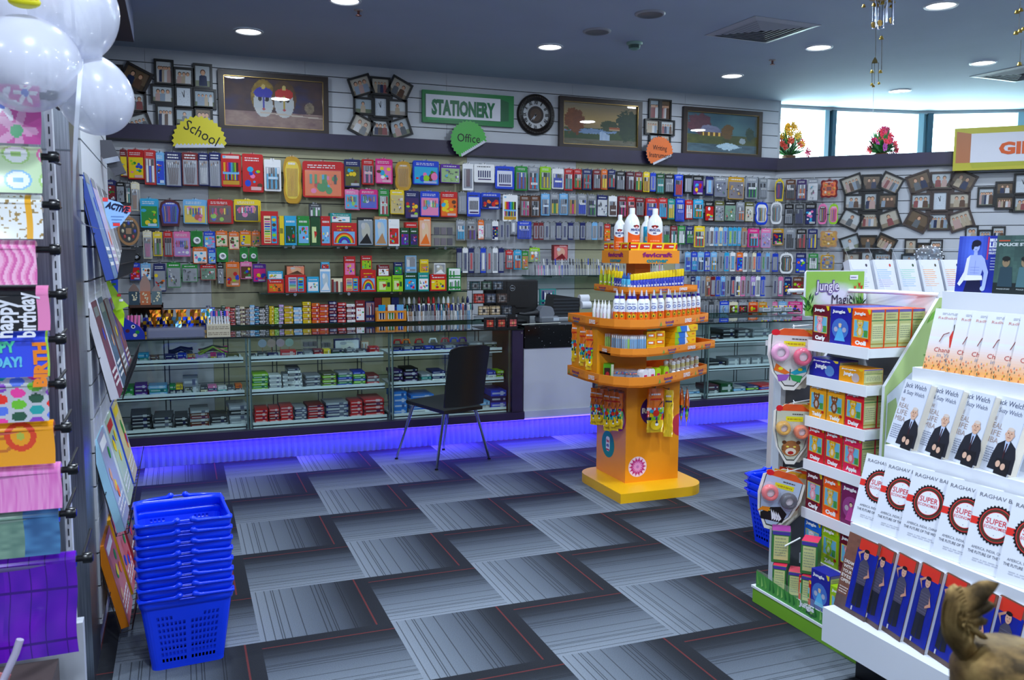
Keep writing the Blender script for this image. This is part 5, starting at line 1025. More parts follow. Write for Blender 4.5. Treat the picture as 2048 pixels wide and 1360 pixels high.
# ---- till
x0, x1 = on(976, 600, 1, 6.42).x, on(1083, 600, 1, 6.42).x; W = (x1-x0)/2; zm0, zm1 = on(1030, 640, 1, 6.42).z, on(1030, 560, 1, 6.42).z
t = thing('computer_monitor', 'black computer monitor seen from behind on the till desk', 'monitor', ((x0+x1)/2, 6.50, .90), radians(-3)); H0, H1 = .06, zm1-.90
a = MB(); a.bbox(-W, W, 0, .045, H0, H1, .012, '101114', 'satin'); a.box(-W*.6, W*.6, -.02, 0, H0+.06, H1-.05, '0c0d0f', 'satin'); a.build('case', t)
a = MB(); a.lathe([(.024, 0), (.024, -.003), (.020, -.003), (.020, 0)], 'silver', 'metal', 26, (0, -.021, H1-.068), axis='y', cap=False); a.text('DELL', 0, H1-.073, .011, 'silver', y=-.0235, w=.032, bold=.03, align='C'); a.build('badge', t)
a = MB(); a.box(-.03, .03, -.02, .02, .0, H0+.08, '101114', 'satin'); a.bbox(-.12, .12, -.05, .07, 0, .014, .004, '101114', 'satin'); a.build('stand', t)
a = MB(); a.box(-W+.012, W-.012, .045, .046, H0+.012, H1-.012, '1c2026', 'gloss'); a.build('screen', t)
# barcode reader / card machine
p = on(1100, 640, 1, 6.30); t = thing('credit_card_machine', 'grey card machine with a dark roller on the till desk', 'card machine', (p.x, 6.30, .90))
a = MB(); a.bbox(-.085, .085, 0, .13, 0, .055, .012, '6a7078', 'satin'); a.slab([(-.085, .05), (.03, .05), (.045, .075), (.03, .12), (.01, .135), (-.06, .135), (-.085, .10)], .01, .11, '767c86', 'satin'); a.build('body', t)
a = MB(); a.tube([(-.09, .05, .085), (-.12, .05, .08), (-.20, .05, .075), (-.25, .05, .08)], [.032,.02,.012,.012], '22252a', 'satin', 12); a.build('handle', t); a = MB(); a.box(.03, .08, -.001, 0, .02, .045, 'b8c4d0', 'gloss'); a.build('label', t)
# printer with paper rolls
p = on(1118, 600, 1, 6.5); t = thing('till_printer', 'black ribbed till printer with white paper rolls on the desk', 'printer', (p.x+.05, 6.48, .90)); a = MB(); a.slab([(-.13, 0), (.13, 0), (.13, .19), (-.09, .22), (-.10, .20)], 0, .18, '14161a', 'satin')
for i in range(6): a.box(-.11, .12, -.006, 0, .04+.027*i, .052+.027*i, '2a2e34', 'satin')
a.build('body', t); a = MB(); a.bbox(-.11, .17, -.05, .0, 0, .035, .008, '8a9098', 'satin'); a.build('base_tray', t)
for k, (zz, yy) in enumerate(((.185, .03), (.13, -.01))): b = MB(); b.lathe([(.032, 0), (.032, .085)], 'dadde4', 'matte', 18, (0, yy, zz), axis='x'); b.v = [(x_+.14, y_, z_) for x_, y_, z_ in b.v]; b.build('paper_roll', t)
a = MB(); pts = [on(u, v, 1, 6.19) for u, v in ((1042,650),(1050,646),(1063,643),(1078,647),(1092,651),(1106,652),(1120,650),(1126,645))]; a.tube([(q.x, 6.17+.02*i*.5, .904+max(0, .004)) for i, q in enumerate(pts)], .0035, 'd0d4c8', 'satin', 6); tag(a.build('white_cable'), 'white cable lying across the granite till top', 'cable')
stand(1080, 1112, 578, 610, 6.9, on(1096, 610, 1, 6.9).z, 'window', 'teal', 'navy', 'pack of thin coloured pens right of the monitor', 'packs behind the till', d=.03)
a = MB(); q0 = on(1096, 612, 1, 6.9); a.box(-.2, .2, -.05, .2, -.02, 0, '3a3c40', 'satin'); a.box(-.2, -.18, -.05, .2, -(q0.z)+.0, -.02, '3a3c40', 'satin'); a.box(.18, .2, -.05, .2, -(q0.z), -.02, '3a3c40', 'satin'); tag(a.build('back_table', loc=(q0.x, 6.93, q0.z)), 'dark narrow table behind the till carrying a pen pack', 'table')
# wire rack of small boxed badges, on the end of the glass top
def wires(mb, x0, x1, z0, z1, y, nx, nz, col='0e0e10', r=.0018):
    for i in range(nx+1): x = x0+(x1-x0)*i/nx; mb.tube([(x, y, z0), (x, y, z1)], r, col, 'satin', 4)
    for j in range(nz+1): z = z0+(z1-z0)*j/nz; mb.tube([(x0, y, z), (x1, y, z)], r, col, 'satin', 4)
x0, x1 = on(960, 640, 1, 6.22).x, on(1030, 640, 1, 6.22).x; W = (x1-x0)/2
t = thing('wire_rack', 'black stepped wire rack of little boxes beside the monitor', 'wire rack', ((x0+x1)/2, 6.2, zt)); tiers = [(0, .0, .085, .04), (.06, .10, .17, -.0), (.12, .19, .265, -.025), (.17, .29, .36, -.05)]
for i, (dy, za, zb, dx) in enumerate(tiers):
    a = MB(); wires(a, -W+dx, W+dx*.3, za, zb, dy, 8, 3); a.tube([(-W+dx, dy, za), (-W+dx, .2, za)], .002, '0e0e10', 'satin', 4); a.tube([(W+dx*.3, dy, za), (W+dx*.3, .2, za)], .002, '0e0e10', 'satin', 4); a.box(-W+dx, W+dx*.3, dy, dy+.05, za, za+.002, '0e0e10', 'satin'); a.build('wire_tier', t)
a = MB(); a.tube([(-W, .22, 0), (-W, .2, .36)], .003, '0e0e10', 'satin', 5); a.tube([(W, .22, 0), (W, .2, .36)], .003, '0e0e10', 'satin', 5); a.box(-W, W, 0, .22, 0, .003, '0e0e10', 'satin'); a.build('wire_frame', t)
RC = [['d04838','d05040','e06868'],['d0b890','c8b088','3a4450'],['b83830','4a5468','5a4a44'],['2c4a50','3c5a4c','485868']]
for i, (dy, za, zb, dx) in enumerate(tiers):
    for j in range(3):
        cx = -W*.66+dx*.7+W*.66*j; w_ = W*.27; b = MB(); b.box(-w_, w_, 0, .035, 0, (zb-za)*.95, '2a2226' if i == 0 else RC[i][j], 'print'); b.fq(-w_*.7, w_*.7, (zb-za)*.12, (zb-za)*.72, -.001, RC[i][j] if i == 0 else mix(RC[i][j], 'white', .3)); b.disc(0, (zb-za)*.42, w_*.3, .013, -.0014, 'peach' if i == 0 else 'dgrey', n=8)
        o = b.build('badge_box', loc=((x0+x1)/2+cx, 6.2+dy+.006, zt+za+.0035)); tag(o, f"small boxed badge in the {['bottom','second','third','top'][i]} tier of the wire rack, {['left','middle','right'][j]} one", 'box', 'small boxes in the wire rack')

# ================================================================ chair in front of the counter
def chair():
    legs = [on(793, 918, 2, 0), on(873, 940, 2, 0), on(978, 918, 2, 0), on(887, 900, 2, 0)]
    c = sum(legs, Vector())/4; t = thing('visitor_chair', 'black visitor chair with thin chrome legs facing the counter', 'chair', (c.x, c.y, 0)); zs_ = .44
    # seat corners read at seat height; the backrest rises on the side towards the camera-right
    sc = [on(812, 800, 2, zs_+.0), on(888, 822, 2, zs_), on(965, 806, 2, zs_+.02), on(900, 786, 2, zs_+.0)]
    S_ = [q-c for q in sc]; lf, nr, rt, bk = S_     # left-front, near, right, far
    a = MB(); N = 8; top = []; 
    def P(i, j):     # i along left->right, j near->far
        u, v = i/N, j/N; p = (nr*(1-v)+lf*v)*(1-u)+(rt*(1-v)+bk*v)*u; return Vector((p.x, p.y, zs_-.012*sin(pi*v)*sin(pi*u)))
    v = [P(i, j) for j in range(N+1) for i in range(N+1)]; f = [(j*(N+1)+i, j*(N+1)+i+1, (j+1)*(N+1)+i+1, (j+1)*(N+1)+i) for j in range(N) for i in range(N)]
    a.add(v, f, '141518', 'satin', True); a.add([q-Vector((0, 0, .022)) for q in v], [x[::-1] for x in f], '141518', 'satin', True)
    ed = [j*(N+1) for j in range(N+1)]; e1 = list(range(N+1)); e2 = [N*(N+1)+i for i in range(N+1)]; e3 = [j*(N+1)+N for j in range(N+1)]; M_ = (N+1)**2; vv = v+[q-Vector((0, 0, .022)) for q in v]
    for E_ in (e1, e2, ed, e3): a.add(vv, [(E_[k], E_[k+1], E_[k+1]+M_, E_[k]+M_) for k in range(N)], '141518', 'satin')
    a.build('seat', t)
    # backrest on the near->right edge, leaning outward
    out = ((nr+rt)/2-(lf+bk)/2); out.z = 0; out.normalize(); b = MB(); v = []; NU, NV = 10, 12
    A0, A1 = nr+Vector((0, 0, 0)), rt
    for j in range(NV+1):
        t_ = j/NV; lean = .012+.10*t_**1.3; zz = zs_+.02+.41*t_; inset = 0 if t_ < .9 else .02*((t_-.9)*10)**2
        for i in range(NU+1):
            u = i/NU; p = A0*(1-u)+A1*u; ctr = (A0+A1)/2; p = p+(ctr-p)*(inset*2); p = p+out*(lean+.03*sin(pi*u)); v.append(Vector((p.x, p.y, zz-(.02*(2*u-1)**4 if j == NV else 0))))
    f = [(j*(NU+1)+i, j*(NU+1)+i+1, (j+1)*(NU+1)+i+1, (j+1)*(NU+1)+i) for j in range(NV) for i in range(NU)]; b.add(v, f, '121316', 'satin', True); v2 = [q-out*.02 for q in v]; b.add(v2, [x[::-1] for x in f], '121316', 'satin', True); M_ = len(v); vv = v+v2
    for E_ in ([i for i in range(NU+1)], [NV*(NU+1)+i for i in range(NU+1)], [j*(NU+1) for j in range(NV+1)], [j*(NU+1)+NU for j in range(NV+1)]): b.add(vv, [(E_[k], E_[k+1], E_[k+1]+M_, E_[k]+M_) for k in range(len(E_)-1)], '121316', 'satin')
    b.build('backrest', t)
    cs = sum(S_, Vector())/4; cs.z = 0
    for q, s_ in zip(legs, (lf, nr, rt, bk)):
        q = q-c; top = cs+(Vector((s_.x, s_.y, 0))-cs)*.80; l = MB(); l.tube([(q.x, q.y, .004), (q.x*.9+top.x*.1, q.y*.9+top.y*.1, .05), (top.x*.9+q.x*.1, top.y*.9+q.y*.1, zs_-.06), (top.x, top.y, zs_-.024)], [.008, .009, .011, .011], 'c8ccd4', 'chrome', 10); l.build('leg', t)
        ft = MB(); ft.cyl((q.x, q.y, 0), (q.x, q.y, .012), .012, 'black', 'satin', 10); ft.build('foot_cap', t)
    u_ = MB(); u_.tube([tuple((cs+(Vector((s.x, s.y, 0))-cs)*.78)+Vector((0, 0, zs_-.03))) for s in (lf, nr, rt, bk)], .008, 'c8ccd4', 'chrome', 6, closed=True); u_.build('seat_frame', t)
chair()
# ================================================================ orange craft stand in the middle of the shop
def bend(mb, i0, cx, cy, r, a):      # wrap what was drawn flat at x (since vertex i0) round an upright cylinder, facing angle a from -Y
    for i in range(i0, len(mb.v)):
        x, y, z = mb.v[i]; k = a+x/r; rr = r-y; mb.v[i] = (cx+rr*sin(k), cy-rr*cos(k), z)
OR, OR2 = 'f29a12', 'e88408'
GX, GY = 2.70, 4.735
t = thing('display_stand', 'orange craft stand with four shelves and yellow base in mid floor', 'display stand', (0, 0, 0)); t.location = (0, 0, 0)
def arc(cx, cy, r, a0, a1, n=7): return [(cx+r*cos(radians(a0+(a1-a0)*i/n)), cy+r*sin(radians(a0+(a1-a0)*i/n))) for i in range(n+1)]
a = MB(); a.plate([(2.37, 4.335)]+arc(2.83, 4.485, .15, -90, 0)+arc(2.83, 4.82, .15, 0, 90)+arc(2.52, 4.82, .15, 90, 180), 0, .058, 'f4b808', 'satin'); a.build('base', t)
a = MB(); a.box(2.51, 2.885, 4.54, 4.93, .058, .72, OR, 'satin'); p_ = a.build('pedestal', t)
OUT = [(2.27,4.88),(2.255,4.60),(2.268,4.44),(2.305,4.33),(2.37,4.262),(2.45,4.24),(2.56,4.27),(2.78,4.39),(2.96,4.50),(3.13,4.615),(3.13,4.93)]
OUTB = [(2.33,4.88),(2.30,4.5),(2.30,4.36),(2.325,4.29),(2.38,4.245),(2.47,4.235),(2.58,4.265),(2.78,4.36),(2.96,4.44),(3.12,4.52),(3.12,4.93)]
OUTD = [(2.44,4.86),(2.40,4.55),(2.375,4.40),(2.39,4.325),(2.44,4.30),(2.55,4.33),(2.75,4.42),(2.93,4.50),(2.98,4.52),(2.98,4.86)]
def lip(out, z0, z1, nm, txt=True):
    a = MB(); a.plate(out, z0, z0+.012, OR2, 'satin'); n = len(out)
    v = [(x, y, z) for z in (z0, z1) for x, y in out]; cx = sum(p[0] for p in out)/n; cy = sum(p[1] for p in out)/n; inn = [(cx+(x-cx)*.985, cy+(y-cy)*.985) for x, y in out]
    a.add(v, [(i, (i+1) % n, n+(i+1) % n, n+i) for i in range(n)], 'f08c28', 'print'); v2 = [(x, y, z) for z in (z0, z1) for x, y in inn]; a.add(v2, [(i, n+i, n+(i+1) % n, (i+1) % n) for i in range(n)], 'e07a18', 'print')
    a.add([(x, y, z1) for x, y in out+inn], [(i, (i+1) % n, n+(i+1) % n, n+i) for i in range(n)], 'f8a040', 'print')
    s = a.build('shelf', t); H = z1-z0; b = MB(); segs = [(i, i+1) for i in range(n-2) if math.hypot(out[i+1][0]-out[i][0], out[i+1][1]-out[i][1]) > .12]; k = 0
    for i, j in segs:
        p, q = out[i], out[j]; L = math.hypot(q[0]-p[0], q[1]-p[1]); an = math.atan2(q[1]-p[1], q[0]-p[0]); b.M = Matrix.Translation((p[0], p[1], z0)) @ Matrix.Rotation(an, 4, 'Z')
        if k % 2: b.text('EXPRESS', L*.5, H*.3, H*.42, 'white', y=-.002, w=L*.42, bold=.03, align='C'); b.poly([(L*.25, H*.15), (L*.8, H*.35), (L*.95, H*.55), (L*.7, H*.3), (L*.3, H*.12)], -.001, 'e04818')
        else: b.text('fevicraft', L*.5, H*.42, H*.30, '7a2a78', y=-.002, w=L*.40, bold=.03, align='C'); b.text('corner', L*.5, H*.14, H*.26, '2070a8', y=-.002, w=L*.3, bold=.03, align='C'); b.poly([(L*.05, H*.2), (L*.16, H*.25), (L*.11, H*.7)], -.001, '78a040'); b.disc(L*.85, H*.6, .004, .004, -.001, 'red', n=6)
        k += 1
    if b.v: b.build('lip_print', s)
    return s
lip(OUT, .700, .760, 'a'); lip(OUTB, .878, .925, 'b'); lip(OUT, 1.035, 1.090, 'c'); lip(OUTD, 1.232, 1.272, 'd')
a = MB(); a.box(2.285, 2.62, 4.50, 4.85, .712, 1.035, OR, 'satin'); a.build('side_board', t)
a = MB(); a.box(2.54, 2.645, 4.52, 4.63, 1.05, 1.42, 'd88010', 'satin'); a.build('post', t)
a = MB(); a.box(2.43, 2.77, 4.40, 4.74, 1.405, 1.482, 'f09020', 'satin'); h_ = a.build('header', t)
b = MB(); 
for q in ((2.43, 4.40, 0, .34),): 
    b.M = Matrix.Translation((2.43, 4.40, 1.402)); b.text('fevicraft', .19, .042, .026, '8a1a6a', y=-.002, w=.20, bold=.045, align='C'); b.text('corner', .19, .010, .024, '18808a', y=-.002, w=.145, bold=.045, align='C')
b.M = Matrix.Translation((2.43, 4.74, 1.402)) @ Matrix.Rotation(radians(-90), 4, 'Z'); b.text('fevicraft', .18, .042, .026, '8a1a6a', y=-.002, w=.19, bold=.045, align='C'); b.text('corner', .18, .010, .024, '18808a', y=-.002, w=.14, bold=.045, align='C'); b.build('header_print', h_)
a = MB()
for (ox, oy, rz_) in ((2.44, 4.41, 0), (2.44, 4.73, radians(-90))):
    a.M = Matrix.Translation((ox, oy, 1.482)) @ Matrix.Rotation(rz_, 4, 'Z'); a.box(0, .32, 0, .006, 0, .045, 'f0c010', 'print'); a.box(0, .32, -.001, 0, .010, .036, 'd82818', 'print')
    for k in range(4): a.poly([(.05+.08*k, .0), (.062+.08*k, .0), (.072+.08*k, .045), (.060+.08*k, .045)], -.002, 'f8d020'); scribble(a, .0+.085*k+.008, .0+.085*k+.045, .014, .032, -.002, 'white', 1, random.Random(k))
a.M = None; a.build('red_strip', t)
# stickers on the pedestal
def sticker(nm, fn): b = MB(); fn(b); b.build(nm, p_)
def s1(b): b.M = Matrix.Translation((2.70, 4.54, .50)); b.disc(0, 0, .092, .092, -.001, '4a1a78', n=32); b.text('Ran', -.082, -.012, .032, 'white', y=-.0022, w=.075, bold=.05); b.text('goli', -.002, -.012, .032, 'white', y=-.0022, w=.075, bold=.05)
def s2(b):
    b.M = Matrix.Translation((2.595, 4.54, .155)); N = 14
    b.disc(0, 0, .064, .064, -.0008, 'f0d8f0', n=28)
    for r, c, sh in ((.062, 'c02878', 0), (.050, 'd060b0', .5), (.036, 'e8a0d8', 0)):
        for k in range(N): q = 2*pi*(k+sh)/N; b.poly([(0, 0), (r*.62*cos(q-.2), r*.62*sin(q-.2)), (r*cos(q), r*sin(q)), (r*.62*cos(q+.2), r*.62*sin(q+.2))], -.0012-.0004*(r < .06)-.0004*(r < .04), c)
    b.disc(0, 0, .010, .010, -.0024, 'c87ac0', n=12)
def s3(b): b.M = Matrix.Translation((2.51, 4.77, .255)) @ Matrix.Rotation(radians(-90), 4, 'Z'); b.disc(0, 0, .085, .085, -.001, '108a80', n=32); b.poly(rounded(-.026, .026, -.045, .05, .02, 4), -.0016, 'white'); b.text('fevi', 0, .012, .022, 'c02830', y=-.0022, w=.04, bold=.04, align='C'); b.text('stik', 0, -.016, .022, '2040a0', y=-.0022, w=.04, bold=.04, align='C'); b.fq(-.022, .022, -.04, -.03, -.0022, 'c02830')
def s4(b): b.M = Matrix.Translation((2.51, 4.625, .45)) @ Matrix.Rotation(radians(-90), 4, 'Z'); b.disc(0, 0, .082, .082, -.001, 'c83848', n=30); b.disc(0, 0, .066, .066, -.0016, 'd8d8dc', n=30); b.text('FEX', 0, -.014, .036, '2a3038', y=-.0022, w=.09, bold=.04, align='C')
def s5(b): b.M = Matrix.Translation((2.868, 4.54, .40)); b.poly([(.016, -.07), (.016, .07)]+[(.016-.05*sin(pi*(i+.5)/8), .07*cos(pi*(i+.5)/8)) for i in range(8)], -.001, 'c83848')
for n_, f_ in (('purple_sticker', s1), ('flower_sticker', s2), ('teal_sticker', s3), ('round_white_sticker', s4), ('red_edge_sticker', s5)): sticker(n_, f_)
# ---- bottles
FA = radians(-30)
def glue(x, y, z, r, h, scheme, label, group, name='glue_bottle', ang=FA):
    t = thing(name, label, 'bottle', (x, y, z), group=group); a = MB()
    if scheme == 'big':
        a.lathe([(r*.94, 0), (r, h*.03), (r, h*.58), (r*.93, h*.68), (r*.70, h*.78), (r*.40, h*.85), (r*.34, h*.865)], 'f0f2f4', 'gloss', 24); a.build('body', t); b = MB(); b.lathe([(r*.36, h*.86), (r*.36, h*.985), (r*.33, h)], 'f4f6f8', 'gloss', 16); b.build('cap', t)
        c = MB(); i0 = 0; c.art(-r*1.15, r*1.15, h*.02, h*.36, -.001, 10, 1, lambda u, v: rgb('f06010')); 
        for k in range(10): u0, u1 = -r*1.15+r*.23*k, -r*1.15+r*.23*(k+1); top = lambda u: h*(.36+.08*((u/(r*1.15))**2)); c.poly([(u0, h*.355), (u1, h*.355), (u1, top(u1)), (u0, top(u0))], -.001, 'f06010')
        c.disc(0, h*.56, r*.36, r*.22, -.0012, 'c02018', n=12); c.disc(-r*.3, h*.57, r*.16, r*.12, -.0013, '401810', n=8); c.disc(r*.3, h*.57, r*.16, r*.12, -.0013, '401810', n=8)
        c.text('FEVICOL', 0, h*.455, h*.055, '1a2a7a', y=-.0016, w=r*1.5, bold=.04, align='C'); c.text('MR', 0, h*.395, h*.035, '1a2a7a', y=-.0016, w=r*.45, bold=.04, align='C'); scribble(c, -r*.6, r*.6, h*.08, h*.26, -.0016, 'ffb080', 3, random.Random(1))
        bend(c, 0, 0, 0, r, ang); c.build('label', t)
    elif scheme == 'squeeze':
        a.lathe([(r*.94, 0), (r, h*.03), (r, h*.62), (r*.9, h*.70), (r*.5, h*.765)], 'eef0f4', 'gloss', 16); a.build('body', t); b = MB(); b.lathe([(r*.62, h*.755), (r*.62, h*.83)], '38289a', 'gloss', 12); b.build('collar', t)
        b = MB(); b.lathe([(r*.55, h*.83), (r*.5, h*.88), (r*.26, h*.94), (r*.2, h)], 'c0c8e0', 'clear', 12); b.lathe([(r*.3, h*.83), (r*.12, h*.98)], 'd8d8e8', 'gloss', 8); b.build('nozzle', t)
        c = MB(); c.art(-r*1.3, r*1.3, 0, h*.40, -.0008, 8, 1, lambda u, v: rgb('f86a08')); c.poly([(-r*1.3, h*.398), (r*1.3, h*.398), (r*.6, h*.45), (0, h*.43), (-r*.6, h*.40)], -.0008, 'f86a08')
        c.disc(0, h*.515, r*.62, h*.045, -.001, '2048a8', n=14); c.disc(0, h*.515, r*.45, h*.026, -.0014, 'e8ecf8', n=12); scribble(c, -r*.5, r*.5, h*.60, h*.64, -.001, '303890', 1, random.Random(2)); c.disc(0, h*.29, r*.52, h*.10, -.001, '48a020', n=12); c.disc(0, h*.29, r*.3, h*.055, -.0014, 'e8d020', n=10); c.disc(0, h*.28, r*.16, h*.035, -.0018, '202020', n=8); c.disc(r*.4, h*.38, r*.3, h*.03, -.0016, 'c83010', n=8)
        bend(c, 0, 0, 0, r, ang); c.build('label', t)
    else:
        body, cap, mid = scheme
        a.lathe([(r*.92, 0), (r, h*.04), (r, h*.60), (r*.7, h*.68)], body, 'gloss', 12); a.build('body', t); b = MB(); b.lathe([(r*.72, h*.67), (r*.72, h*.80), (r*.3, h*.88), (r*.15, h)], cap, 'gloss', 10) if cap != 'yellow' or mid == 'lime' else b.lathe([(r*.95, h*.66), (r*.98, h*.95), (r*.85, h)], cap, 'gloss', 12); b.build('cap', t)
        c = MB(); c.fq(-r*.7, r*.7, h*.10, h*.48, -.0008, mid); c.disc(0, h*.32, r*.5, r*.5, -.0012, 'e8e8f0', n=10); bend(c, 0, 0, 0, r, ang); c.build('label', t)
for (u, v, r_, h_b, y_, lb, an) in [(1240,430,.036,.205,4.57,'left white and orange glue bottle of the smaller pair on top of the orange stand',0),(1264,417,.046,.243,4.50,'large white glue bottle, second from left on top of the orange stand',38),(1293,430,.036,.205,4.64,'small white glue bottle half hidden behind the large right one on the orange stand',60),(1310,417,.046,.243,4.50,'large white glue bottle at the right on top of the orange stand',0)]:
    q = on(u, 450, 1, y_); glue(q.x, y_, 1.482, r_, h_b+.005, 'big', lb[:100], 'big glue bottles on top of the orange stand', ang=FA+radians(an))
stand(1290, 1296, 438, 486, 4.60, 1.482, 'plain', '28a8d8', 'yellow', 'thin blue and yellow packet among the big glue bottles', 'big glue bottles on top of the orange stand', name='packet', cat='packet', d=.02)
def along(out, i, j, n, inset, s0=0, s1=1):
    p, q = Vector(out[i]), Vector(out[j]); d = (q-p).normalized(); nn = Vector((-d.y, d.x)); return [p+(q-p)*(s0+(s1-s0)*(k+.5)/n)+nn*inset for k in range(n)]
def row(out, us, y0, z, v, slope, **k): pass
# shelf c: squeeze bottles along the front edge
pts = [on(u, 640, 2, 1.047) for u in (1218,)]
def edge_pt(out, u, z, inset):       # the point just inside the shelf edge seen at column u
    best = None
    for (x0, y0), (x1, y1) in zip(out, out[1:]):
        d = ray(u, 620); den = (x1-x0)*d.y-(y1-y0)*d.x
        if abs(den) < 1e-9: continue
        k = ((EYEP.x-x0)*d.y-(EYEP.y-y0)*d.x)/den; 
        if -1e-6 <= k <= 1+1e-6:
            x, y = x0+(x1-x0)*k, y0+(y1-y0)*k; L = math.hypot(x1-x0, y1-y0); nx, ny = -(y1-y0)/L, (x1-x0)/L
            if best is None or math.hypot(x, y) < best[2]: best = (x+nx*inset, y+ny*inset, math.hypot(x, y))
    if best is None: p = on(u, 620, 1, 4.5); return p.x, p.y
    return best[0], best[1]
for i in range(9):
    x, y = edge_pt(OUT, 1225+i*15.2, 1.05, .035); glue(x, y, 1.047, .022, .212, 'squeeze', f"white and orange squeeze bottle, {nth(i+1)} from left on the bottle shelf", 'large squeeze bottles on the orange stand')
for i in range(7):
    x, y = edge_pt(OUT, 1350+i*9.3, 1.05, .035+.0*(i % 2)); glue(x, y, 1.047, .0165, .205, 'squeeze', f"slim violet-collared squeeze bottle, {nth(i+1)} from left at the right end of the bottle shelf", 'slim squeeze bottles on the orange stand')
for i in range(5):
    x, y = edge_pt(OUT, 1178+i*7.6, 1.05, .04); glue(x, y, 1.047, .014, .145, ('e8e8ec', 'f4f4f4', 'hotpink' if i % 2 else 'lime'), f"small lime and pink glitter bottle, {nth(i+1)} from left on the bottle shelf", 'small glitter bottles on the orange stand')
for i in range(2):
    x, y = edge_pt(OUT, 1205+i*7, 1.05, .10); glue(x, y, 1.047, .015, .150, ('d8d8e0', 'silver', 'hotpink'), f"clear and pink tube bottle, {['left','right'][i]} one of two beside the glitter bottles", 'clear pink tube bottles on the orange stand')
for i in range(2):
    x, y = edge_pt(OUT, 1153+i*8, 1.05, .03); a = MB(); a.box(-.022, .022, -.01, .01, 0, .035, 'lime', 'print'); a.disc(0, .018, .009, .008, -.011, 'maroon', n=8); tag(a.build('lime_carton', loc=(x, y, 1.047), rz=FA), f"tiny lime green carton, {['left','right'][i]} one at the shelf's left tip", 'box', 'tiny lime cartons on the orange stand')
# shelf d
for i in range(7):
    x, y = edge_pt(OUTD, 1194+i*4.2, 1.25, .025+.03*(i % 2)); glue(x, y, 1.244, .0115, .138, ('b8d020', 'yellow', 'lime'), f"lime bottle with yellow cone cap, {nth(i+1)} from left on the top bottle shelf", 'lime bottles on the orange stand')
for i in range(4):
    x, y = edge_pt(OUTD, 1216+i*5.2, 1.25, .03); glue(x, y, 1.244, .012, .115, ('3038a0', 'yellow', 'white'), f"short blue bottle with yellow cap, {nth(i+1)} from left beside the lime ones", 'short blue bottles on the orange stand')
for i in range(5):
    x, y = edge_pt(OUTD, 1236+i*5.2, 1.25, .03); glue(x, y, 1.244, .0115, .108, ('48b0d8', '2858a0', 'sky'), f"small light blue bottle, {nth(i+1)} from left on the top bottle shelf", 'light blue bottles on the orange stand')
for i in range(19):
    x, y = edge_pt(OUTD, 1264+i*5.9, 1.25, .03); glue(x, y, 1.244, .0135, .100+.0016*i, ('2a38b0', 'yellow', '5060d0' if i % 3 else 'white'), f"blue glue bottle with yellow cap, {nth(i+1)} from left on the top bottle shelf", 'blue glue bottles with yellow caps on the orange stand')
# shelf b: tube packs, yellow cartons and long boxes
for i, (u, c) in enumerate([(1203,'lime'),(1216,'6890b0'),(1228,'6890b0'),(1240,'6890b0'),(1252,'lime'),(1264,'5098c8'),(1276,'5098c8'),(1288,'5098c8'),(1299,'5098c8')]):
    x, y = edge_pt(OUTB, u, .9, .045); t2 = thing('tube_pack', f"see-through pack of small paint tubes, {nth(i+1)} from left, third shelf of the orange stand", 'tube pack', (x, y, .890), FA, 'packs of paint tubes on the orange stand'); a = MB(); a.box(-.018, .018, -.022, .03, 0, .014, 'lime', 'print'); a.box(-.018, .018, -.022, .03, .014, .108, 'e0e4ec', 'clear'); a.disc(0, .007, .006, .004, -.0225, 'red', n=6); a.build('tray', t2)
    for k in range(3): b = MB(); b.lathe([(.005, .014), (.005, .085), (.003, .09), (.003, .102)], [c, mix(c, 'white', .4), 'white'], 'gloss', 8, (-.011+.011*k, -.010, 0)); b.build('tube', t2)
def rot_box(nm, x, y, z, w, d, h, c, rz, label, cat, group, art=None):
    a = MB(); a.box(-w/2, w/2, 0, d, 0, h, c, 'print'); art and art(a, w, d, h); return tag(a.build(nm, loc=(x, y, z), rz=rz), label, cat, group)
def y_art(a, w, d, h): a.fq(-w*.4, w*.4, h*.2, h*.75, -.001, 'e87818'); a.fq(-w*.3, w*.2, h*.35, h*.6, -.0015, 'white')
for k in range(3):
    for j in range(2):
        x, y = edge_pt(OUTB, 1313+j*19, .9, .035); rot_box('paint_carton', x, y, .890+.042*k, .055, .07, .041, 'f0b818', FA*.4, f"small yellow carton, {['bottom','middle','top'][k]} of the {['left','right'][j]} pile beside the long boxes", 'box', 'small yellow cartons on the orange stand', y_art)
def long_art(a, w, d, h):
    y = -.001; a.fq(-w*.5, -w*.28, 0, h, y, '90c028'); a.poly([(-w*.28, 0), (-w*.02, 0), (w*.02, h), (-w*.36, h)], y-.0003, '3070c8'); a.poly([(-w*.02, 0), (w*.12, 0), (w*.02, h), (-w*.04, h)], y-.0006, 'e8e8e8'); a.poly([(w*.0, h*.8), (w*.16, h*.1), (w*.18, h*.2)], y-.0009, 'e06818'); a.fq(w*.30, w*.42, h*.35, h*.6, y-.0003, 'e87818')
for k in range(4):
    x, y = edge_pt(OUTB, 1381, .9, .03); rot_box('crayon_box', x+(.012 if k == 3 else 0), y, .890+.036*k, .225, .12, .035, 'f4c010', radians(24), f"long blue and yellow box, {['bottom','second from below','third from below','top'][k]} of the pile on the orange stand", 'box', 'long blue and yellow boxes on the orange stand', long_art)
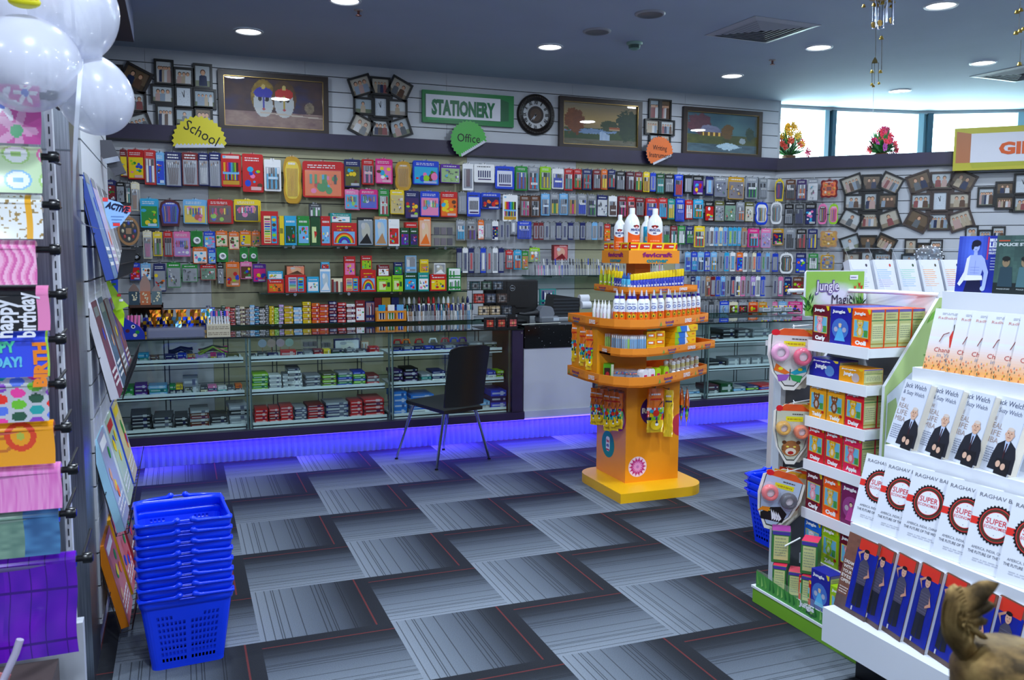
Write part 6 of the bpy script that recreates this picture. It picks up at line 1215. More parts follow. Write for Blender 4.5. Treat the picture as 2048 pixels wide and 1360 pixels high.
# shelf a: lower goods
x, y = edge_pt(OUT, 1207, .73, .05); rot_box('green_carton', x, y, .712, .06, .08, .105, '58a818', FA, 'green carton with dark picture at the left of the lowest orange shelf', 'box', None, lambda a, w, d, h: (a.fq(-w*.42, w*.15, h*.1, h*.8, -.001, '3a2418'), a.disc(-w*.1, h*.4, w*.2, h*.2, -.0015, 'c02830', n=8), a.fq(w*.25, w*.5, 0, h, -.001, 'e8f0d0')))
for i, u in enumerate((1236, 1258, 1278)):
    x, y = edge_pt(OUT, u, .73, .06); t2 = thing('bead_tray', f"clear domed tray of coloured beads, {nth(i+1)} from left on the lowest orange shelf", 'tray', (x, y, .712), radians([-30,-10,15][i]), 'clear bead trays on the orange stand'); a = MB(); a.bbox(-.04, .04, -.03, .05, 0, .085, .012, 'c8ccd8', 'clear'); a.box(-.038, .038, -.028, .048, 0, .055, '8088a0', 'gloss'); a.build('tray', t2)
    for k in range(10): b = MB(); b.ball((-.03+.0075*(k % 9), -.015+.02*(k % 3), .062), .006, .006, .006, ['red','blue','cyan','orange','silver','purple'][k % 6], 'gloss', 7, 5); b.build('bead', t2)
for i, (u, c) in enumerate([(1298,'e8e4e8'),(1312,'e8e4e8'),(1326,'b0d818'),(1342,'b0d818')]):
    x, y = edge_pt(OUT, u, .73, .04); t2 = thing('tub_pack', f"round-topped {'white' if i < 2 else 'lime green'} tub pack, {nth(i+1)} from left on the lowest orange shelf", 'tub', (x, y, .712), radians(25), 'round-topped tubs on the orange stand'); a = MB(); a.slab(rounded(-.026, .026, 0, .088, .02, 5), -.02, .02, c, 'gloss'); a.build('tub', t2); b = MB(); b.fq(-.024, .024, .02, .045, -.021, 'a8d018'); b.fq(-.014, .014, .04, .056, -.0215, 'd02060'); b.build('label', t2)
for k in range(2):
    for i in range(6):
        for d_ in range(2):
            x, y = edge_pt(OUT, 1358+i*9.3, .73, .03+.05*d_); t2 = bottle('paint_pot', f"small white lidded pot, {nth(i+1)} from left, {'front' if d_ == 0 else 'back'} row, {'lower' if k == 0 else 'upper'} layer", x, y, .712+.056*k, .0145, .054, 'f0f0f0', 'white', 'small white pots on the orange stand', .9, capn='lid', band=('d8d090', .2, .8), cat='pot')
# ---- hanging bags of craft powder
def craft_bag(x, y, z, w, h, rz, label, group, seed, yellow=False, twist=0):
    rnd = random.Random(seed); t2 = thing('craft_bag', label, 'bag', (x, y, z), rz, group); NX, NZ = 8, 14; v = []; f = []; cols = []
    for side in (-1, 1):
        for j in range(NZ+1):
            for i in range(NX+1):
                u, q = i/NX, j/NZ; puff = .016*sin(pi*u)**.7*sin(pi*min(1, q*1.15+.02))**.6; v.append((-w/2+w*u+.002*sin(q*25), side*puff-.002+.0015*sin(u*19+q*23), -h*q))
    M_ = (NX+1)*(NZ+1); pal = ['28a8d8','e02818','90d018','181840','f0d010','1e9850','e8e8f0','6030a0']
    for s_, o_ in ((0, 0), (1, M_)):
        for j in range(NZ):
            for i in range(NX):
                k = o_+j*(NX+1)+i; q = (k, k+NX+1, k+NX+2, k+1); f.append(q if s_ == 0 else q[::-1])
                fr = (j+.5)/NZ; cols.append(jit('f07810' if fr < .42 and not yellow else ('f0c818' if yellow or fr > .70 else rnd.choice(pal)), .15, rnd))
    for j in range(NZ): a0, b0 = j*(NX+1), j*(NX+1)+NX; f += [(a0, a0+M_, a0+M_+NX+1, a0+NX+1), (b0, b0+NX+1, b0+M_+NX+1, b0+M_)]; cols += [rgb('f09018')]*2
    a = MB(); a.add(v, f, cols, 'wrap', True); a.build('bag_body', t2); y0 = -.019
    b = MB(); scribble(b, -w*.32, w*.32, -h*.16, -h*.08, y0, 'white', 1, rnd); scribble(b, -w*.36, w*.36, -h*.27, -h*.19, y0, 'd02018' if not yellow else 'navy', 1, rnd); b.poly([(w*.1, -h*.42), (w*.38, -h*.30), (w*.36, -h*.27)], y0, 'black')
    if not yellow: b.disc(0, -h*.55, w*.2, w*.2, y0, 'e03018', n=10); b.disc(-w*.28, -h*.50, w*.13, w*.11, y0-.0004, '28a8d8', n=8); b.disc(w*.28, -h*.50, w*.13, w*.11, y0-.0004, '90d018', n=8); b.disc(0, -h*.82, w*.34, w*.3, y0, 'f0c818', n=12); b.disc(w*.05, -h*.80, w*.11, w*.10, y0-.0008, 'white', n=9); b.poly([(-w*.04, -h*.78), (w*.12, -h*.78), (w*.06, -h*.68)], y0-.001, '182060')
    b.build('print', t2); c = MB(); c.tube([(0, 0, -.01), (0, .001, .012)], .0025, 'silver', 'metal', 5); c.build('hang_loop', t2)
def peg(x, y, z, dx, dy, label): a = MB(); a.tube([(0, 0, 0), (dx, dy, 0), (dx*1.02, dy*1.02, .01)], .003, 'silver', 'metal', 6); tag(a.build('bag_peg', loc=(x, y, z)), label, 'peg', 'metal pegs of the orange stand')
gb = 'hanging craft bags on the orange stand'
for i, (u, dz, oy) in enumerate(((1156, 0, 0), (1172, 0, -.0), (1185, 0, 0))):
    n_ = [4.80, 4.68, 4.58][i]; q = on(u, 650, 1, n_); craft_bag(q.x-.01, n_-.0, 1.030-.012*i, .062, .24, radians(-50), f"orange bag hanging from the stand's left board, {['left','middle','right'][i]} one of three", gb, i); peg(2.285, n_, 1.025-.012*i, q.x-.01-2.285, 0, f"metal peg on the left board of the orange stand, {['left','middle','right'][i]}")
for i, (u, v, n_, sh) in enumerate(((1190, 776, 4.86, .22), (1201, 778, 4.80, .21), (1217, 782, 4.66, .23), (1229, 784, 4.60, .22), (1238, 786, 4.57, .20))):
    q = on(u, v, 1, n_); craft_bag(q.x, n_, q.z, .062, sh+.02, radians(-60+8*(i % 2)), f"orange bag below the lowest shelf on the left side, {nth(i+1)} from left", gb, 10+i); peg(2.512, n_, q.z+.005, q.x-2.512, 0, f"metal peg on the left side of the orange pedestal, {nth(i+1)} from left")
for i, (u, v, y_, w_, h_q, yl) in enumerate(((1311, 777, 4.47, .105, .27, False), (1338, 780, 4.475, .055, .29, True))):
    q = on(u, v, 1, y_); craft_bag(q.x, y_, q.z, w_, h_q, radians(-8 if i == 0 else -30), ['large orange bag hanging over the purple sticker on the front of the stand', 'slim yellow bag hanging at the right front of the orange stand'][i], gb, 20+i, yl); peg(q.x, 4.54, q.z+.005, 0, y_-4.54, ['metal peg carrying the large orange bag on the front of the stand', 'metal peg carrying the slim yellow bag on the stand'][i])
for i, (u, v) in enumerate(((1352, 775), (1363, 776), (1374, 778))):
    q = on(u, v, 1, 4.66); craft_bag(q.x, 4.66, q.z, .05, .25, radians(55), f"orange and green bag on the right side of the stand, {['left','middle','right'][i]} one of three", gb, 30+i); 
peg(2.885, 4.66, on(1362, 776, 1, 4.66).z+.006, .14, 0, 'metal peg on the right side of the orange pedestal')
# ================================================================ jungle-themed toy stand
RF = radians(-90)             # things on these stands face -X; their right-hand side lies towards -Y
t = thing('toy_stand', 'white toy stand with green leafy side panel and sloping shelves', 'display stand', (0, 0, 0))
N0, N1 = 2.50, 2.87
a = MB(); a.box(2.22, 3.05, 2.285, N1+.02, 0, .062, '78b030', 'satin'); a.box(2.215, 3.05, 2.285, N1+.025, .062, .072, 'e8ecf0', 'satin'); a.build('base', t)
def panel(y, col, nm):
    a = MB(); a.slab([(2.485, .07), (3.05, .07), (3.05, 1.30), (2.735, 1.30), (2.485, .965)], y, y+.014, col, 'satin', back='e4e8ee'); return a.build(nm, t)
pn = panel(N0-.014, 'b8d088', 'near_side_panel'); panel(N1, 'e0e4ea', 'far_side_panel')
b = MB(); y = N0-.016; y2 = y-.0006
b.poly([(2.495,.60),(2.80,.60),(2.90,.80),(2.90,1.0),(2.62,1.02),(2.495,.93)], y, 'dde4f0'); b.poly([(2.50,.55),(2.56,.55),(2.57,.80),(2.54,.92),(2.50,.90)], y2, 'a8c080')
rr = random.Random(4)
for k in range(14):
    x0, z0 = 2.66+rr.uniform(0, .25), .90+rr.uniform(0, .33); an = rr.uniform(-1, 1.8); L = rr.uniform(.06, .13)
    b.poly([(x0, z0), (x0+L*.5*cos(an)+.012*sin(an), z0+L*.5*sin(an)-.012*cos(an)), (x0+L*cos(an), z0+L*sin(an)), (x0+L*.5*cos(an)-.012*sin(an), z0+L*.5*sin(an)+.012*cos(an))], y2-.0004*k/14, rr.choice(['4c9c30','78b848','2c7c34','90c060']))
b.text('Jungle', 2.525, .775, .055, '8878b8', y=y2-.001, w=.22, bold=.06); b.text('Jungle', 2.528, .778, .049, 'f0f0f8', y=y2-.0016, w=.212, bold=.01); b.disc(2.60, .87, .010, .008, y2-.001, 'e04870', n=10); b.fq(2.615, 2.68, .865, .876, y2-.001, '8890b8')
b.build('side_print', pn)
a = MB(); a.box(2.73, 2.745, N0, N1, .07, 1.31, 'e6e9ee', 'satin'); a.build('back_panel', t)
a = MB(); a.tube([(2.737, N0-.01, 1.31), (2.70, 2.68, 1.312), (2.62, N1+.02, 1.312), (2.38, N1+.06, 1.312)], .009, 'f0f2f4', 'satin', 6); a.build('top_rim', t)
SHZ = [1.107, .962, .790, .606, .398, .195]
for i, z in enumerate(SHZ):
    a = MB(); a.box(2.43, 2.73, N0+.02, N1-.02, z-.036, z, 'e8ebf0', 'satin'); a.box(2.425, 2.43, N0+.018, N1-.018, z-.040, z+.004, 'f0f2f6', 'satin'); a.build('shelf', t)
a = MB(); a.box(2.222, 2.226, 2.29, N1, .072, .145, 'c8e0b0', 'clear'); a.v = a.v; b = MB(); b.M = Matrix.Translation((2.221, N1, .072)) @ Matrix.Rotation(RF, 4, 'Z')
b.poly([(0, 0), (.62, 0), (.62, .045), (.45, .05), (.3, .042), (.16, .055), (0, .07)], -.001, '4c9844')
for k in range(24): x = .01+.025*k; b.poly([(x, .01), (x+.012, .02), (x+.006*rr.uniform(-2, 2), .055+.015*rr.random())], -.0016, rr.choice(['2c7434','6cb050','90c868']))
b.text('Jungle', .27, .028, .020, 'f4f4fa', y=-.0026, w=.085, bold=.05); b.text('Magic', .31, .010, .014, '203050', y=-.0026, w=.05, shear=.2); g_ = a.build('acrylic_guard', t); b.build('guard_print', g_)
# upright post and grey back sheet seen at the far side
a = MB(); a.box(2.40, 2.425, 2.98, 3.02, 0, 1.0, 'c4cad2', 'satin'); a.build('post', t); a = MB(); a.box(2.425, 2.72, 3.0, 3.006, .07, 1.0, '6a6a70', 'satin'); a.build('grey_sheet', t)
# header sign
p0, p1 = on(1609, 580, 1, 2.86), on(1728, 580, 1, 2.86); zt_, zb2 = on(1668, 541, 1, 2.86).z, on(1668, 632, 1, 2.86).z; W, H = (p1.x-p0.x)/2, (zt_-zb2)/2
s_ = thing('header_sign', 'green leafy header sign reading Jungle Magic above the toy boxes', 'sign', ((p0.x+p1.x)/2, 2.858, (zt_+zb2)/2)); a = MB(); a.slab(rounded(-W, W, -H, H, .014), 0, .006, 'e8eef4', 'satin'); a.build('board', s_)
b = MB(); b.art(-W*.97, W*.97, -H*.96, H*.96, -.001, 44, 34, lambda u, v: mix('e6ecfa', '98cc58', min(1, max(0, math.hypot((u-.5)*1.5, (v-.42)*1.9)-.36+.12*fbm(u*9, v*9, 1))*2.4)))
for k in range(40):
    sd = k % 2; x0, z0 = (W*(.62+.3*rr.random()) if sd else -W*(.68+.28*rr.random())), -H*rr.uniform(.3, .95); an = rr.uniform(.6, 2.5); L = rr.uniform(.02, .05); b.poly([(x0, z0), (x0+L*.5*cos(an)+.004*sin(an), z0+L*.5*sin(an)-.004*cos(an)), (x0+L*cos(an), z0+L*sin(an)), (x0+L*.5*cos(an)-.004*sin(an), z0+L*.5*sin(an)+.004*cos(an))], -.0018-.0001*k/4, rr.choice(['2c6c2c','184c20','4c9c30']))
for x0, z0 in ((W*.66, H*.28), (W*.88, H*.30), (W*.80, H*.42)): b.poly([(x0, z0-.02), (x0+.007, z0+.006), (x0, z0), (x0-.007, z0+.006)], -.0035, 'e03020'); b.fq(x0-.0008, x0+.0008, -H*.5, z0-.015, -.0034, '2c7c34')
b.text('Jungle', -W*.68, H*.12, H*.46, '7868a8', y=-.004, w=W*.80, bold=.075); b.text('Jungle', -W*.66, H*.14, H*.42, 'f2f2fa', y=-.0046, w=W*.765, bold=.01); b.text('Magic', -W*.12, -H*.45, H*.42, '282040', y=-.004, w=W*.70); b.fq(W*.46, W*.74, H*.60, H*.80, -.004, 'f4f4fa'); scribble(b, W*.49, W*.71, H*.64, H*.76, -.0046, '7878a0', 1, rr); b.build('printed_face', s_)
a = MB(); a.box(-.01, .01, .006, .012, -H*1.6, H*.2, 'd8dce2', 'satin'); a.build('support_strip', s_)
# toy boxes
TC = {'m':('6c1028','maroon'),'b':('20209a','blue'),'o':('f85808','orange'),'y':('f0a010','yellow'),'r':('d81828','red'),'g':('9cc414','lime green'),'p':('7c2058','purple'),'s':('1468d8','bright blue'),'k':('e0204c','pink')}
def critter(a, cx, cz, s, kind, y, rnd):
    C_ = {'m':'f0a0b0','b':'60b0f0','o':'e8c050','y':'8a5020','r':'f0b820','g':'a8d030','p':'e070b0','s':'e8e8f0','k':'f07080'}[kind]
    a.disc(cx, cz-s*.25, s*.30, s*.42, y, C_, n=12); a.disc(cx, cz+s*.28, s*.27, s*.26, y-.0003, C_, n=12)
    for e in (-1, 1): a.disc(cx+e*s*.24, cz+s*.44, s*.09, s*.14, y-.0002, mix(C_, 'black', .35), n=8); a.disc(cx+e*s*.10, cz+s*.32, s*.06, s*.07, y-.0006, 'white', n=8); a.disc(cx+e*s*.10, cz+s*.31, s*.03, s*.035, y-.0009, 'black', n=6); a.poly([(cx+e*s*.2, cz-s*.1), (cx+e*s*.42, cz-s*.3), (cx+e*s*.2, cz-s*.25)][::e], y-.0002, mix(C_, 'black', .15))
    a.disc(cx, cz+s*.18, s*.06, s*.04, y-.0008, 'c04030', n=8); a.disc(cx, cz-s*.25, s*.15, s*.24, y-.0004, mix(C_, 'white', .5), n=10)
def toy_box(nm, x, y, z, w, h, d, k, label, group, rz=RF, name_txt=None):
    c = TC[k][0]; t2 = thing('toy_box', label, 'box', (x, y, z), rz, group); a = MB(); a.bbox(-w/2, w/2, 0, d, 0, h, .0015, c, 'print'); a.build('carton', t2)
    f = MB(); yy = -.0008; f.text('Jungle', -w*.40, h*.84, h*.075, 'white', y=yy, w=w*.62, bold=.05); f.poly([(w*.30, h*.99), (w*.48, h*.99), (w*.48, h*.88), (w*.40, h*.86)], yy, 'e8d020'); scribble(f, -w*.02, w*.34, h*.79, h*.825, yy, mix(c, 'black', .5), 1, random.Random(3))
    if h > w*.9:
        if k in 'bp':
            f.disc(0, h*.42, w*.40, h*.28, yy, mix(c, '60a0f0' if k == 'b' else 'c060b0', .45), n=18); f.poly([(-w*.26, h*.10), (w*.26, h*.10), (w*.06, h*.45), (-w*.06, h*.45)], yy-.0005, '58b0e8' if k == 'b' else 'c84898'); f.disc(0, h*.50, w*.07, h*.05, yy-.001, 'e8c8a8', n=10); f.disc(0, h*.54, w*.08, h*.03, yy-.0008, 'e0d0a0' if k == 'b' else '301818', n=10)
            for e in (-1, 1): f.disc(e*w*.2, h*.40, w*.10, h*.07, yy-.0004, mix(c, 'white', .5), n=8)
        else:
            f.poly([(-w*.40, h*.26), (w*.40, h*.24), (w*.40, h*.70), (-w*.40, h*.72)], yy, 'e0c850'); f.poly([(-w*.36, h*.285), (w*.37, h*.265), (w*.37, h*.68), (-w*.36, h*.70)], yy-.0003, '70b8d8'); f.fq(w*.16, w*.36, h*.28, h*.45, yy-.0006, '4c9c40'); critter(f, -w*.04, h*.50, w*.58, k, yy-.0009, rr)
            f.text(name_txt or {'m':'Curly','o':'Ooli','y':'Teddy','r':'Daisy','g':'Zebo','s':'Pinky','k':'Apple'}.get(k, 'Curly'), 0, h*.07, h*.10, 'white', y=yy, w=w*.60, bold=.07, align='C'); f.disc(w*.34, h*.20, w*.08, h*.04, yy-.0006, 'red', n=8)
    else: f.text('Jungle', -w*.3, h*.5, h*.22, 'white', y=yy-.0003, w=w*.4, bold=.05); f.disc(w*.2, h*.4, w*.16, h*.3, yy, mix(c, 'sky', .5), n=12)
    f.build('front_print', t2)
    s = MB(); s.M = Matrix.Translation((w/2, 0, 0)) @ Matrix.Rotation(radians(90), 4, 'Z'); s.fq(d*.04, d*.96, h*.03, h*.97, -.0008, 'c0c080'); s.fq(d*.04, d*.96, h*.92, h*.99, -.001, '6a5aa0'); s.fq(d*.04, d*.96, h*.70, h*.725, -.0014, '3c7848'); s.fq(d*.04, d*.96, h*.10, h*.13, -.0014, 'a89040'); s.fq(d*.12, d*.88, h*.20, h*.62, -.0014, 'd8d8a0'); scribble(s, d*.15, d*.85, h*.25, h*.58, -.002, '98a080', 6, random.Random(6)); scribble(s, d*.15, d*.8, h*.76, h*.90, -.002, 'a0a078', 2, random.Random(7)); s.build('side_print', t2)
def row3(z, ks, h, nm, ws=(.10,.10,.10), deep=1, y1=N1-.022):
    y = y1
    for i, k in enumerate(ks):
        w = ws[i]
        for j in range(deep):
            lb = f"{TC[k][1]} toy box, {['left','middle','right'][i]} front on the {nm}" if j == 0 else f"{TC[k][1]} toy box behind the {['left','middle','right'][i]} front one, {nth(j+1)} in line, {nm}"
            toy_box('toy_box', 2.44+.068*j, y-w/2, z, w-.003, h, .066, k, lb, 'toy boxes on the white toy stand')
        y -= w+.003
row3(SHZ[0], 'mbo', .150, 'top shelf', (.10,.118,.10), 4)
row3(SHZ[2], 'yyr', .148, 'third shelf from top', deep=2); row3(SHZ[3], 'rrk', .150, 'fourth shelf from top', deep=2); row3(SHZ[4], 'mop', .165, 'fifth shelf from top', (.10,.10,.118), 2); row3(SHZ[5], 'sgm', .163, 'lowest narrow shelf', (.104,.10,.105), 2)
toy_box('toy_box', 2.45, 2.78, SHZ[1], .17, .075, .10, 'b', 'dark blue flat toy box lying on the second shelf', 'flat toy boxes on the second shelf'); toy_box('toy_box', 2.435, 2.612, SHZ[1], .13, .062, .10, 'y', 'yellow flat toy box lying on the second shelf', 'flat toy boxes on the second shelf')
y = 2.845
for i, (k, w, h) in enumerate((('r', .075, .10), ('b', .105, .155), ('g', .10, .125), ('m', .10, .105))):
    toy_box('toy_box', 2.30, [2.665, 2.58, 2.475, 2.37][i], .073, w, h, .066, k, f"{TC[k][1]} toy box standing in the base bin behind the acrylic guard", 'toy boxes in the base bin')
def bin_box(x, y, z, w, h, d, rz, top, label):
    t2 = thing('toy_box', label, 'box', (x, y, z), rz, 'jungle-printed boxes in the base bin'); a = MB(); a.bbox(-w/2, w/2, 0, d, 0, h, .0015, '3a7a3c', 'print'); a.box(-w/2+.001, w/2-.001, .001, d-.001, h, h+.0006, top, 'print'); a.build('carton', t2); b = MB(); b.fq(-w*.46, w*.46, h*.88, h*.99, -.001, '4a3a98'); b.fq(-w*.38, w*.38, h*.10, h*.85, -.001, 'c8c888'); scribble(b, -w*.32, w*.32, h*.2, h*.7, -.0016, '98a080', 6, random.Random(8)); scribble(b, -w*.3, w*.3, h*.72, h*.82, -.0016, 'a0a078', 1, random.Random(9)); b.build('front_print', t2)
    c = MB(); c.M = Matrix.Translation((-w/2, d, 0)) @ Matrix.Rotation(radians(-90), 4, 'Z'); c.art(d*.04, d*.96, h*.03, h*.9, -.001, 10, 12, lambda u, v: mix('2c6a34', '90b868', fbm(u*4, v*6, 3)) if v > .3 else mix('5a90b0', '3c7a3c', fbm(u*4, v*4, 5))); c.fq(d*.02, d*.98, h*.9, h, -.0012, 'b03a80'); c.build('side_print', t2)
bin_box(2.262, 2.775, .073, .055, .115, .075, radians(-45), 'd82850', 'jungle-printed box, lower left of those stacked in the base bin'); bin_box(2.292, 2.715, .073, .055, .105, .075, radians(-45), 'd85060', 'jungle-printed box, lower middle of those in the base bin'); bin_box(2.30, 2.645, .073, .06, .11, .065, radians(-60), 'd82850', 'jungle-printed box, lower right of those in the base bin')
bin_box(2.285, 2.80, .19, .075, .135, .085, radians(-38), 'a03a90', 'jungle-printed box with purple top, upper left in the base bin'); bin_box(2.315, 2.665, .185, .065, .135, .085, radians(-50), 'e03058', 'jungle-printed box with red top, upper right in the base bin')
# shield cards with toy rings
def shield(u, v0, v1, n_, w, label, tilt, cup1, cup2, emblem, backs, tint='d8d4d0'):
    q = on(u, v0, 1, n_); zb = on(u, v1, 1, n_).z; h = q.z-zb; t2 = thing('shield_card', label, 'toy card', (q.x, n_, q.z), radians(-22), 'shield-shaped toy cards on the toy stand'); t2.rotation_euler[1] = tilt
    def outl(s): return [(-w/2*s, -h*.14), (-w/2*s*.98, -h*.45), (-w/2*s*.75, -h*.72), (-w*.1*s, -h*(.5+.5*s)), (w*.12*s, -h*(.5+.5*s)), (w/2*s*.78, -h*.72), (w/2*s, -h*.42), (w/2*s*.96, -h*.14), (w*.2*s, -h*.02/s), (-w*.2*s, -h*.02/s)]
    a = MB(); a.slab(outl(1), 0, .003, 'ece8e0', 'print'); a.poly(outl(.88), -.0008, '4a4844'); a.poly(outl(.84), -.0012, tint); a.poly([(-w*.45, -h*.14), (-w*.2, -h*.02), (w*.2, -h*.02), (w*.45, -h*.14), (w*.3, -h*.12)][::-1] if 0 else [(-w*.45, -h*.13), (w*.45, -h*.13), (w*.2, -h*.02), (-w*.2, -h*.02)], -.0014, 'e85820'); a.disc(-w*.36, -h*.09, w*.09, h*.05, -.0018, 'e01828', n=10)
    a.fq(-w*.18, w*.26, -h*.30, -h*.22, -.0020, 'e8e018'); scribble(a, -w*.14, w*.22, -h*.29, -h*.23, -.0024, 'c0a010', 1, rr); scribble(a, -w*.02, w*.28, -h*.20, -h*.16, -.0024, '504848', 1, rr); a.build('card', t2)
    e = MB(); cz = -h*.74; y = -.003
    if emblem == 'butterfly':
        for sx, c1, c2 in ((-1, 'e87018', '9858b8'), (1, '18a0b8', '28a050')):
            e.poly([(0, cz+h*.02), (sx*w*.30, cz+h*.16), (sx*w*.34, cz+h*.05), (sx*w*.1, cz-h*.01)][::sx], y, c1); e.poly([(0, cz-h*.01), (sx*w*.26, cz-h*.02), (sx*w*.22, cz-h*.13), (sx*w*.06, cz-h*.10)][::sx], y, c2); e.disc(sx*w*.2, cz+h*.08, w*.05, h*.025, y-.0005, 'f0e020', n=8)
        e.tube([(0, y, cz-h*.1), (0, y, cz+h*.08)], .002, '303030', 'satin', 4)
    elif emblem == 'tiger':
        e.disc(0, cz, w*.24, h*.13, y, 'a86a38', n=16); e.disc(0, cz-h*.05, w*.14, h*.06, y-.0004, 'e8dcc8', n=12); e.disc(0, cz-h*.07, w*.08, h*.03, y-.0008, 'b02018', n=8)
        for k in (-1, 1): e.disc(k*w*.18, cz+h*.10, w*.06, h*.03, y-.0003, '5a3418', n=8); e.disc(k*w*.09, cz+h*.03, w*.04, h*.015, y-.0008, 'f0e060', n=8); [e.poly([(k*w*.24, cz+h*(.02*j-.03)), (k*w*.14, cz+h*(.02*j-.025)), (k*w*.24, cz+h*(.02*j-.02))][::-k], y-.0006, '201410') for j in range(4)]
    else:
        e.poly([(-w*.26, cz-h*.12), (w*.24, cz-h*.10), (w*.28, cz+h*.06), (w*.10, cz+h*.15), (-w*.12, cz+h*.10), (-w*.30, cz-h*.02)], y, '141414'); e.poly([(-w*.12, cz+h*.10), (-w*.30, cz+h*.08), (-w*.38, cz-h*.01), (-w*.28, cz+h*.02), (-w*.14, cz+h*.02)][::-1], y-.0004, 'e88818')
        for k in range(4): e.poly([(-w*.10+.06*k*w, cz+h*.08-.01*k*h), (w*.05+.05*k*w, cz-h*.04), (w*.0+.05*k*w, cz-h*.10)], y-.0006, 'e8ecf0')
        e.disc(-w*.12, cz+h*.05, w*.02, h*.01, y-.001, 'f0e020', n=6)
    e.build('emblem', t2)
    for k, (cc, sx) in enumerate(((cup1, -1), (cup2, 1))):
        c = MB(); cx, cz2 = (-w*.26 if sx < 0 else w*.20), -h*(.40 if sx < 0 else .45); r = w*.19; c.lathe([(r*.9, -.003), (r, -.02), (r*.85, -.038), (r*.5, -.040), (r*.45, -.030)], cc, 'gloss', 18, (cx, 0, cz2), axis='y', cap=False); c.lathe([(r*.45, -.026), (0, -.026)], 'e8d8e0', 'gloss', 14, (cx, 0, cz2), axis='y', cap=False); o = c.build('toy_ring', t2)
        d = MB(); d.lathe([(r*1.2, -.001), (r*1.15, -.035), (r*.9, -.046), (0, -.047)], 'e8e8f0', 'clear', 18, (cx, 0, cz2), axis='y', cap=False); d.build('clear_bubble', o)
    hk = MB(); hk.tube([(0, .003, -.01), (0, .0, .006), (0, .01, .010)], .002, 'f0f0f0', 'satin', 5); hk.build('hang_tab', t2)
    for j in range(backs):
        b = MB(); b.slab(outl(1), 0, .003, 'e4dccc', 'print'); b.poly(outl(.86), -.0008, ['c8b8a0','b8c0a0'][j % 2]); b.fq(-w*.4, w*.4, -h*.12, -h*.04, -.0012, ['e8a020','e04020'][j % 2]); b.disc(w*.2, -h*.6, w*.14, h*.1, -.0012, ['8a4a28','3a5a34'][j % 2], n=10)
        o = b.build('shield_card', loc=(q.x+.055*(j+1), n_+.035*(j+1), q.z-.004*(j+1)), rz=radians(-22)); o.rotation_euler[1] = tilt*.7; tag(o, f"shield card hanging {'directly' if j == 0 else 'second'} behind the {label.split(' shield')[0]} one", 'toy card', 'shield-shaped toy cards on the toy stand')
    w_ = MB(); w_.tube([(-.03, -.03, .008), (.30, .07, .006)], .0028, 'e8eaee', 'satin', 6); tag(w_.build('card_hook', loc=(q.x, n_, q.z)), f"white wire hook holding the {label.split(' shield')[0]} shield cards", 'hook', 'white wire hooks on the toy stand')
shield(1588, 655, 780, 2.90, .205, 'butterfly shield card with pink rings on the toy stand', radians(3), 'f0a0c8', 'e03060', 'butterfly', 2)
shield(1588, 806, 928, 2.90, .165, 'tiger shield card with yellow and orange rings', radians(2), 'f0b010', 'f07020', 'tiger', 2, 'c8ccb8')
shield(1575, 943, 1062, 2.88, .19, 'eagle shield card with red and black rings', radians(16), 'f06060', '303040', 'eagle', 2, 'b8c8e0')
a = MB(); a.tube([(0, 0, 0), (.10, .03, .012)], .0035, 'f0f2f4', 'satin', 6); q = on(1570, 1092, 1, 2.76); tag(a.build('wire_prong', loc=(q.x, q.y, q.z)), 'short white wire arm above the base bin boxes', 'hook')

# ================================================================ white stepped book stand
LN = [(2.05,.25),(2.145,.538),(2.28,.803),(2.39,1.072),(2.51,1.337)]
NF, NN = 2.27, .9
t = thing('book_stand', 'white stepped book stand with black plinth at the right', 'book stand', (0, 0, 0))
a = MB(); a.box(2.04, 2.8, NN, NF, .13, .25, 'e4e8f0', 'satin'); a.build('front_tray', t)
for i in range(1, 5):
    s0, z = LN[i]; a = MB(); a.box(s0, 2.8, NN, NF, LN[i-1][1]-.002, z, 'e6eaf2', 'satin'); a.build('step', t)
a = MB(); a.box(2.15, 2.75, NN+.05, NF-.05, 0, .13, '141416', 'satin'); a.build('plinth', t)
LEAN = radians(16)
def book(x, y, z, w, h, th, rz, lean, label, group, cover, art, name='book', page='e8e4dc', parts=True, cat='book'):
    t2 = thing(name, label, cat, (x, y, z), rz, group); t2.rotation_euler[0] = -lean; a = MB(); a.box(-w/2, w/2, 0, .0015, 0, h, cover, 'print'); a.box(-w/2, w/2, th-.0015, th, 0, h, cover, 'print'); a.box(-w/2, -w/2+.0015, 0, th, 0, h, cover, 'print'); f = MB(); art(f, w, h); c = a.build('cover', t2); f.build('cover_print', c)
    b = MB(); b.box(-w/2+.002, w/2-.003, .0015, th-.0015, .003, h-.003, page, 'matte'); b.build('page_block', t2); return t2
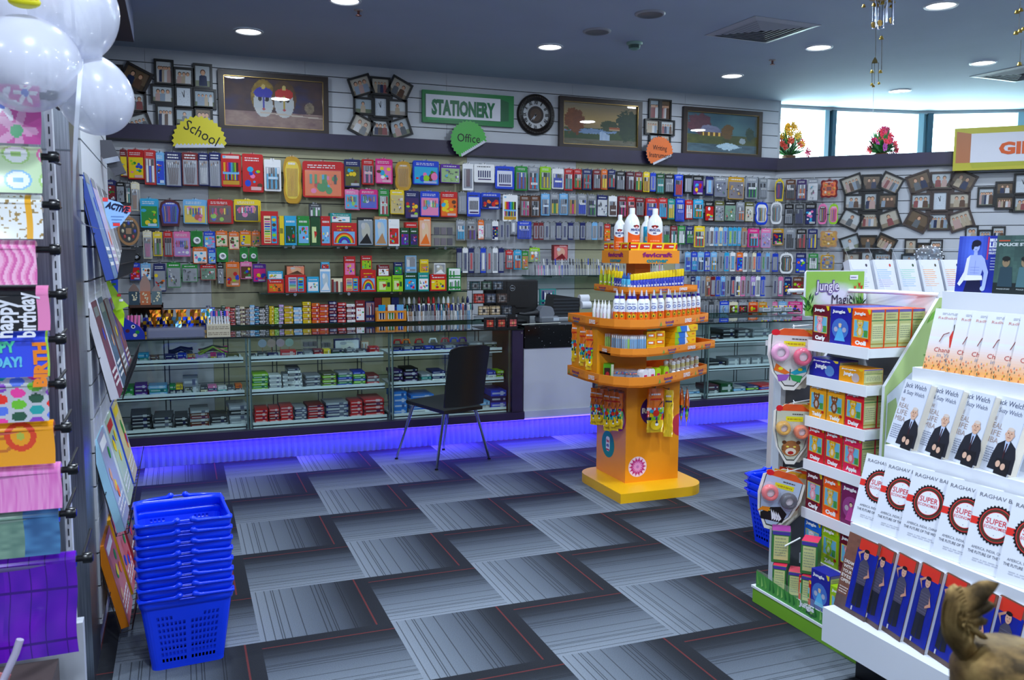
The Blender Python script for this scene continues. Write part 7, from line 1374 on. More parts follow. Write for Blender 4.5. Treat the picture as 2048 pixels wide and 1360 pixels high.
def man(f, cx, z0, s, y, suit, shirt='b8c8e8', hair=None, arms=False):
    f.poly([(cx-s*.36, z0), (cx+s*.36, z0), (cx+s*.34, z0+s*.35), (cx+s*.26, z0+s*.55), (cx+s*.08, z0+s*.66), (cx-s*.08, z0+s*.66), (cx-s*.26, z0+s*.55), (cx-s*.33, z0+s*.3)], y, suit); f.poly([(cx-s*.07, z0+s*.65), (cx, z0+s*.30), (cx+s*.07, z0+s*.65)], y-.0004, shirt); f.poly([(cx-s*.02, z0+s*.6), (cx-s*.025, z0+s*.30), (cx+s*.02, z0+s*.26), (cx+s*.02, z0+s*.6)], y-.0006, '3a2028')
    f.fq(cx-s*.05, cx+s*.05, z0+s*.60, z0+s*.72, y-.0003, 'c8a088'); f.disc(cx, z0+s*.79, s*.115, s*.15, y-.0008, 'd8b098', n=16); f.disc(cx, z0+s*.905, s*.095, s*.04, y-.001, hair or 'd8c8bc', n=12)
    for e in (-1, 1): f.disc(cx+e*s*.045, z0+s*.82, s*.018, s*.010, y-.0014, '403028', n=6); f.disc(cx+e*s*.118, z0+s*.79, s*.02, s*.035, y-.0007, 'd0a088', n=6)
    f.disc(cx, z0+s*.785, s*.018, s*.025, y-.0014, 'c89880', n=6); f.fq(cx-s*.045, cx+s*.045, z0+s*.725, z0+s*.738, y-.0014, 'b07868')
def c_dream(f, w, h):
    y = -.0008; f.art(-w/2, w/2, 0, h, y, 14, 22, lambda u, v: mix('6a4438', '8a5c48', fbm(u*5, v*28, 2)) if v > .18 else mix('4a3c3a', '6a5450', fbm(u*6, v*9, 2)))
    x0 = -w*.14; f.art(x0, w/2, h*.06, h*.86, y-.0006, 12, 22, lambda u, v: mix('1028a8', '0c1c80', fbm(u*12, v*22, 5)) if (abs(u-.5) > .30) else rgb('16228c')); f.fq(x0+w*.04, w*.44, h*.84, h*.985, y-.0008, 'd83420')
    cx = w*.17; f.poly([(cx-w*.15, h*.14), (cx-w*.02, h*.12), (cx+w*.0, h*.45), (cx-w*.14, h*.44)], y-.0012, '22242c'); f.poly([(cx, h*.12), (cx+w*.14, h*.14), (cx+w*.12, h*.44), (cx-w*.02, h*.45)], y-.0013, '1c1e26'); f.poly([(cx-w*.14, h*.42), (cx+w*.13, h*.42), (cx+w*.15, h*.68), (cx+w*.05, h*.74), (cx-w*.06, h*.74), (cx-w*.15, h*.68)], y-.0016, '4a4658'); [f.fq(cx-w*.14, cx+w*.14, h*(.45+.035*k), h*(.455+.035*k), y-.0019, '6a6478') for k in range(7)]
    f.poly([(cx+w*.13, h*.66), (cx+w*.22, h*.55), (cx+w*.06, h*.50), (cx+w*.06, h*.53), (cx+w*.15, h*.57)][::-1], y-.0022, 'c89078'); f.poly([(cx-w*.13, h*.70), (cx-w*.26, h*.80), (cx-w*.08, h*.86), (cx-w*.08, h*.83), (cx-w*.19, h*.79)], y-.0022, 'c89078')
    f.disc(cx, h*.80, w*.075, h*.06, y-.0024, 'd0a088', n=14); f.disc(cx, h*.852, w*.078, h*.024, y-.0026, '181418', n=12); [f.disc(cx+e*w*.03, h*.805, w*.011, h*.005, y-.0028, '201818', n=6) for e in (-1, 1)]; f.fq(cx-w*.025, cx+w*.025, h*.768, h*.774, y-.0028, 'a05048')
    for k, s_ in enumerate(('DREAM', 'WITH', 'YOUR', 'EYES', 'OPEN')): f.text(s_, -w*.30, h*(.60-.062*k), h*.042, 'f0e8e0', y=y-.0014, w=w*.30, bold=.02, align='C')
    scribble(f, -w*.44, -w*.16, h*.20, h*.30, y-.0014, 'd8c8c0', 3, random.Random(2)); f.cbox(cx-w*.10, y-.003, h*.09, w*.03, .002, h*.05, 'c0c0c8')
def c_super(f, w, h):
    y = -.0008; f.fq(-w/2, w/2, 0, h, y, 'dfe3ee'); f.text('RAGHAV BAHL', 0, h*.885, h*.050, '5a5e6c', y=y-.0006, w=w*.86, align='C'); cx, cz = 0, h*.585; R_ = w*.37
    f.fq(-w*.5, -w*.28, cz-h*.045, cz+h*.045, y-.0004, 'e03028'); f.fq(w*.28, w*.5, cz-h*.045, cz+h*.045, y-.0004, 'e03028'); pts = []
    for i in range(64): q = 2*pi*i/64; k = R_*(1.02 if i % 2 else .92); pts.append((cx+k*cos(q), cz+k*sin(q)))
    f.poly(pts, y-.0010, '181416'); [f.disc(cx, cz, R_*r_, R_*r_, y-.0013-.0004*i, c_, n=40) for i, (r_, c_) in enumerate(((.86, 'e83030'), (.82, '503828'), (.70, '181416'), (.67, 'e83030'), (.635, 'e6e9f2')))]
    f.text('SUPER', 0, cz+h*.005, h*.072, 'd03040', y=y-.0034, w=w*.40, align='C', bold=.01); f.text('ECONOMIES', 0, cz-h*.050, h*.038, 'd03040', y=y-.0034, w=w*.43, align='C', bold=.01); [f.disc(cx, cz+e*R_*.5, w*.008, w*.008, y-.0034, '303040', n=6) for e in (-1, 1)]
    f.text('AMERICA, INDIA, CHINA &', 0, h*.255, h*.034, '5a5e6c', y=y-.0006, w=w*.74, align='C'); f.text('THE FUTURE OF THE WORLD', 0, h*.195, h*.036, '484c5c', y=y-.0006, w=w*.84, align='C', bold=.01); scribble(f, -w*.3, w*.3, h*.10, h*.15, y-.0006, 'b8bcc8', 2, random.Random(5))
def c_mba(f, w, h):
    y = -.0008; f.fq(-w/2, w/2, 0, h, y, 'd6dcea'); f.text('Jack Welch', -w*.02, h*.885, h*.075, '4a5470', y=y-.0006, w=w*.82, align='C'); f.text('& Suzy Welch', -w*.02, h*.785, h*.062, '5a6480', y=y-.0006, w=w*.82, align='C')
    for k, s_ in enumerate(('THE', 'REAL', 'LIFE', 'MBA')): f.text(s_, -w*.44, h*(.665-.098*k), h*.055 if k == 0 else h*.078, 'a8928a', y=y-.0006, w=w*(.16 if k == 0 else .40))
    scribble(f, -w*.44, -w*.08, h*.10, h*.32, y-.0006, '8890a8', 7, random.Random(5)); man(f, w*.24, h*.04, h*.62, y-.001, '22242e'); f.poly([(w*.10, h*.0), (w*.5, h*.0), (w*.48, h*.22), (w*.06, h*.2)], y-.0016, '1c1c22'); f.disc(w*.16, h*.13, w*.07, h*.045, y-.0022, 'd8b098', n=10); f.disc(w*.32, h*.11, w*.07, h*.045, y-.0022, 'd8b098', n=10)
def c_chan(f, w, h):
    y = -.0008; f.art(-w/2, w/2, 0, h, y, 8, 26, lambda u, v: mix('dfe2ec', 'f0a860', max(0, min(1, (.52-v)*2.2))) if v < .52 else (mix('dfe2ec', 'e8d0c8', max(0, .75-v)*2)))
    f.text('Radhakrishnan', 0, h*.83, h*.045, 'c88070', y=y-.0006, w=w*.76, align='C'); scribble(f, -w*.3, w*.3, h*.90, h*.94, y-.0006, 'a8acb8', 2, random.Random(5)); f.disc(w*.12, h*.70, w*.08, h*.065, y-.0008, 'e8e0dc', n=12); f.poly([(w*.05, h*.38), (w*.24, h*.38), (w*.20, h*.62), (w*.05, h*.65), (w*.0, h*.55)], y-.001, 'd83020'); f.tube([(-w*.22, y-.002, h*.46), (-w*.15, y-.002, h*.58), (-w*.02, y-.002, h*.62)], .0012, '8a3028', 'print', 4); f.poly([(w*.05, h*.74), (w*.08, h*.58), (w*.10, h*.58), (w*.07, h*.76)][::-1], y-.0012, '201818')
    f.text('Chanakya', 0, h*.295, h*.075, 'b83830', y=y-.0008, w=w*.62, align='C'); f.text('in You', 0, h*.215, h*.068, '8898b0', y=y-.0008, w=w*.42, align='C'); rn = random.Random(1)
    for k in range(70): x, z = rn.uniform(-.47, .47)*w, h*rn.uniform(.0, .20)**1; f.poly([(x-.0012, z), (x+.0012, z), (x+.0010, z+h*.03), (x-.0010, z+h*.03)], y-.001-.00001*k, rn.choice(['202838','a83020','4878a8','e8c020','703018','28604c','e87030']))
def xy(u, v, z): q = on(u, v, 2, z); return q.y
RB = radians(-90+5)
for i, (u, v) in enumerate(((1728,1244),(1760,1260),(1806,1283),(1855,1309),(1908,1336),(1963,1366),(2020,1396))):
    n_ = xy(u, v, .25); w = .15; book(2.085+.004*(i>0), n_+w/2*.985, .2505, w, .262, .022, radians(-100 if i else -93), LEAN*.75, f"paperback with a reclining man in striped shirt, {nth(i+1)} from left on the front tray", 'striped-shirt paperbacks on the front tray', '5a3c34', c_dream, page='c8ccd4')
n_ = xy(1700, 1046, .538)
for i, (u, v) in enumerate(((1743,915),(1785,925),(1838,942),(1909,960),(1968,975),(2040,998))):
    q = on(u, v, 0, 2.235); w = .158; book(2.165, q.y-w/2, .5385, w, .245, .030, RB+radians(2), LEAN, f"white hardback with red and black rosette, {nth(i+1)} from left on the second step", 'rosette-cover books on the second step', 'd8dce6', c_super, page='e04038' if 0 else 'e8e8ec')
for i, (u, v) in enumerate(((1862,768),(1926,778),(1990,790),(2060,802))):
    q = on(u, v, 0, 2.36); w = .142; book(2.300, q.y+w/2*.985, .8035, w, .235, .034, radians(-103), LEAN, f"white hardback with a seated man in dark suit, {nth(i+1)} from left on the third step", 'suited-man books on the third step', 'ccd2e0', c_mba, page='e0d8c8')
for i, (u, v) in enumerate(((1880,615),(1926,620),(1955,623),(1986,626),(2020,630),(2052,634))):
    q = on(u, v, 0, 2.46); w = .145; book(2.405, q.y-w/2, 1.0725, w, .215, .012, RB+radians(4), LEAN, f"thin orange and white paperback with a crowd, {nth(i+1)} from left on the fourth step", 'orange crowd paperbacks on the fourth step', 'e0d8d0', c_chan)
def c_kung(f, w, h):
    y = -.0008; f.art(-w/2, w/2, 0, h, y, 12, 16, lambda u, v: mix('1c2ca0', '5878f0', max(0, 1-math.hypot((u-.35)*2.2, (v-.75)*1.6)))); f.fq(w*.20, w*.23, h*.58, h*.98, y-.0004, 'c83058')
    for s_, z, hh, ww in (('BRUCE', .90, .05, .24), ('LEE', .80, .085, .22), ('ULTIMATE', .735, .04, .24), ('COLLECTION', .68, .035, .24)): f.text(s_, w*.245, h*z, h*hh, 'e8ecf8', y=y-.0008, w=w*ww, bold=.05)
    [f.fq(w*.30, w*.47, h*(.60-.05*k), h*(.615-.05*k), y-.0006, 'b0b8e0') for k in range(5)]; sk = 'a8b8f0'; cx = -w*.08
    f.poly([(cx-w*.20, h*.0), (cx+w*.24, 0), (cx+w*.16, h*.28), (cx-w*.12, h*.28)], y-.001, '10143c'); f.poly([(cx-w*.14, h*.27), (cx+w*.18, h*.27), (cx+w*.26, h*.58), (cx+w*.16, h*.66), (cx-w*.10, h*.66), (cx-w*.18, h*.56)], y-.0014, sk); f.poly([(cx-w*.18, h*.60), (cx-w*.10, h*.66), (cx-w*.14, h*.28), (cx-w*.30, h*.1), (cx-w*.36, h*.14), (cx-w*.22, h*.36)], y-.0018, 'e8ecfc'); f.poly([(cx+w*.24, h*.60), (cx+w*.36, h*.36), (cx+w*.32, h*.08), (cx+w*.24, h*.08), (cx+w*.26, h*.34), (cx+w*.16, h*.50)][::-1], y-.0018, sk); f.poly([(cx-w*.16, h*.30), (cx+w*.22, h*.30), (cx+w*.24, h*.22), (cx-w*.20, h*.20)][::-1], y-.002, 'f0f2fc')
    f.disc(cx+w*.26, h*.07, w*.06, h*.045, y-.0022, sk, n=10); f.poly([(cx-w*.03, h*.64), (cx+w*.07, h*.64), (cx+w*.06, h*.74), (cx-w*.02, h*.74)], y-.0016, sk); f.disc(cx+w*.02, h*.80, w*.085, h*.085, y-.002, sk, n=14); f.disc(cx+w*.02, h*.87, w*.11, h*.06, y-.0022, '10102c', n=12); f.disc(cx-w*.06, h*.82, w*.035, h*.07, y-.0021, '10102c', n=8); [f.disc(cx+w*(.02+.035*e), h*.81, w*.012, h*.006, y-.0026, '18184c', n=6) for e in (-1, 1)]; f.fq(cx, cx+w*.045, h*.755, h*.762, y-.0026, '4048a0')
    for k in range(3): f.fq(cx-w*.08, cx+w*.14, h*(.34+.05*k), h*(.345+.05*k), y-.0017, '7888d8')
    f.fq(cx+w*.028, cx+w*.034, h*.32, h*.56, y-.0017, '7888d8')
def c_police(f, w, h):
    y = -.0008; f.art(-w/2, w/2, 0, h, y, 12, 16, lambda u, v: mix('283c3c', '4c6c64', fbm(u*4, v*4, 2)) if v > .2 else rgb('1c2424')); f.text('POLICE STORY', 0, h*.82, h*.050, 'c8d0d0', y=y-.0008, w=w*.88, bold=.05, align='C'); f.fq(-w*.45, -w*.2, h*.90, h*.92, y-.0008, 'c85030'); scribble(f, -w*.1, w*.4, h*.90, h*.93, y-.0008, '808c8c', 1, random.Random(2))
    for cx in (-w*.24, w*.18): f.poly([(cx-w*.16, h*.12), (cx+w*.18, h*.12), (cx+w*.14, h*.46), (cx-w*.12, h*.46)], y-.001, '2c4450' if cx < 0 else '4c7078'); f.disc(cx, h*.54, w*.085, h*.085, y-.0014, '907c60', n=12); f.disc(cx, h*.60, w*.095, h*.045, y-.0018, '181c1c', n=10); [f.disc(cx+w*.03*e, h*.55, w*.01, h*.006, y-.0022, '181818', n=5) for e in (-1, 1)]
    f.text('POLICE STORY', -w*.25, h*.07, h*.022, 'a8b0b0', y=y-.0012, w=w*.3, align='C', bold=.03); f.text('POLICE STORY 2', w*.22, h*.07, h*.022, 'a8b0b0', y=y-.0012, w=w*.36, align='C', bold=.03)
for i, (u, art, lb, cv) in enumerate(((1913, c_kung, 'blue disc case with a bare-chested fighter, on the highest step', '2030a0'), (1988, c_police, 'dark green disc case with two men, at the right on the highest step', '2c3c3c'))):
    q = on(u, 575, 0, 2.54); w = .150; o = book(2.54, q.y-w/2, 1.3375, w, .192, .018, RB+radians(2), radians(4), lb, 'disc cases on the highest step', cv, art, name='disc_case', cat='disc case')

# ================================================================ acrylic rack of white booklets, on its table
yr = 3.75; XL, XR = on(1684, 500, 1, yr).x, on(1912, 500, 1, yr).x; zt_ = on(1800, 497, 1, yr).z; z0_ = on(1800, 519, 1, yr-.12).z
tb = thing('display_table', 'white table behind the toy stand carrying the acrylic rack', 'table', ((XL+XR)/2, yr+.05, 0)); a = MB(); a.box(-.62, .62, -.30, .32, .93, .96, 'e4e8ee', 'satin'); a.build('top', tb)
for sx in (-.58, .58):
    for sy in (-.26, .28): a = MB(); a.box(sx-.02, sx+.02, sy-.02, sy+.02, 0, .93, 'd4d8de', 'satin'); a.build('leg', tb)
rk = thing('acrylic_rack', 'clear acrylic rack of slanting compartments behind the toy stand', 'rack', (0, 0, .96)); H = zt_-.96
a = MB(); a.box(XL, XR, yr+.10, yr+.104, 0, H, 'white', 'acrylic'); a.build('back_sheet', rk)
nc = 5; cw = (XR-XL)/nc
for i in range(nc+1):
    a = MB(); x = XL+cw*i; a.add([(x, yr-.20, 0), (x, yr+.10, 0), (x, yr+.10, H), (x, yr-.02, H), (x, yr-.20, H*.45)], [(0, 1, 2, 3, 4)], 'white', 'acrylic'); a.tube([(x, yr-.02, H), (x, yr-.20, H*.45), (x, yr-.20, 0)], .0015, 'e8ecf4', 'clear', 4); a.build('divider', rk)
a = MB(); a.tube([(XL, yr-.02, H), (XR, yr-.02, H)], .0022, 'f0f4fa', 'clear', 4); a.tube([(XL, yr+.10, H), (XR, yr+.10, H)], .0022, 'f0f4fa', 'clear', 4); a.tube([(XL, yr-.09, H*.55), (XR, yr-.09, H*.55)], .0022, 'f0f4fa', 'clear', 4); a.build('edge_rails', rk)
LC = [('b0b8d0','a0a8b8'),('88b0e0','b0a8d8'),('90c8b0','98b8d8'),('f0a868','e8b898'),('e8a878','d88898')]
def booklet(x, y, z, w, h, th, i, label):
    def art(f, w, h):
        yy = -.0008; f.fq(-w/2, w/2, 0, h, yy, 'd8d8e0'); r_ = random.Random(i); f.disc(w*.3, h*.86, w*.05, h*.04, yy-.0004, ['403848','c04038','284828','504838','202040'][i % 5], n=8)
        for k in range(9): f.fq(-w*.38, w*(.1+.25*r_.random()), h*(.74-.05*k), h*(.755-.05*k), yy-.0004, LC[i % 5][k//5])
        for k in range(9): f.fq(w*(-.08+.035*k), w*(-.08+.035*k+.018*r_.uniform(.4, 1.4)), h*.09, h*.17, yy-.0006, '303038')
    book(x, y, z, w, h, th, radians(-6), radians(20), label, 'white booklets in the acrylic rack', 'd4d6de', art, name='booklet', page='e8e8ec', cat='booklet')
for i in range(5): booklet(XL+cw*(i+.5), yr-.11, .96+H*.47, cw*.80, H*.44, .05, i, f"white booklet in the upper row of the acrylic rack, {nth(i+1)} from left")
for i in range(5): booklet(XL+cw*(i+.5)+.01, yr-.19, .96+.004, cw*.80, H*.44, .05, i+2, f"white booklet in the lower row of the acrylic rack, {nth(i+1)} from left")
# dotted clear balloon behind the rack
q = on(1857, 512, 1, 4.25); t = thing('clear_balloon', 'clear dotted balloon half hidden behind the acrylic rack', 'balloon', tuple(q)); a = MB(); a.ball((0, 0, 0), .085, .085, .07, 'd8dce4', 'clear', 24, 16); a.build('skin', t)
for k in range(34): an = k*2.4; zz = 1-2*(k+.5)/34; r_ = math.sqrt(1-zz*zz); b = MB(); b.ball((.086*r_*cos(an), .086*r_*sin(an), .071*zz), .005, .005, .005, 'f4f6fa', 'satin', 6, 4); b.build('dot', t)
a = MB(); a.tube([(0, 0, -.07), (.004, 0, -.3), (0, 0, -(q.z-.0))], .002, 'e8e8ee', 'satin', 4); a.build('stick', t)

# ================================================================ hanging chimes
def bell(mb, x, y, z, s, c='c8a850'): mb.lathe([(s*.95, -s*1.2), (s*.72, -s*.8), (s*.60, -s*.25), (s*.3, 0), (0, s*.05)], c, 'metal', 12, (x, y, z), cap=False)
q = EYEP+ray(1765, 4)*3.0; t = thing('wind_chime', 'brass and steel wind chime hanging before the windows', 'wind chime', (q.x, q.y, 0)); P = lambda u, v: (EYEP+ray(u, v)*3.0)-Vector((q.x, q.y, 0)); rc = random.Random(3)
a = MB(); a.tube([(0, 0, CEIL), (0, 0, P(1765, -10).z)], .001, '303030', 'satin', 4); a.tube([P(1752, 55), P(1751, 115)], .0012, '28241c', 'satin', 4); a.tube([P(1764, 70), P(1763, 140)], .0012, '28241c', 'satin', 4); a.tube([P(1747, 172), P(1746, 228)], .0008, 'c0c4cc', 'satin', 4)
for u, v0, v1 in ((1744, 125, 170), (1757, 125, 170), (1749, 125, 168)): a.tube([P(u, v0), P(u, v1)], .0009, '28241c', 'satin', 4)
a.build('cord', t); b = MB(); b.lathe([(.045, 0), (.045, .006)], 'a08040', 'metal', 20, tuple(P(1765, -4))); b.build('top_disc', t)
for i in range(7):
    u = 1752+i*4.5; b = MB(); p0, p1 = P(u, 2+rc.uniform(-3, 3)), P(u-1, 54+rc.uniform(-6, 4)); off = Vector((0, .03*sin(i*2.3), 0)); b.tube([p0+off, p1+off], .0042, 'b8c0d0', 'chrome', 8); b.build('steel_tube', t)
for i in range(9): b = MB(); p0 = P(1740+i*6.2, 4+3*sin(i)); bell(b, p0.x, p0.y+.03*cos(i*1.7), p0.z, .008); b.build('small_bell', t)
for u, v in ((1747,50),(1760,46),(1783,41)): b = MB(); p0 = P(u, v); b.lathe([(.011, -.001), (.011, .001)], '806838', 'metal', 16, tuple(p0), axis='y'); b.build('coin_disc', t)
for u, v, s_ in ((1763,72,.009),(1744,140,.008),(1761,140,.008),(1744,166,.007),(1758,164,.006),(1747,170,.006)): b = MB(); p0 = P(u, v); bell(b, p0.x, p0.y, p0.z, s_); b.build('hanging_bell', t)
b = MB(); p0 = P(1750, 118); b.lathe([(.013, -.013), (.010, -.006), (.002, .006)], '8a7a50', 'metal', 4, tuple(p0), cap=False, smooth=False); b.build('pyramid_bead', t)
q = EYEP+ray(2040, 20)*2.9; t = thing('wind_chime', 'second wind chime cut off by the right edge, above the ceiling vent', 'wind chime', (q.x, q.y, 0)); P2 = lambda u, v: (EYEP+ray(u, v)*2.9)-Vector((q.x, q.y, 0))
a = MB(); a.tube([(0, 0, CEIL), (0, 0, P2(2040, 60).z)], .001, '303030', 'satin', 4); a.tube([P2(2042, 80), P2(2040, 125)], .0010, '28241c', 'satin', 4); a.build('cord', t)
for u, v in ((2034,20),(2042,16),(2032,62),(2040,58),(2047,54),(2039,124)): b = MB(); p0 = P2(u, v); bell(b, p0.x, p0.y, p0.z, .009); b.build('small_bell', t)

# ================================================================ brass bird in the right foreground
D0 = .95
def FP(x, y, dd=0): return EYEP+ray(1640+x/5.02, 1120+y/5.02)*(D0+dd)
t = thing('brass_figure', 'worn brass figure with a curled crest in the lower right foreground', 'figurine', (0, 0, 0))
OUTL = [(1345,238),(1400,272),(1470,272),(1530,240),(1600,208),(1690,200),(1808,232),(1760,310),(1705,372),(1690,405),(1735,425),(1770,452),(1735,500),(1660,545),(1590,562),(1640,575),(1690,600),(1672,650),(1600,668),(1598,700),(1650,740),(1690,790),(1655,802),(1600,782),(1560,752),(1545,830),(1560,880),(1600,925),(1560,1010),(1470,1080),(1400,1000),(1330,915),(1262,830),(1225,740),(1208,600),(1222,450),(1252,340),(1300,262)]
def inflate(out, cxy, thick, rings=5):
    v = []; f = []; n = len(out)
    for side in (-1, 1):
        for k in range(rings+1):
            q = k/rings; s_ = 1-q*.92; hh = thick*math.sqrt(max(0, 1-(1-q*.9)**2)) if k else 0
            for x, y in out: v.append(FP(cxy[0]+(x-cxy[0])*s_, cxy[1]+(y-cxy[1])*s_, side*hh*(1+.25*sin(q*14))))
    B = n*(rings+1)
    for side, o in ((0, 0), (1, B)):
        for k in range(rings):
            for i in range(n): q = (o+k*n+i, o+k*n+(i+1) % n, o+(k+1)*n+(i+1) % n, o+(k+1)*n+i); f.append(q[::-1] if side == 0 else q)
        f.append(tuple(o+rings*n+i for i in range(n)))
    return v, f
v, f = inflate(OUTL, (1440, 640), .016); a = MB(); a.add(v, f, 'gold', 'old_brass', True); a.build('crest', t)
for k in range(9):
    r_ = 60+k*34; pts = [FP(1520-r_*cos(radians(th))*1.0, 600+r_*sin(radians(th))*1.05-40, -.0155+.0012*k) for th in range(-70, 75, 12)]; b = MB(); b.tube(pts, .0013, 'gold', 'old_brass', 5); 
    if k < 8: b.build('carved_ridge', t)
a = MB(); c0 = FP(1900, 1120); n_ = 18; prof = [(.0, .030), (.035, .029), (.052, .018), (.060, .0), (.058, -.03), (.045, -.06), (.05, -.09), (.06, -.10)]; a.lathe([(r_, z_) for r_, z_ in prof[::-1]], 'gold', 'old_brass', 24, tuple(c0)); a.build('body', t)
a = MB(); a.tube([FP(1470, 1010), FP(1560, 1060), FP(1680, 1040), FP(1800, 1080)], [.014, .017, .018, .02], 'gold', 'old_brass', 10); a.build('neck', t)
a = MB(); a.tube([FP(1760, 1010), FP(1900, 960), FP(2040, 930), FP(2140, 960)], [.006, .010, .010, .008], 'gold', 'old_brass', 8); a.build('wing_edge', t)
a = MB(); zb_ = c0.z-.10; a.box(-.07, .07, -.07, .07, 0, zb_, '2a1c18', 'satin'); tag(a.build('figure_plinth', loc=(c0.x, c0.y, 0)), 'dark wooden plinth under the brass figure, below the picture edge', 'plinth')
# ================================================================ left: shopping baskets
def basket(z, x, y, label, group, w=.31, d=.31, h=.27, rz=radians(4), low=False):
    t = thing('shopping_basket', label, 'basket', (x, y, z), rz, group); BL = '0a3cf0'
    def ring(s, zz, r=.03): return [(px, py, zz) for px, py in rounded(-w/2*s, w/2*s, -d/2*s, d/2*s, r*s, 4)]
    a = MB(); n = len(ring(1, 0)); v = []; S0 = .78
    lv = [(S0, 0), (S0+.015, .012), (.97, h-.035), (.97, h-.03), (1.0, h-.03), (1.0, h), (.93, h)]
    for s, zz in lv: v += ring(s, zz)
    f = [(k*n+i, k*n+(i+1) % n, (k+1)*n+(i+1) % n, (k+1)*n+i) for k in range(1, len(lv)-1) for i in range(n)]
    # walls with real slots: the long faces are built as lattices
    def lattice(p00, p10, p01, p11, nx, nz, hole, margin):
        P00, P10, P01, P11 = map(Vector, (p00, p10, p01, p11)); g = lambda u, q: (P00*(1-u)+P10*u)*(1-q)+(P01*(1-u)+P11*u)*q
        us = [0, margin[0]]; 
        for i in range(nx): u0 = margin[0]+(1-2*margin[0])*i/nx; u1 = margin[0]+(1-2*margin[0])*(i+1)/nx; us += [u0+(u1-u0)*.3, u0+(u1-u0)*.9]
        us += [1-margin[0], 1]; us = sorted(set(us)); qs = [0]
        for j in range(nz): q0 = margin[1]+(margin[2]-margin[1])*j/nz; q1 = margin[1]+(margin[2]-margin[1])*(j+1)/nz; qs += [q0+(q1-q0)*.3, q0+(q1-q0)*.85]
        qs += [1]; vv = [g(u, q) for q in qs for u in us]; ff = []; U = len(us)
        for j in range(len(qs)-1):
            for i in range(U-1):
                if j % 2 == 1 and j < len(qs)-1 and i >= 2 and (i % 2 == 0) and i < U-2 and hole(i//2, j//2): continue
                ff.append((j*U+i, j*U+i+1, (j+1)*U+i+1, (j+1)*U+i))
        return vv, ff
    zt = h-.034; m = .97; c0 = S0+.005
    for sgn in (-1, 1):
        X0, X1 = w/2*c0-.022, w/2*m-.026; vv, ff = lattice((-X0, sgn*d/2*c0, .012), (X0, sgn*d/2*c0, .012), (-X1, sgn*d/2*m, zt), (X1, sgn*d/2*m, zt), 15, 8, lambda i, j: i != 8 and not (j > 6 and 4 < i < 12), (.06, .04, .86)); a.add(vv, ff, BL, 'satin')
        Y0, Y1 = d/2*c0-.022, d/2*m-.026; vv, ff = lattice((sgn*w/2*c0, -Y0, .012), (sgn*w/2*c0, Y0, .012), (sgn*w/2*m, -Y1, zt), (sgn*w/2*m, Y1, zt), 9, 8, lambda i, j: True, (.06, .04, .86)); a.add(vv, ff, BL, 'satin')
    r0, r1 = ring(c0, .012), ring(m, zt)     # rounded corners
    for i in range(n):
        j = (i+1) % n
        if abs(r1[i][0]-r1[j][0]) < .04 and abs(r1[i][1]-r1[j][1]) < .04: a.add([r0[i], r0[j], r1[j], r1[i]], [(0, 1, 2, 3)], BL, 'satin', False)
    a.add(ring(S0, 0), [tuple(range(n-1, -1, -1))], BL, 'satin'); r2 = ring(S0, 0); a.add(r2+r0, [(i, (i+1) % n, n+(i+1) % n, n+i) for i in range(n)], BL, 'satin'); a.build('tub', t)
    b = MB(); lv = [(.965, h-.036), (1.0, h-.034), (1.012, h-.020), (1.012, h-.004), (1.0, h), (.955, h), (.945, h-.010), (.945, h-.034)]; v = []
    for s, zz in lv: v += ring(s, zz)
    b.add(v, [(k*n+i, k*n+(i+1) % n, ((k+1) % 8)*n+(i+1) % n, ((k+1) % 8)*n+i) for k in range(8) for i in range(n)], BL, 'gloss', True); b.build('rim', t)
    for sgn, nm in ((-1, 'front'), (1, 'back')):
        yb = sgn*(d/2+.006); c = MB(); zz = h+.002; HW = w/2
        for sx in (-1, 1): c.tube([(sx*(HW+.002), yb-sgn*.05, zz-.012), (sx*(HW-.002), yb-sgn*.004, zz-.006), (sx*HW*.6, yb+sgn*.004, zz-.001), (sx*.040, yb+sgn*.006, zz+.0), (sx*.028, yb+sgn*.006, zz+.006)], [.006, .006, .006, .008, .010], BL, 'gloss', 8); c.ball((sx*.026, yb+sgn*.006, zz+.006), .012, .010, .011, BL, 'gloss', 10, 7)
        c.tube([(-.026, yb+sgn*.006, zz+.004), (.026, yb+sgn*.006, zz+.004)], .0035, BL, 'gloss', 6); c.tube([(-.026, yb+sgn*.006, zz-.008), (.026, yb+sgn*.006, zz-.008)], .0035, BL, 'gloss', 6); c.build('handle', t)
    return t
NB = 8
for i in range(NB):
    lb = 'topmost blue shopping basket, open, of the stack by the magazines' if i == NB-1 else ('bottom blue shopping basket of the stack, standing on the carpet' if i == 0 else f"blue shopping basket, {nth(i+1)} from the floor in the nested stack")
    basket(.038*i, -.022, 3.245, lb, 'nested blue shopping baskets')
for i in range(3): basket(.038*i, 2.83, 3.42, f"blue shopping basket behind the toy stand, {nth(i+1)} from the floor", 'nested blue shopping baskets behind the toy stand', rz=radians(0))

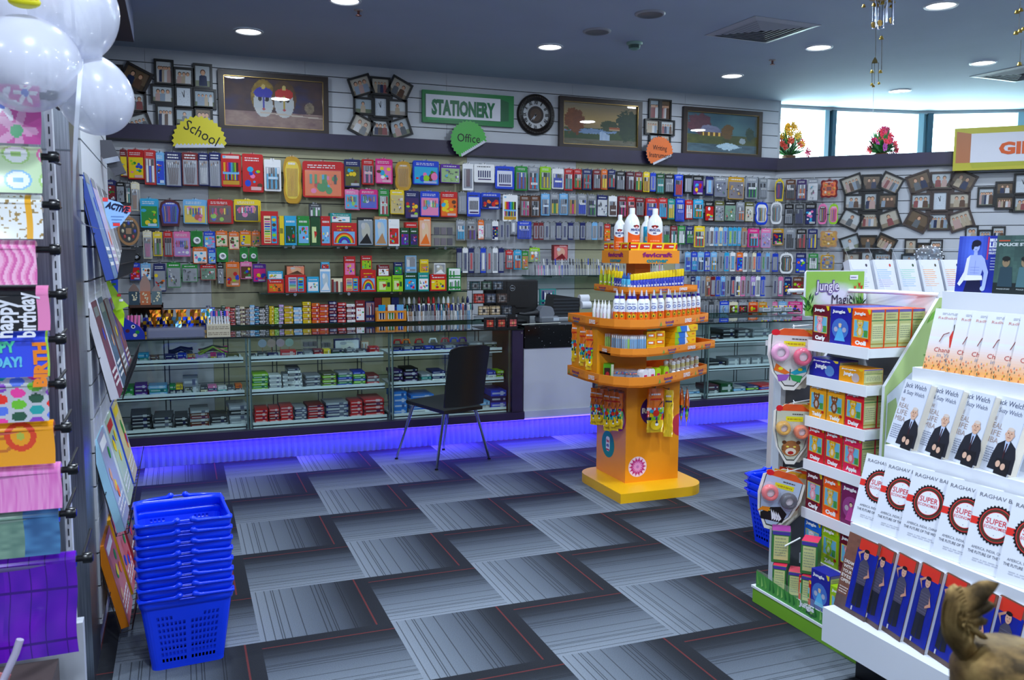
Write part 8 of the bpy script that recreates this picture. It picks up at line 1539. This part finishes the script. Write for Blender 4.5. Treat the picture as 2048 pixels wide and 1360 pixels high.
# ================================================================ left: side slat wall, steel column, magazine racks
SF = -.318
sw = MB(); sw.M = Matrix.Translation((SF, 3.36, 0)) @ Matrix.Rotation(radians(90), 4, 'Z'); slats(sw, 0, 1.15, .10, 2.86, 'slat_white', -.012+.0, .0); sw.box(0, 1.15, 0, .10, 0, 2.86, 'white', 'slat_white'); sw.box(1.15, 1.165, -.014, .10, 0, 2.86, 'b0b4bc', 'satin'); struct(sw, 'wall_side')
a = MB(); a.box(-.43, SF+.004, 3.10, 3.36, 0, 2.86, 'grey', 'brushed_steel'); a.box(-.43, SF+.006, 3.097, 3.101, 1.78, 1.785, '707880', 'metal'); tag(a.build('steel_column'), 'brushed steel clad column at the left, behind the gift wrap', 'column')
a = MB(); a.box(-.55, -.235, 2.0, 6.35, 2.84, CEIL-.001, 'grey', 'plum'); a.box(-.236, -.232, 2.0, 6.35, 2.842, CEIL-.001, '8088a8', 'satin'); struct(a, 'trim_2')  # plum soffit; pale front strip has the grazing light put into its colour
a = MB(); a.box(-3, -.44, 3.2, 3.3, 0, 2.84, '8a8c90', 'matte'); struct(a, 'wall_side_return')
def tilt_rack(y0, y1, z, h, label, tiers=1, out=.11):
    """wire magazine rack on the side wall: a slanting cradle"""
    t = thing('wire_magazine_rack', label, 'magazine rack', (SF, 0, z), 0, 'black wire magazine racks on the side wall'); a = MB(); w_ = .0022; c = '141418'
    ny = max(2, int((y1-y0)/.06))
    for i in range(ny+1): y = y0+(y1-y0)*i/ny; a.tube([(.004, y, h), (.07, y, 0), (out, y, .008), (out+.02, y, h*.34)], w_, c, 'satin', 4)
    for x, zz in ((.004, h), (.04, h*.5), (.07, 0), (out, .008), (out+.02, h*.34), (out+.01, h*.18)): a.tube([(x, y0, zz), (x, y1, zz)], w_, c, 'satin', 4)
    a.build('wire_cradle', t); b = MB(); b.box(.0, .012, y0, y0+.03, h*.6, h+.02, c, 'satin'); b.box(.0, .012, y1-.03, y1, h*.6, h+.02, c, 'satin'); b.build('wall_bracket', t); return t
def mag(y, z, w, h, th, x, lean, label, group, cover, edge, art=0, yaw=0):
    """magazine leaning on the side wall, cover towards +X"""
    t = thing('magazine', label, 'magazine', (SF+x, y, z), radians(90)+yaw, group); t.rotation_euler[0] = -lean
    a = MB(); a.box(-w/2, w/2, 0, th, 0, h, edge, 'print'); a.build('pages', t); rn = random.Random(art); b = MB(); b.art(-w/2, w/2, 0, h, -.0008, 6, 8, lambda u, v: mix(cover, ['sky','white','orange','green','hotpink'][art % 5], fbm(u*4, v*5, art)*.3)); b.fq(-w*.42, w*.3, h*.84, h*.94, -.0016, ['white','red','yellow','navy'][art % 4] if z < .8 else 'grey'); scribble(b, -w*.4, w*.4, h*.1, h*.3, -.0016, 'white', 3, rn)
    for k in range(5 if z < .8 else 1): b.disc(rn.uniform(-.3, .3)*w, h*rn.uniform(.3, .75), w*.1, h*.07, -.0018-.0002*k, rn.choice(['red','yellow','green','blue','orange','skin']), n=9)
    b.build('cover', t)
def rackset(y0, y1, z, h, mags, lb):
    tilt_rack(y0, y1, z, h, f"black wire magazine rack on the side wall, {lb}")
    n = len(mags)
    for i, (c, e, mh, nm) in enumerate(mags):
        L = (y1-y0)/n; mag(y0+L*(i+.5), z+.008, L*.80, mh, .028, .098, radians(13), nm, 'magazines in the side wall racks', c, e, art=i+int(z*10), yaw=0)
rackset(3.37, 4.40, 1.355, .34, [('7080b0','4860b8',.42,'blue-edged wrapped booklet nearest the steel column, highest full rack'),('a8b0c8','5068b8',.42,'second blue-edged wrapped booklet in the highest full rack'),('b0aca8','c8c0b8',.40,'grey wrapped magazine in the middle of the highest full rack'),('38343c','d0d0d4',.38,'dark magazine with pale edge in the highest full rack')], 'highest full one')
rackset(3.37, 4.42, .92, .32, [('3c383c','e4e2ea',.36,'dark magazine with pale spine nearest the column, second rack down'),('34303a','dcdce6',.36,'second dark magazine with pale spine, second rack down'),('2c2428','6a3a34',.34,'black magazine with small figures, second rack down'),('403a58','7868b0',.33,'violet-edged magazine at the far end, second rack down')], 'second from top')
rackset(3.37, 4.42, .42, .32, [('8ab0c8','a8d8ec',.36,'light blue children\'s magazine nearest the column, third rack down'),('b8c8a0','ecf4f4',.36,'green and red children\'s magazine, third rack down'),('c8b870','3858c8',.36,'yellow and blue children\'s magazine, third rack down')], 'third from top')
rackset(3.37, 4.35, .05, .30, [('c85030','f08a18',.33,'orange and red magazine nearest the column, lowest rack'),('c02828','f0b020',.33,'second orange and red magazine, lowest rack'),('504850','a02838',.32,'dark magazine at the far end of the lowest rack')], 'lowest')
# lime sheets and advert card at the far end of the racks
def leaf(u, v, n_, pts, col, label, txt=None, cat='card', nm='hanging_card', th=.002, rz=0, extra=None):
    q = on(u, v, 1, n_); o = thing(nm, label, cat, tuple(q), rz); a = MB(); P_ = [tuple(on(x, y, 1, n_)-q) for x, y in pts]; a.slab([(p[0], p[2]) for p in P_], 0, th, col, 'print'); a.build('sheet', o)
    if txt: b = MB(); s_, x, y, hh, ww, ro, cc = txt; p = on(x, y, 1, n_)-q; b.text(s_, p.x, p.z, hh, cc, y=-.0015, w=ww, rot=ro, bold=.06, shear=.25); b.build('lettering', o)
    if extra: b = MB(); extra(b, q); b.build('print', o)
    return o
def ax(b, q):
    for (x0, y0, x1, y1, c) in ((205,395,216,403,'e04040'),(246,412,262,424,'e04848'),(226,446,240,452,'e83838')): p, r_ = on(x0, y0, 1, 3.95)-q, on(x1, y1, 1, 3.95)-q; b.fq(p.x, r_.x, r_.z, p.z, -.0012, c)
    for k in range(3): p, r_ = on(222+k*1.5, 432+k*6, 1, 3.95)-q, on(248-k*4, 434+k*6, 1, 3.95)-q; b.fq(p.x, r_.x, r_.z, p.z, -.0012, '6890c8')
leaf(230, 420, 3.95, [(222,458),(240,452),(262,424),(240,405),(205,395),(212,430)], '90b8e8', 'blue curved card reading ACTIVE at the end of the magazine racks', ('ACTIVE', 210, 414, .026, .092, -.28, '101838'), extra=ax)
leaf(225, 570, 3.95, [(232,622),(258,612),(243,598),(232,580),(218,560),(206,545)], 'a8d038', 'lime green printed leaflet curling out below the top rack', extra=lambda b, q: [b.fq((on(x, y, 1, 3.95)-q).x, (on(x+8, y, 1, 3.95)-q).x, (on(x, y+5, 1, 3.95)-q).z, (on(x, y, 1, 3.95)-q).z, -.0012, c) for x, y, c in ((234,588,'e04848'),(238,598,'e8e8e8'),(224,566,'508828'))])
leaf(238, 630, 3.97, [(225,622),(247,655),(249,628),(240,602)][::1], 'b8e818', 'bright lime card hanging below the lime leaflet')
leaf(240, 570, 4.5, [(221,600),(236,602),(236,535),(221,535)], '1838a0', 'dark blue folder at the far end of the second rack')
a = MB(); q = on(205, 330, 1, 4.0); t = thing('leaflet_bracket', 'dark grey slanting holder below the lowest balloon', 'holder', (0, 0, 0)); pts = [on(u, v, 1, 4.2) for u, v in ((180,280),(222,280),(252,345),(230,352))]; b = MB(); b.add([tuple(p) for p in pts]+[tuple(p+Vector((0, .03, 0))) for p in pts], [(3,2,1,0), (4,5,6,7), (0,1,5,4), (1,2,6,5), (2,3,7,6), (3,0,4,7)], '3c3c44', 'satin'); b.build('plate', t); b = MB(); pts = [on(u, v, 1, 4.18) for u, v in ((205,318),(236,312),(240,322),(210,328))]; b.add([tuple(p) for p in pts], [(0,1,2,3)][::1], 'c8ccd4', 'chrome'); b.build('chrome_label', t)
b = MB(); b.tube([on(188, 300, 1, 4.2), Vector((SF, 4.2, on(188, 300, 1, 4.2).z))], .005, '3c3c44', 'satin', 6); b.build('arm', t)

# ================================================================ left: gift wrap on rods, steel upright
YW = 2.2
t = thing('wrap_rack_post', 'slotted white upright carrying the gift wrap rods', 'upright', (0, 0, 0)); a = MB(); pu = on(104, 300, 1, 2.42); pl_ = on(140, 1290, 1, 2.42); a.box(pu.x-.012, pu.x+.003, 2.42, 2.45, 0, 2.2, 'c8ccd4', 'satin')
for k in range(70): a.box(pu.x-.006, pu.x-.003, 2.419, 2.42, .1+.03*k, .118+.03*k, '282c34', 'matte')
a.build('slotted_post', t); a = MB(); a.box(-.75, pu.x+.02, 2.40, 2.44, 0, .50, 'b8bcc4', 'satin'); a.build('lower_panel', t)
def W(u, v, y=YW): return on(u, v, 1, y)
WR = [(170,262,80,'flowers'),(292,384,82,'circles'),(388,478,84,'teddy'),(478,562,72,'waves'),(568,655,98,'script'),(658,745,97,'birthday'),(748,832,96,'dots'),(836,920,108,'paisley'),(920,1004,122,'satin'),(1008,1090,118,'greenblue'),(1098,1300,152,'purple')]
WL = {'flowers':'pink gift wrap with daisies at the top of the rack','circles':'pale green gift wrap with lettered circles','teddy':'white gift wrap with small motifs and orange ribbons','waves':'pink wavy-striped gift wrap','script':'black gift wrap with white birthday script','birthday':'blue gift wrap with Happy Birthday lettering','dots':'silver gift wrap with large coloured dots','paisley':'orange gift wrap with a red paisley','satin':'shiny pink gift wrap','greenblue':'metallic green and blue gift wrap','purple':'shiny purple gift wrap hanging longest at the bottom'}
def wfn(k):
    def fl(u, v, cx, cz, r, n, c, cc): 
        d = math.hypot(u-cx, (v-cz)); an = math.atan2(v-cz, u-cx); return cc if d < r*.3 else (c if d < r*(.65+.35*cos(n*an)) else None)
    def g(u, v):
        if k == 'flowers':
            for a_ in ((.5,.62,.24,6,'f4f2f8','5878d8'),(.2,.28,.18,8,'f4f4f0','b0c838'),(.68,.20,.28,5,'eca8d0','60b880'),(.1,.75,.22,5,'eca8d8','4890e0'),(.82,.80,.16,6,'f4f4f4','5878d8')):
                r_ = fl(u, v*.8, a_[0], a_[1]*.8, *a_[2:]); 
                if r_: return rgb(r_)
            return rgb('d858a8')
        if k == 'circles':
            uu, vv = (u*2.2) % 1, (v*2.0) % 1; d = math.hypot(uu-.5, vv-.5); c = ['e880b0','80b8e0','a8d080'][(int(u*2.2)+int(v*2)) % 3]
            return rgb('e6ecea') if d < .33 and not (abs(uu-.5) < .14 and abs(vv-.5) < .06) else (rgb(c) if d < .40 else rgb('c4dcb0'))
        if k == 'teddy': return rgb('e8a828') if (abs(u-.12) < .035 or abs(u-.82) < .04) else (mix('b89858', '887048', nz2(u*30, v*30, 2)) if nz2(u*26, v*22, 1) > .72 else rgb('e4e4e2'))
        if k == 'waves': q = (u*9+.35*sin(v*9)) % 1; return rgb('d868a8') if q < .35 else (rgb('f0b0d0') if q < .75 else rgb('e890bc'))
        if k == 'script': return rgb('e080b0') if u > .84 else rgb('141216')
        if k == 'birthday': return rgb('3048d8') if u < .97 else rgb('a0d040')
        if k == 'dots':
            uu, vv = u*4.2, v*4.2; i, j = int(uu), int(vv+.5*(i0 if (i0 := int(uu) % 2) else 0)); vv2 = vv+.5*(int(uu) % 2); d = math.hypot(uu % 1-.5, vv2 % 1-.5); return rgb(['e82818','68b828','8038b0','e83898','189898','5070d8','205038'][(i*3+int(vv2)*2) % 7]) if d < .42 else rgb('b8b8c0')
        if k == 'paisley':
            d = math.hypot((u-.55)*1.5, v-.62); d2 = math.hypot((u-.30)*1.4, (v-.45)*1.1)
            return rgb('d83c18') if .20 < d < .32 and not (u > .78 and v < .4) else (rgb('a8b040') if d < .08 else (rgb('c06818') if .12 < d2 < .18 else rgb('e8980c')))
        if k == 'satin': return mix('d868b8', 'e898cc', nz2(u*40, v*3, 2))
        if k == 'greenblue': return mix('58786c', '7c9c88', nz2(u*8, v*16, 2)) if u < .52 else mix('285080', '4880b0', nz2(u*6, v*12, 4))
        return mix('4a10a0', '6a18b8', nz2(u*5, v*6, 2)) if (u*14) % 1 > .06 and (v*22) % 1 > .05 else rgb('381078')
    return g
zr0 = None
for wi, (v0, v1, ur, k) in enumerate(WR):
    if wi < 10: v1 = WR[wi+1][0]+10
    pr = W(ur, v0+4); xr = pr.x; xl = xr-.40; zt = pr.z; zb = W(ur, v1).z; L = zt-zb; Rr = .019
    t = thing('gift_wrap_roll', WL[k], 'gift wrap', (xr, YW, zt-Rr), 0, 'gift wrap rolls on the left rack')
    a = MB(); a.lathe([(Rr, -.40), (Rr, 0)], mix(wfn(k)(.5, .9), 'white', .1), 'wrap', 20, (0, 0, 0), axis='x'); a.build('roll', t)
    fn = wfn(k)
    def bnd(px, pz, y, L=L):      # hangs over the front of the roll and down
        s_ = -pz+Rr            # distance from the top
        if s_ < Rr*pi/2: q = s_/Rr; return (px, -(Rr+.002)*sin(q), (Rr+.002)*cos(q))
        d = s_-Rr*pi/2; return (px+.003*sin(d*30), -(Rr+.002)-.004*sin(d*16+px*9)-.010*(d/L)**2*(2 if L > .15 else 1), -d)
    b = MB(); NR = 34 if L < .2 else 40; b.art(-.40, -.15, Rr-L, Rr, 0, 8, NR, lambda u, v, fn=fn: fn(u, v), 'wrap', bend=bnd); b.art(-.15, 0, Rr-L, Rr, 0, 60, NR, lambda u, v, fn=fn: fn(u, v), 'wrap', bend=bnd)
    if k in ('birthday', 'script'):
        c = MB()
        if k == 'birthday': c.text('HAPPY', -.150, -.035, .024, '50c8a0', y=0, w=.085, bold=.05); c.text('BIRTHDAY!', -.180, -.068, .022, '60b8d8', y=0, w=.125, bold=.05); c.text('BIRTH', -.006, -.115, .026, 'e88020', y=0, w=.10, rot=pi/2, bold=.06)
        else: c.text('happy', -.075, -.105, .036, 'd8d8e0', y=0, w=.085, rot=pi/2, bold=.03); c.text('birthday', -.030, -.105, .036, 'd8d8e0', y=0, w=.10, rot=pi/2, bold=.03)
        c.v = [(lambda q: (q[0], q[1]-.0018, q[2]))(bnd(x, z, 0)) for x, y, z in c.v]; sh = b.build('hanging_sheet', t); c.build('lettering', sh)
    else: b.build('hanging_sheet', t)
    c = MB(); ext = {'waves':.045}.get(k, .032); c.lathe([(.008, -.42), (.008, ext)], '101014', 'gloss', 12, (0, 0, 0), axis='x'); c.lathe([(.013, ext-.018), (.013, ext), (.009, ext+.004)], '0c0c10', 'gloss', 14, (0, 0, 0), axis='x'); c.build('rod', t)
    d = MB(); d.tube([(.012, 0, 0), (.012, .12, .0), (.012, .215, .004)], .004, '101014', 'satin', 6); d.build('bracket_arm', t)
a = MB(); q = on(20, 1335, 1, 2.05); 
a.tube([(-.10, 0, -.10), (-.02, 0, -.04), (.012, 0, .03), (.022, 0, .06)], .008, 'b8b0c8', 'satin', 8); a.slab([(-.14, -.14), (-.03, -.10), (.0, -.02), (-.05, .0), (-.14, -.03)], .004, .010, 'c87878', 'print'); tag(a.build('gift_bag', loc=tuple(q)), 'pink patterned gift bag edge at the lower left corner', 'gift bag')
a = MB(); a.box(q.x-.25, q.x+.05, 2.0, 2.38, 0, q.z-.14, '4a3c3c', 'satin'); tag(a.build('low_cabinet'), 'dark low cabinet under the gift wrap', 'cabinet')

# ================================================================ balloons
def balloon(c, r, ax, label, knot):
    t = thing('pearl_balloon', label, 'balloon', tuple(c), 0, 'pearl white balloons tied together'); a = MB(); NU, NV = 40, 26; v = []; f = []; d = (Vector(knot)-Vector(c)).normalized(); o1 = d.orthogonal().normalized(); o2 = d.cross(o1)
    for j in range(NV+1):
        th = pi*j/NV; k = cos(th); rr_ = sin(th)*r*(1-.10*max(0, k)**2); L = k*r*(1.22 if k > 0 else 1.05)
        for i in range(NU): q = 2*pi*i/NU; v.append(d*L+(o1*cos(q)+o2*sin(q))*rr_)
    for j in range(NV):
        for i in range(NU): f.append((j*NU+i, (j+1)*NU+i, (j+1)*NU+(i+1) % NU, j*NU+(i+1) % NU))
    a.add(v, f, 'dfe2f0', 'pearl', True); a.build('skin', t); b = MB(); e = d*r*1.22; b.tube([e-d*.006, e+d*.006, e+d*.016], [.004, .003, .009], 'd8d8e8', 'pearl', 10); b.build('knot', t)
K0 = EYEP+ray(163, 112)*1.95
for (u, v, r, dd, lb) in ((192,195,.082,1.98,'lower right pearl balloon with a white ribbon'),(148,20,.093,1.90,'upper pearl balloon at the top edge'),(52,128,.100,1.82,'left pearl balloon cut by the picture edge'),(20,10,.10,2.10,'pearl balloon in the top left corner')):
    balloon(EYEP+ray(u, v)*dd, r, None, lb, K0)
t = thing('curling_ribbon', 'white curling ribbon tied to the balloons', 'ribbon', (0, 0, 0)); a = MB(); P_ = [EYEP+ray(u, v)*d_ for u, v, d_ in ((163,112,1.93),(160,150,1.84),(156,200,1.83),(152,260,1.86),(149,330,1.9),(148,390,1.95),(150,430,2.0),(165,448,2.1),(195,457,2.2),(232,456,2.3))]; v = []
sp = []
for i in range(len(P_)-1):
    for k in range(4): sp.append(P_[i].lerp(P_[i+1], k/4))
sp.append(P_[-1]); v = [p+CX*s_*(.0048 if i < 16 else .0035) for i, p in enumerate(sp) for s_ in (-1, 1)]; v2 = [p+CF*.001 for p in v]; n = len(sp); a.add(v, [(2*i, 2*i+1, 2*i+3, 2*i+2) for i in range(n-1)], 'e8ecf8', 'satin', True); a.add(v2, [(2*i+2, 2*i+3, 2*i+1, 2*i) for i in range(n-1)], 'e8ecf8', 'satin', True); a.build('ribbon_band', t)
a = MB(); a.tube([K0, K0+Vector((-.02, 0, .3)), Vector((K0.x-.05, K0.y, CEIL))], .0012, 'e8e8f0', 'satin', 4); a.build('string', t)
q = EYEP+ray(48, 0)*1.75; a = MB(); a.ball((0, 0, 0), .030, .02, .018, 'd82818', 'gloss', 16, 10); a.v = [(x, y, z+.010) for x, y, z in a.v]; b = MB(); b.ball((0, .004, -.002), .031, .018, .014, 'd8d020', 'gloss', 14, 8); t = thing('paper_decoration', 'red and yellow decoration touching the top edge above the balloons', 'decoration', tuple(q)); a.build('red_part', t); b.build('yellow_part', t); c = MB(); c.tube([(0, 0, .02), (0, 0, CEIL-q.z)], .001, 'e8e8f0', 'satin', 4); c.build('string', t)
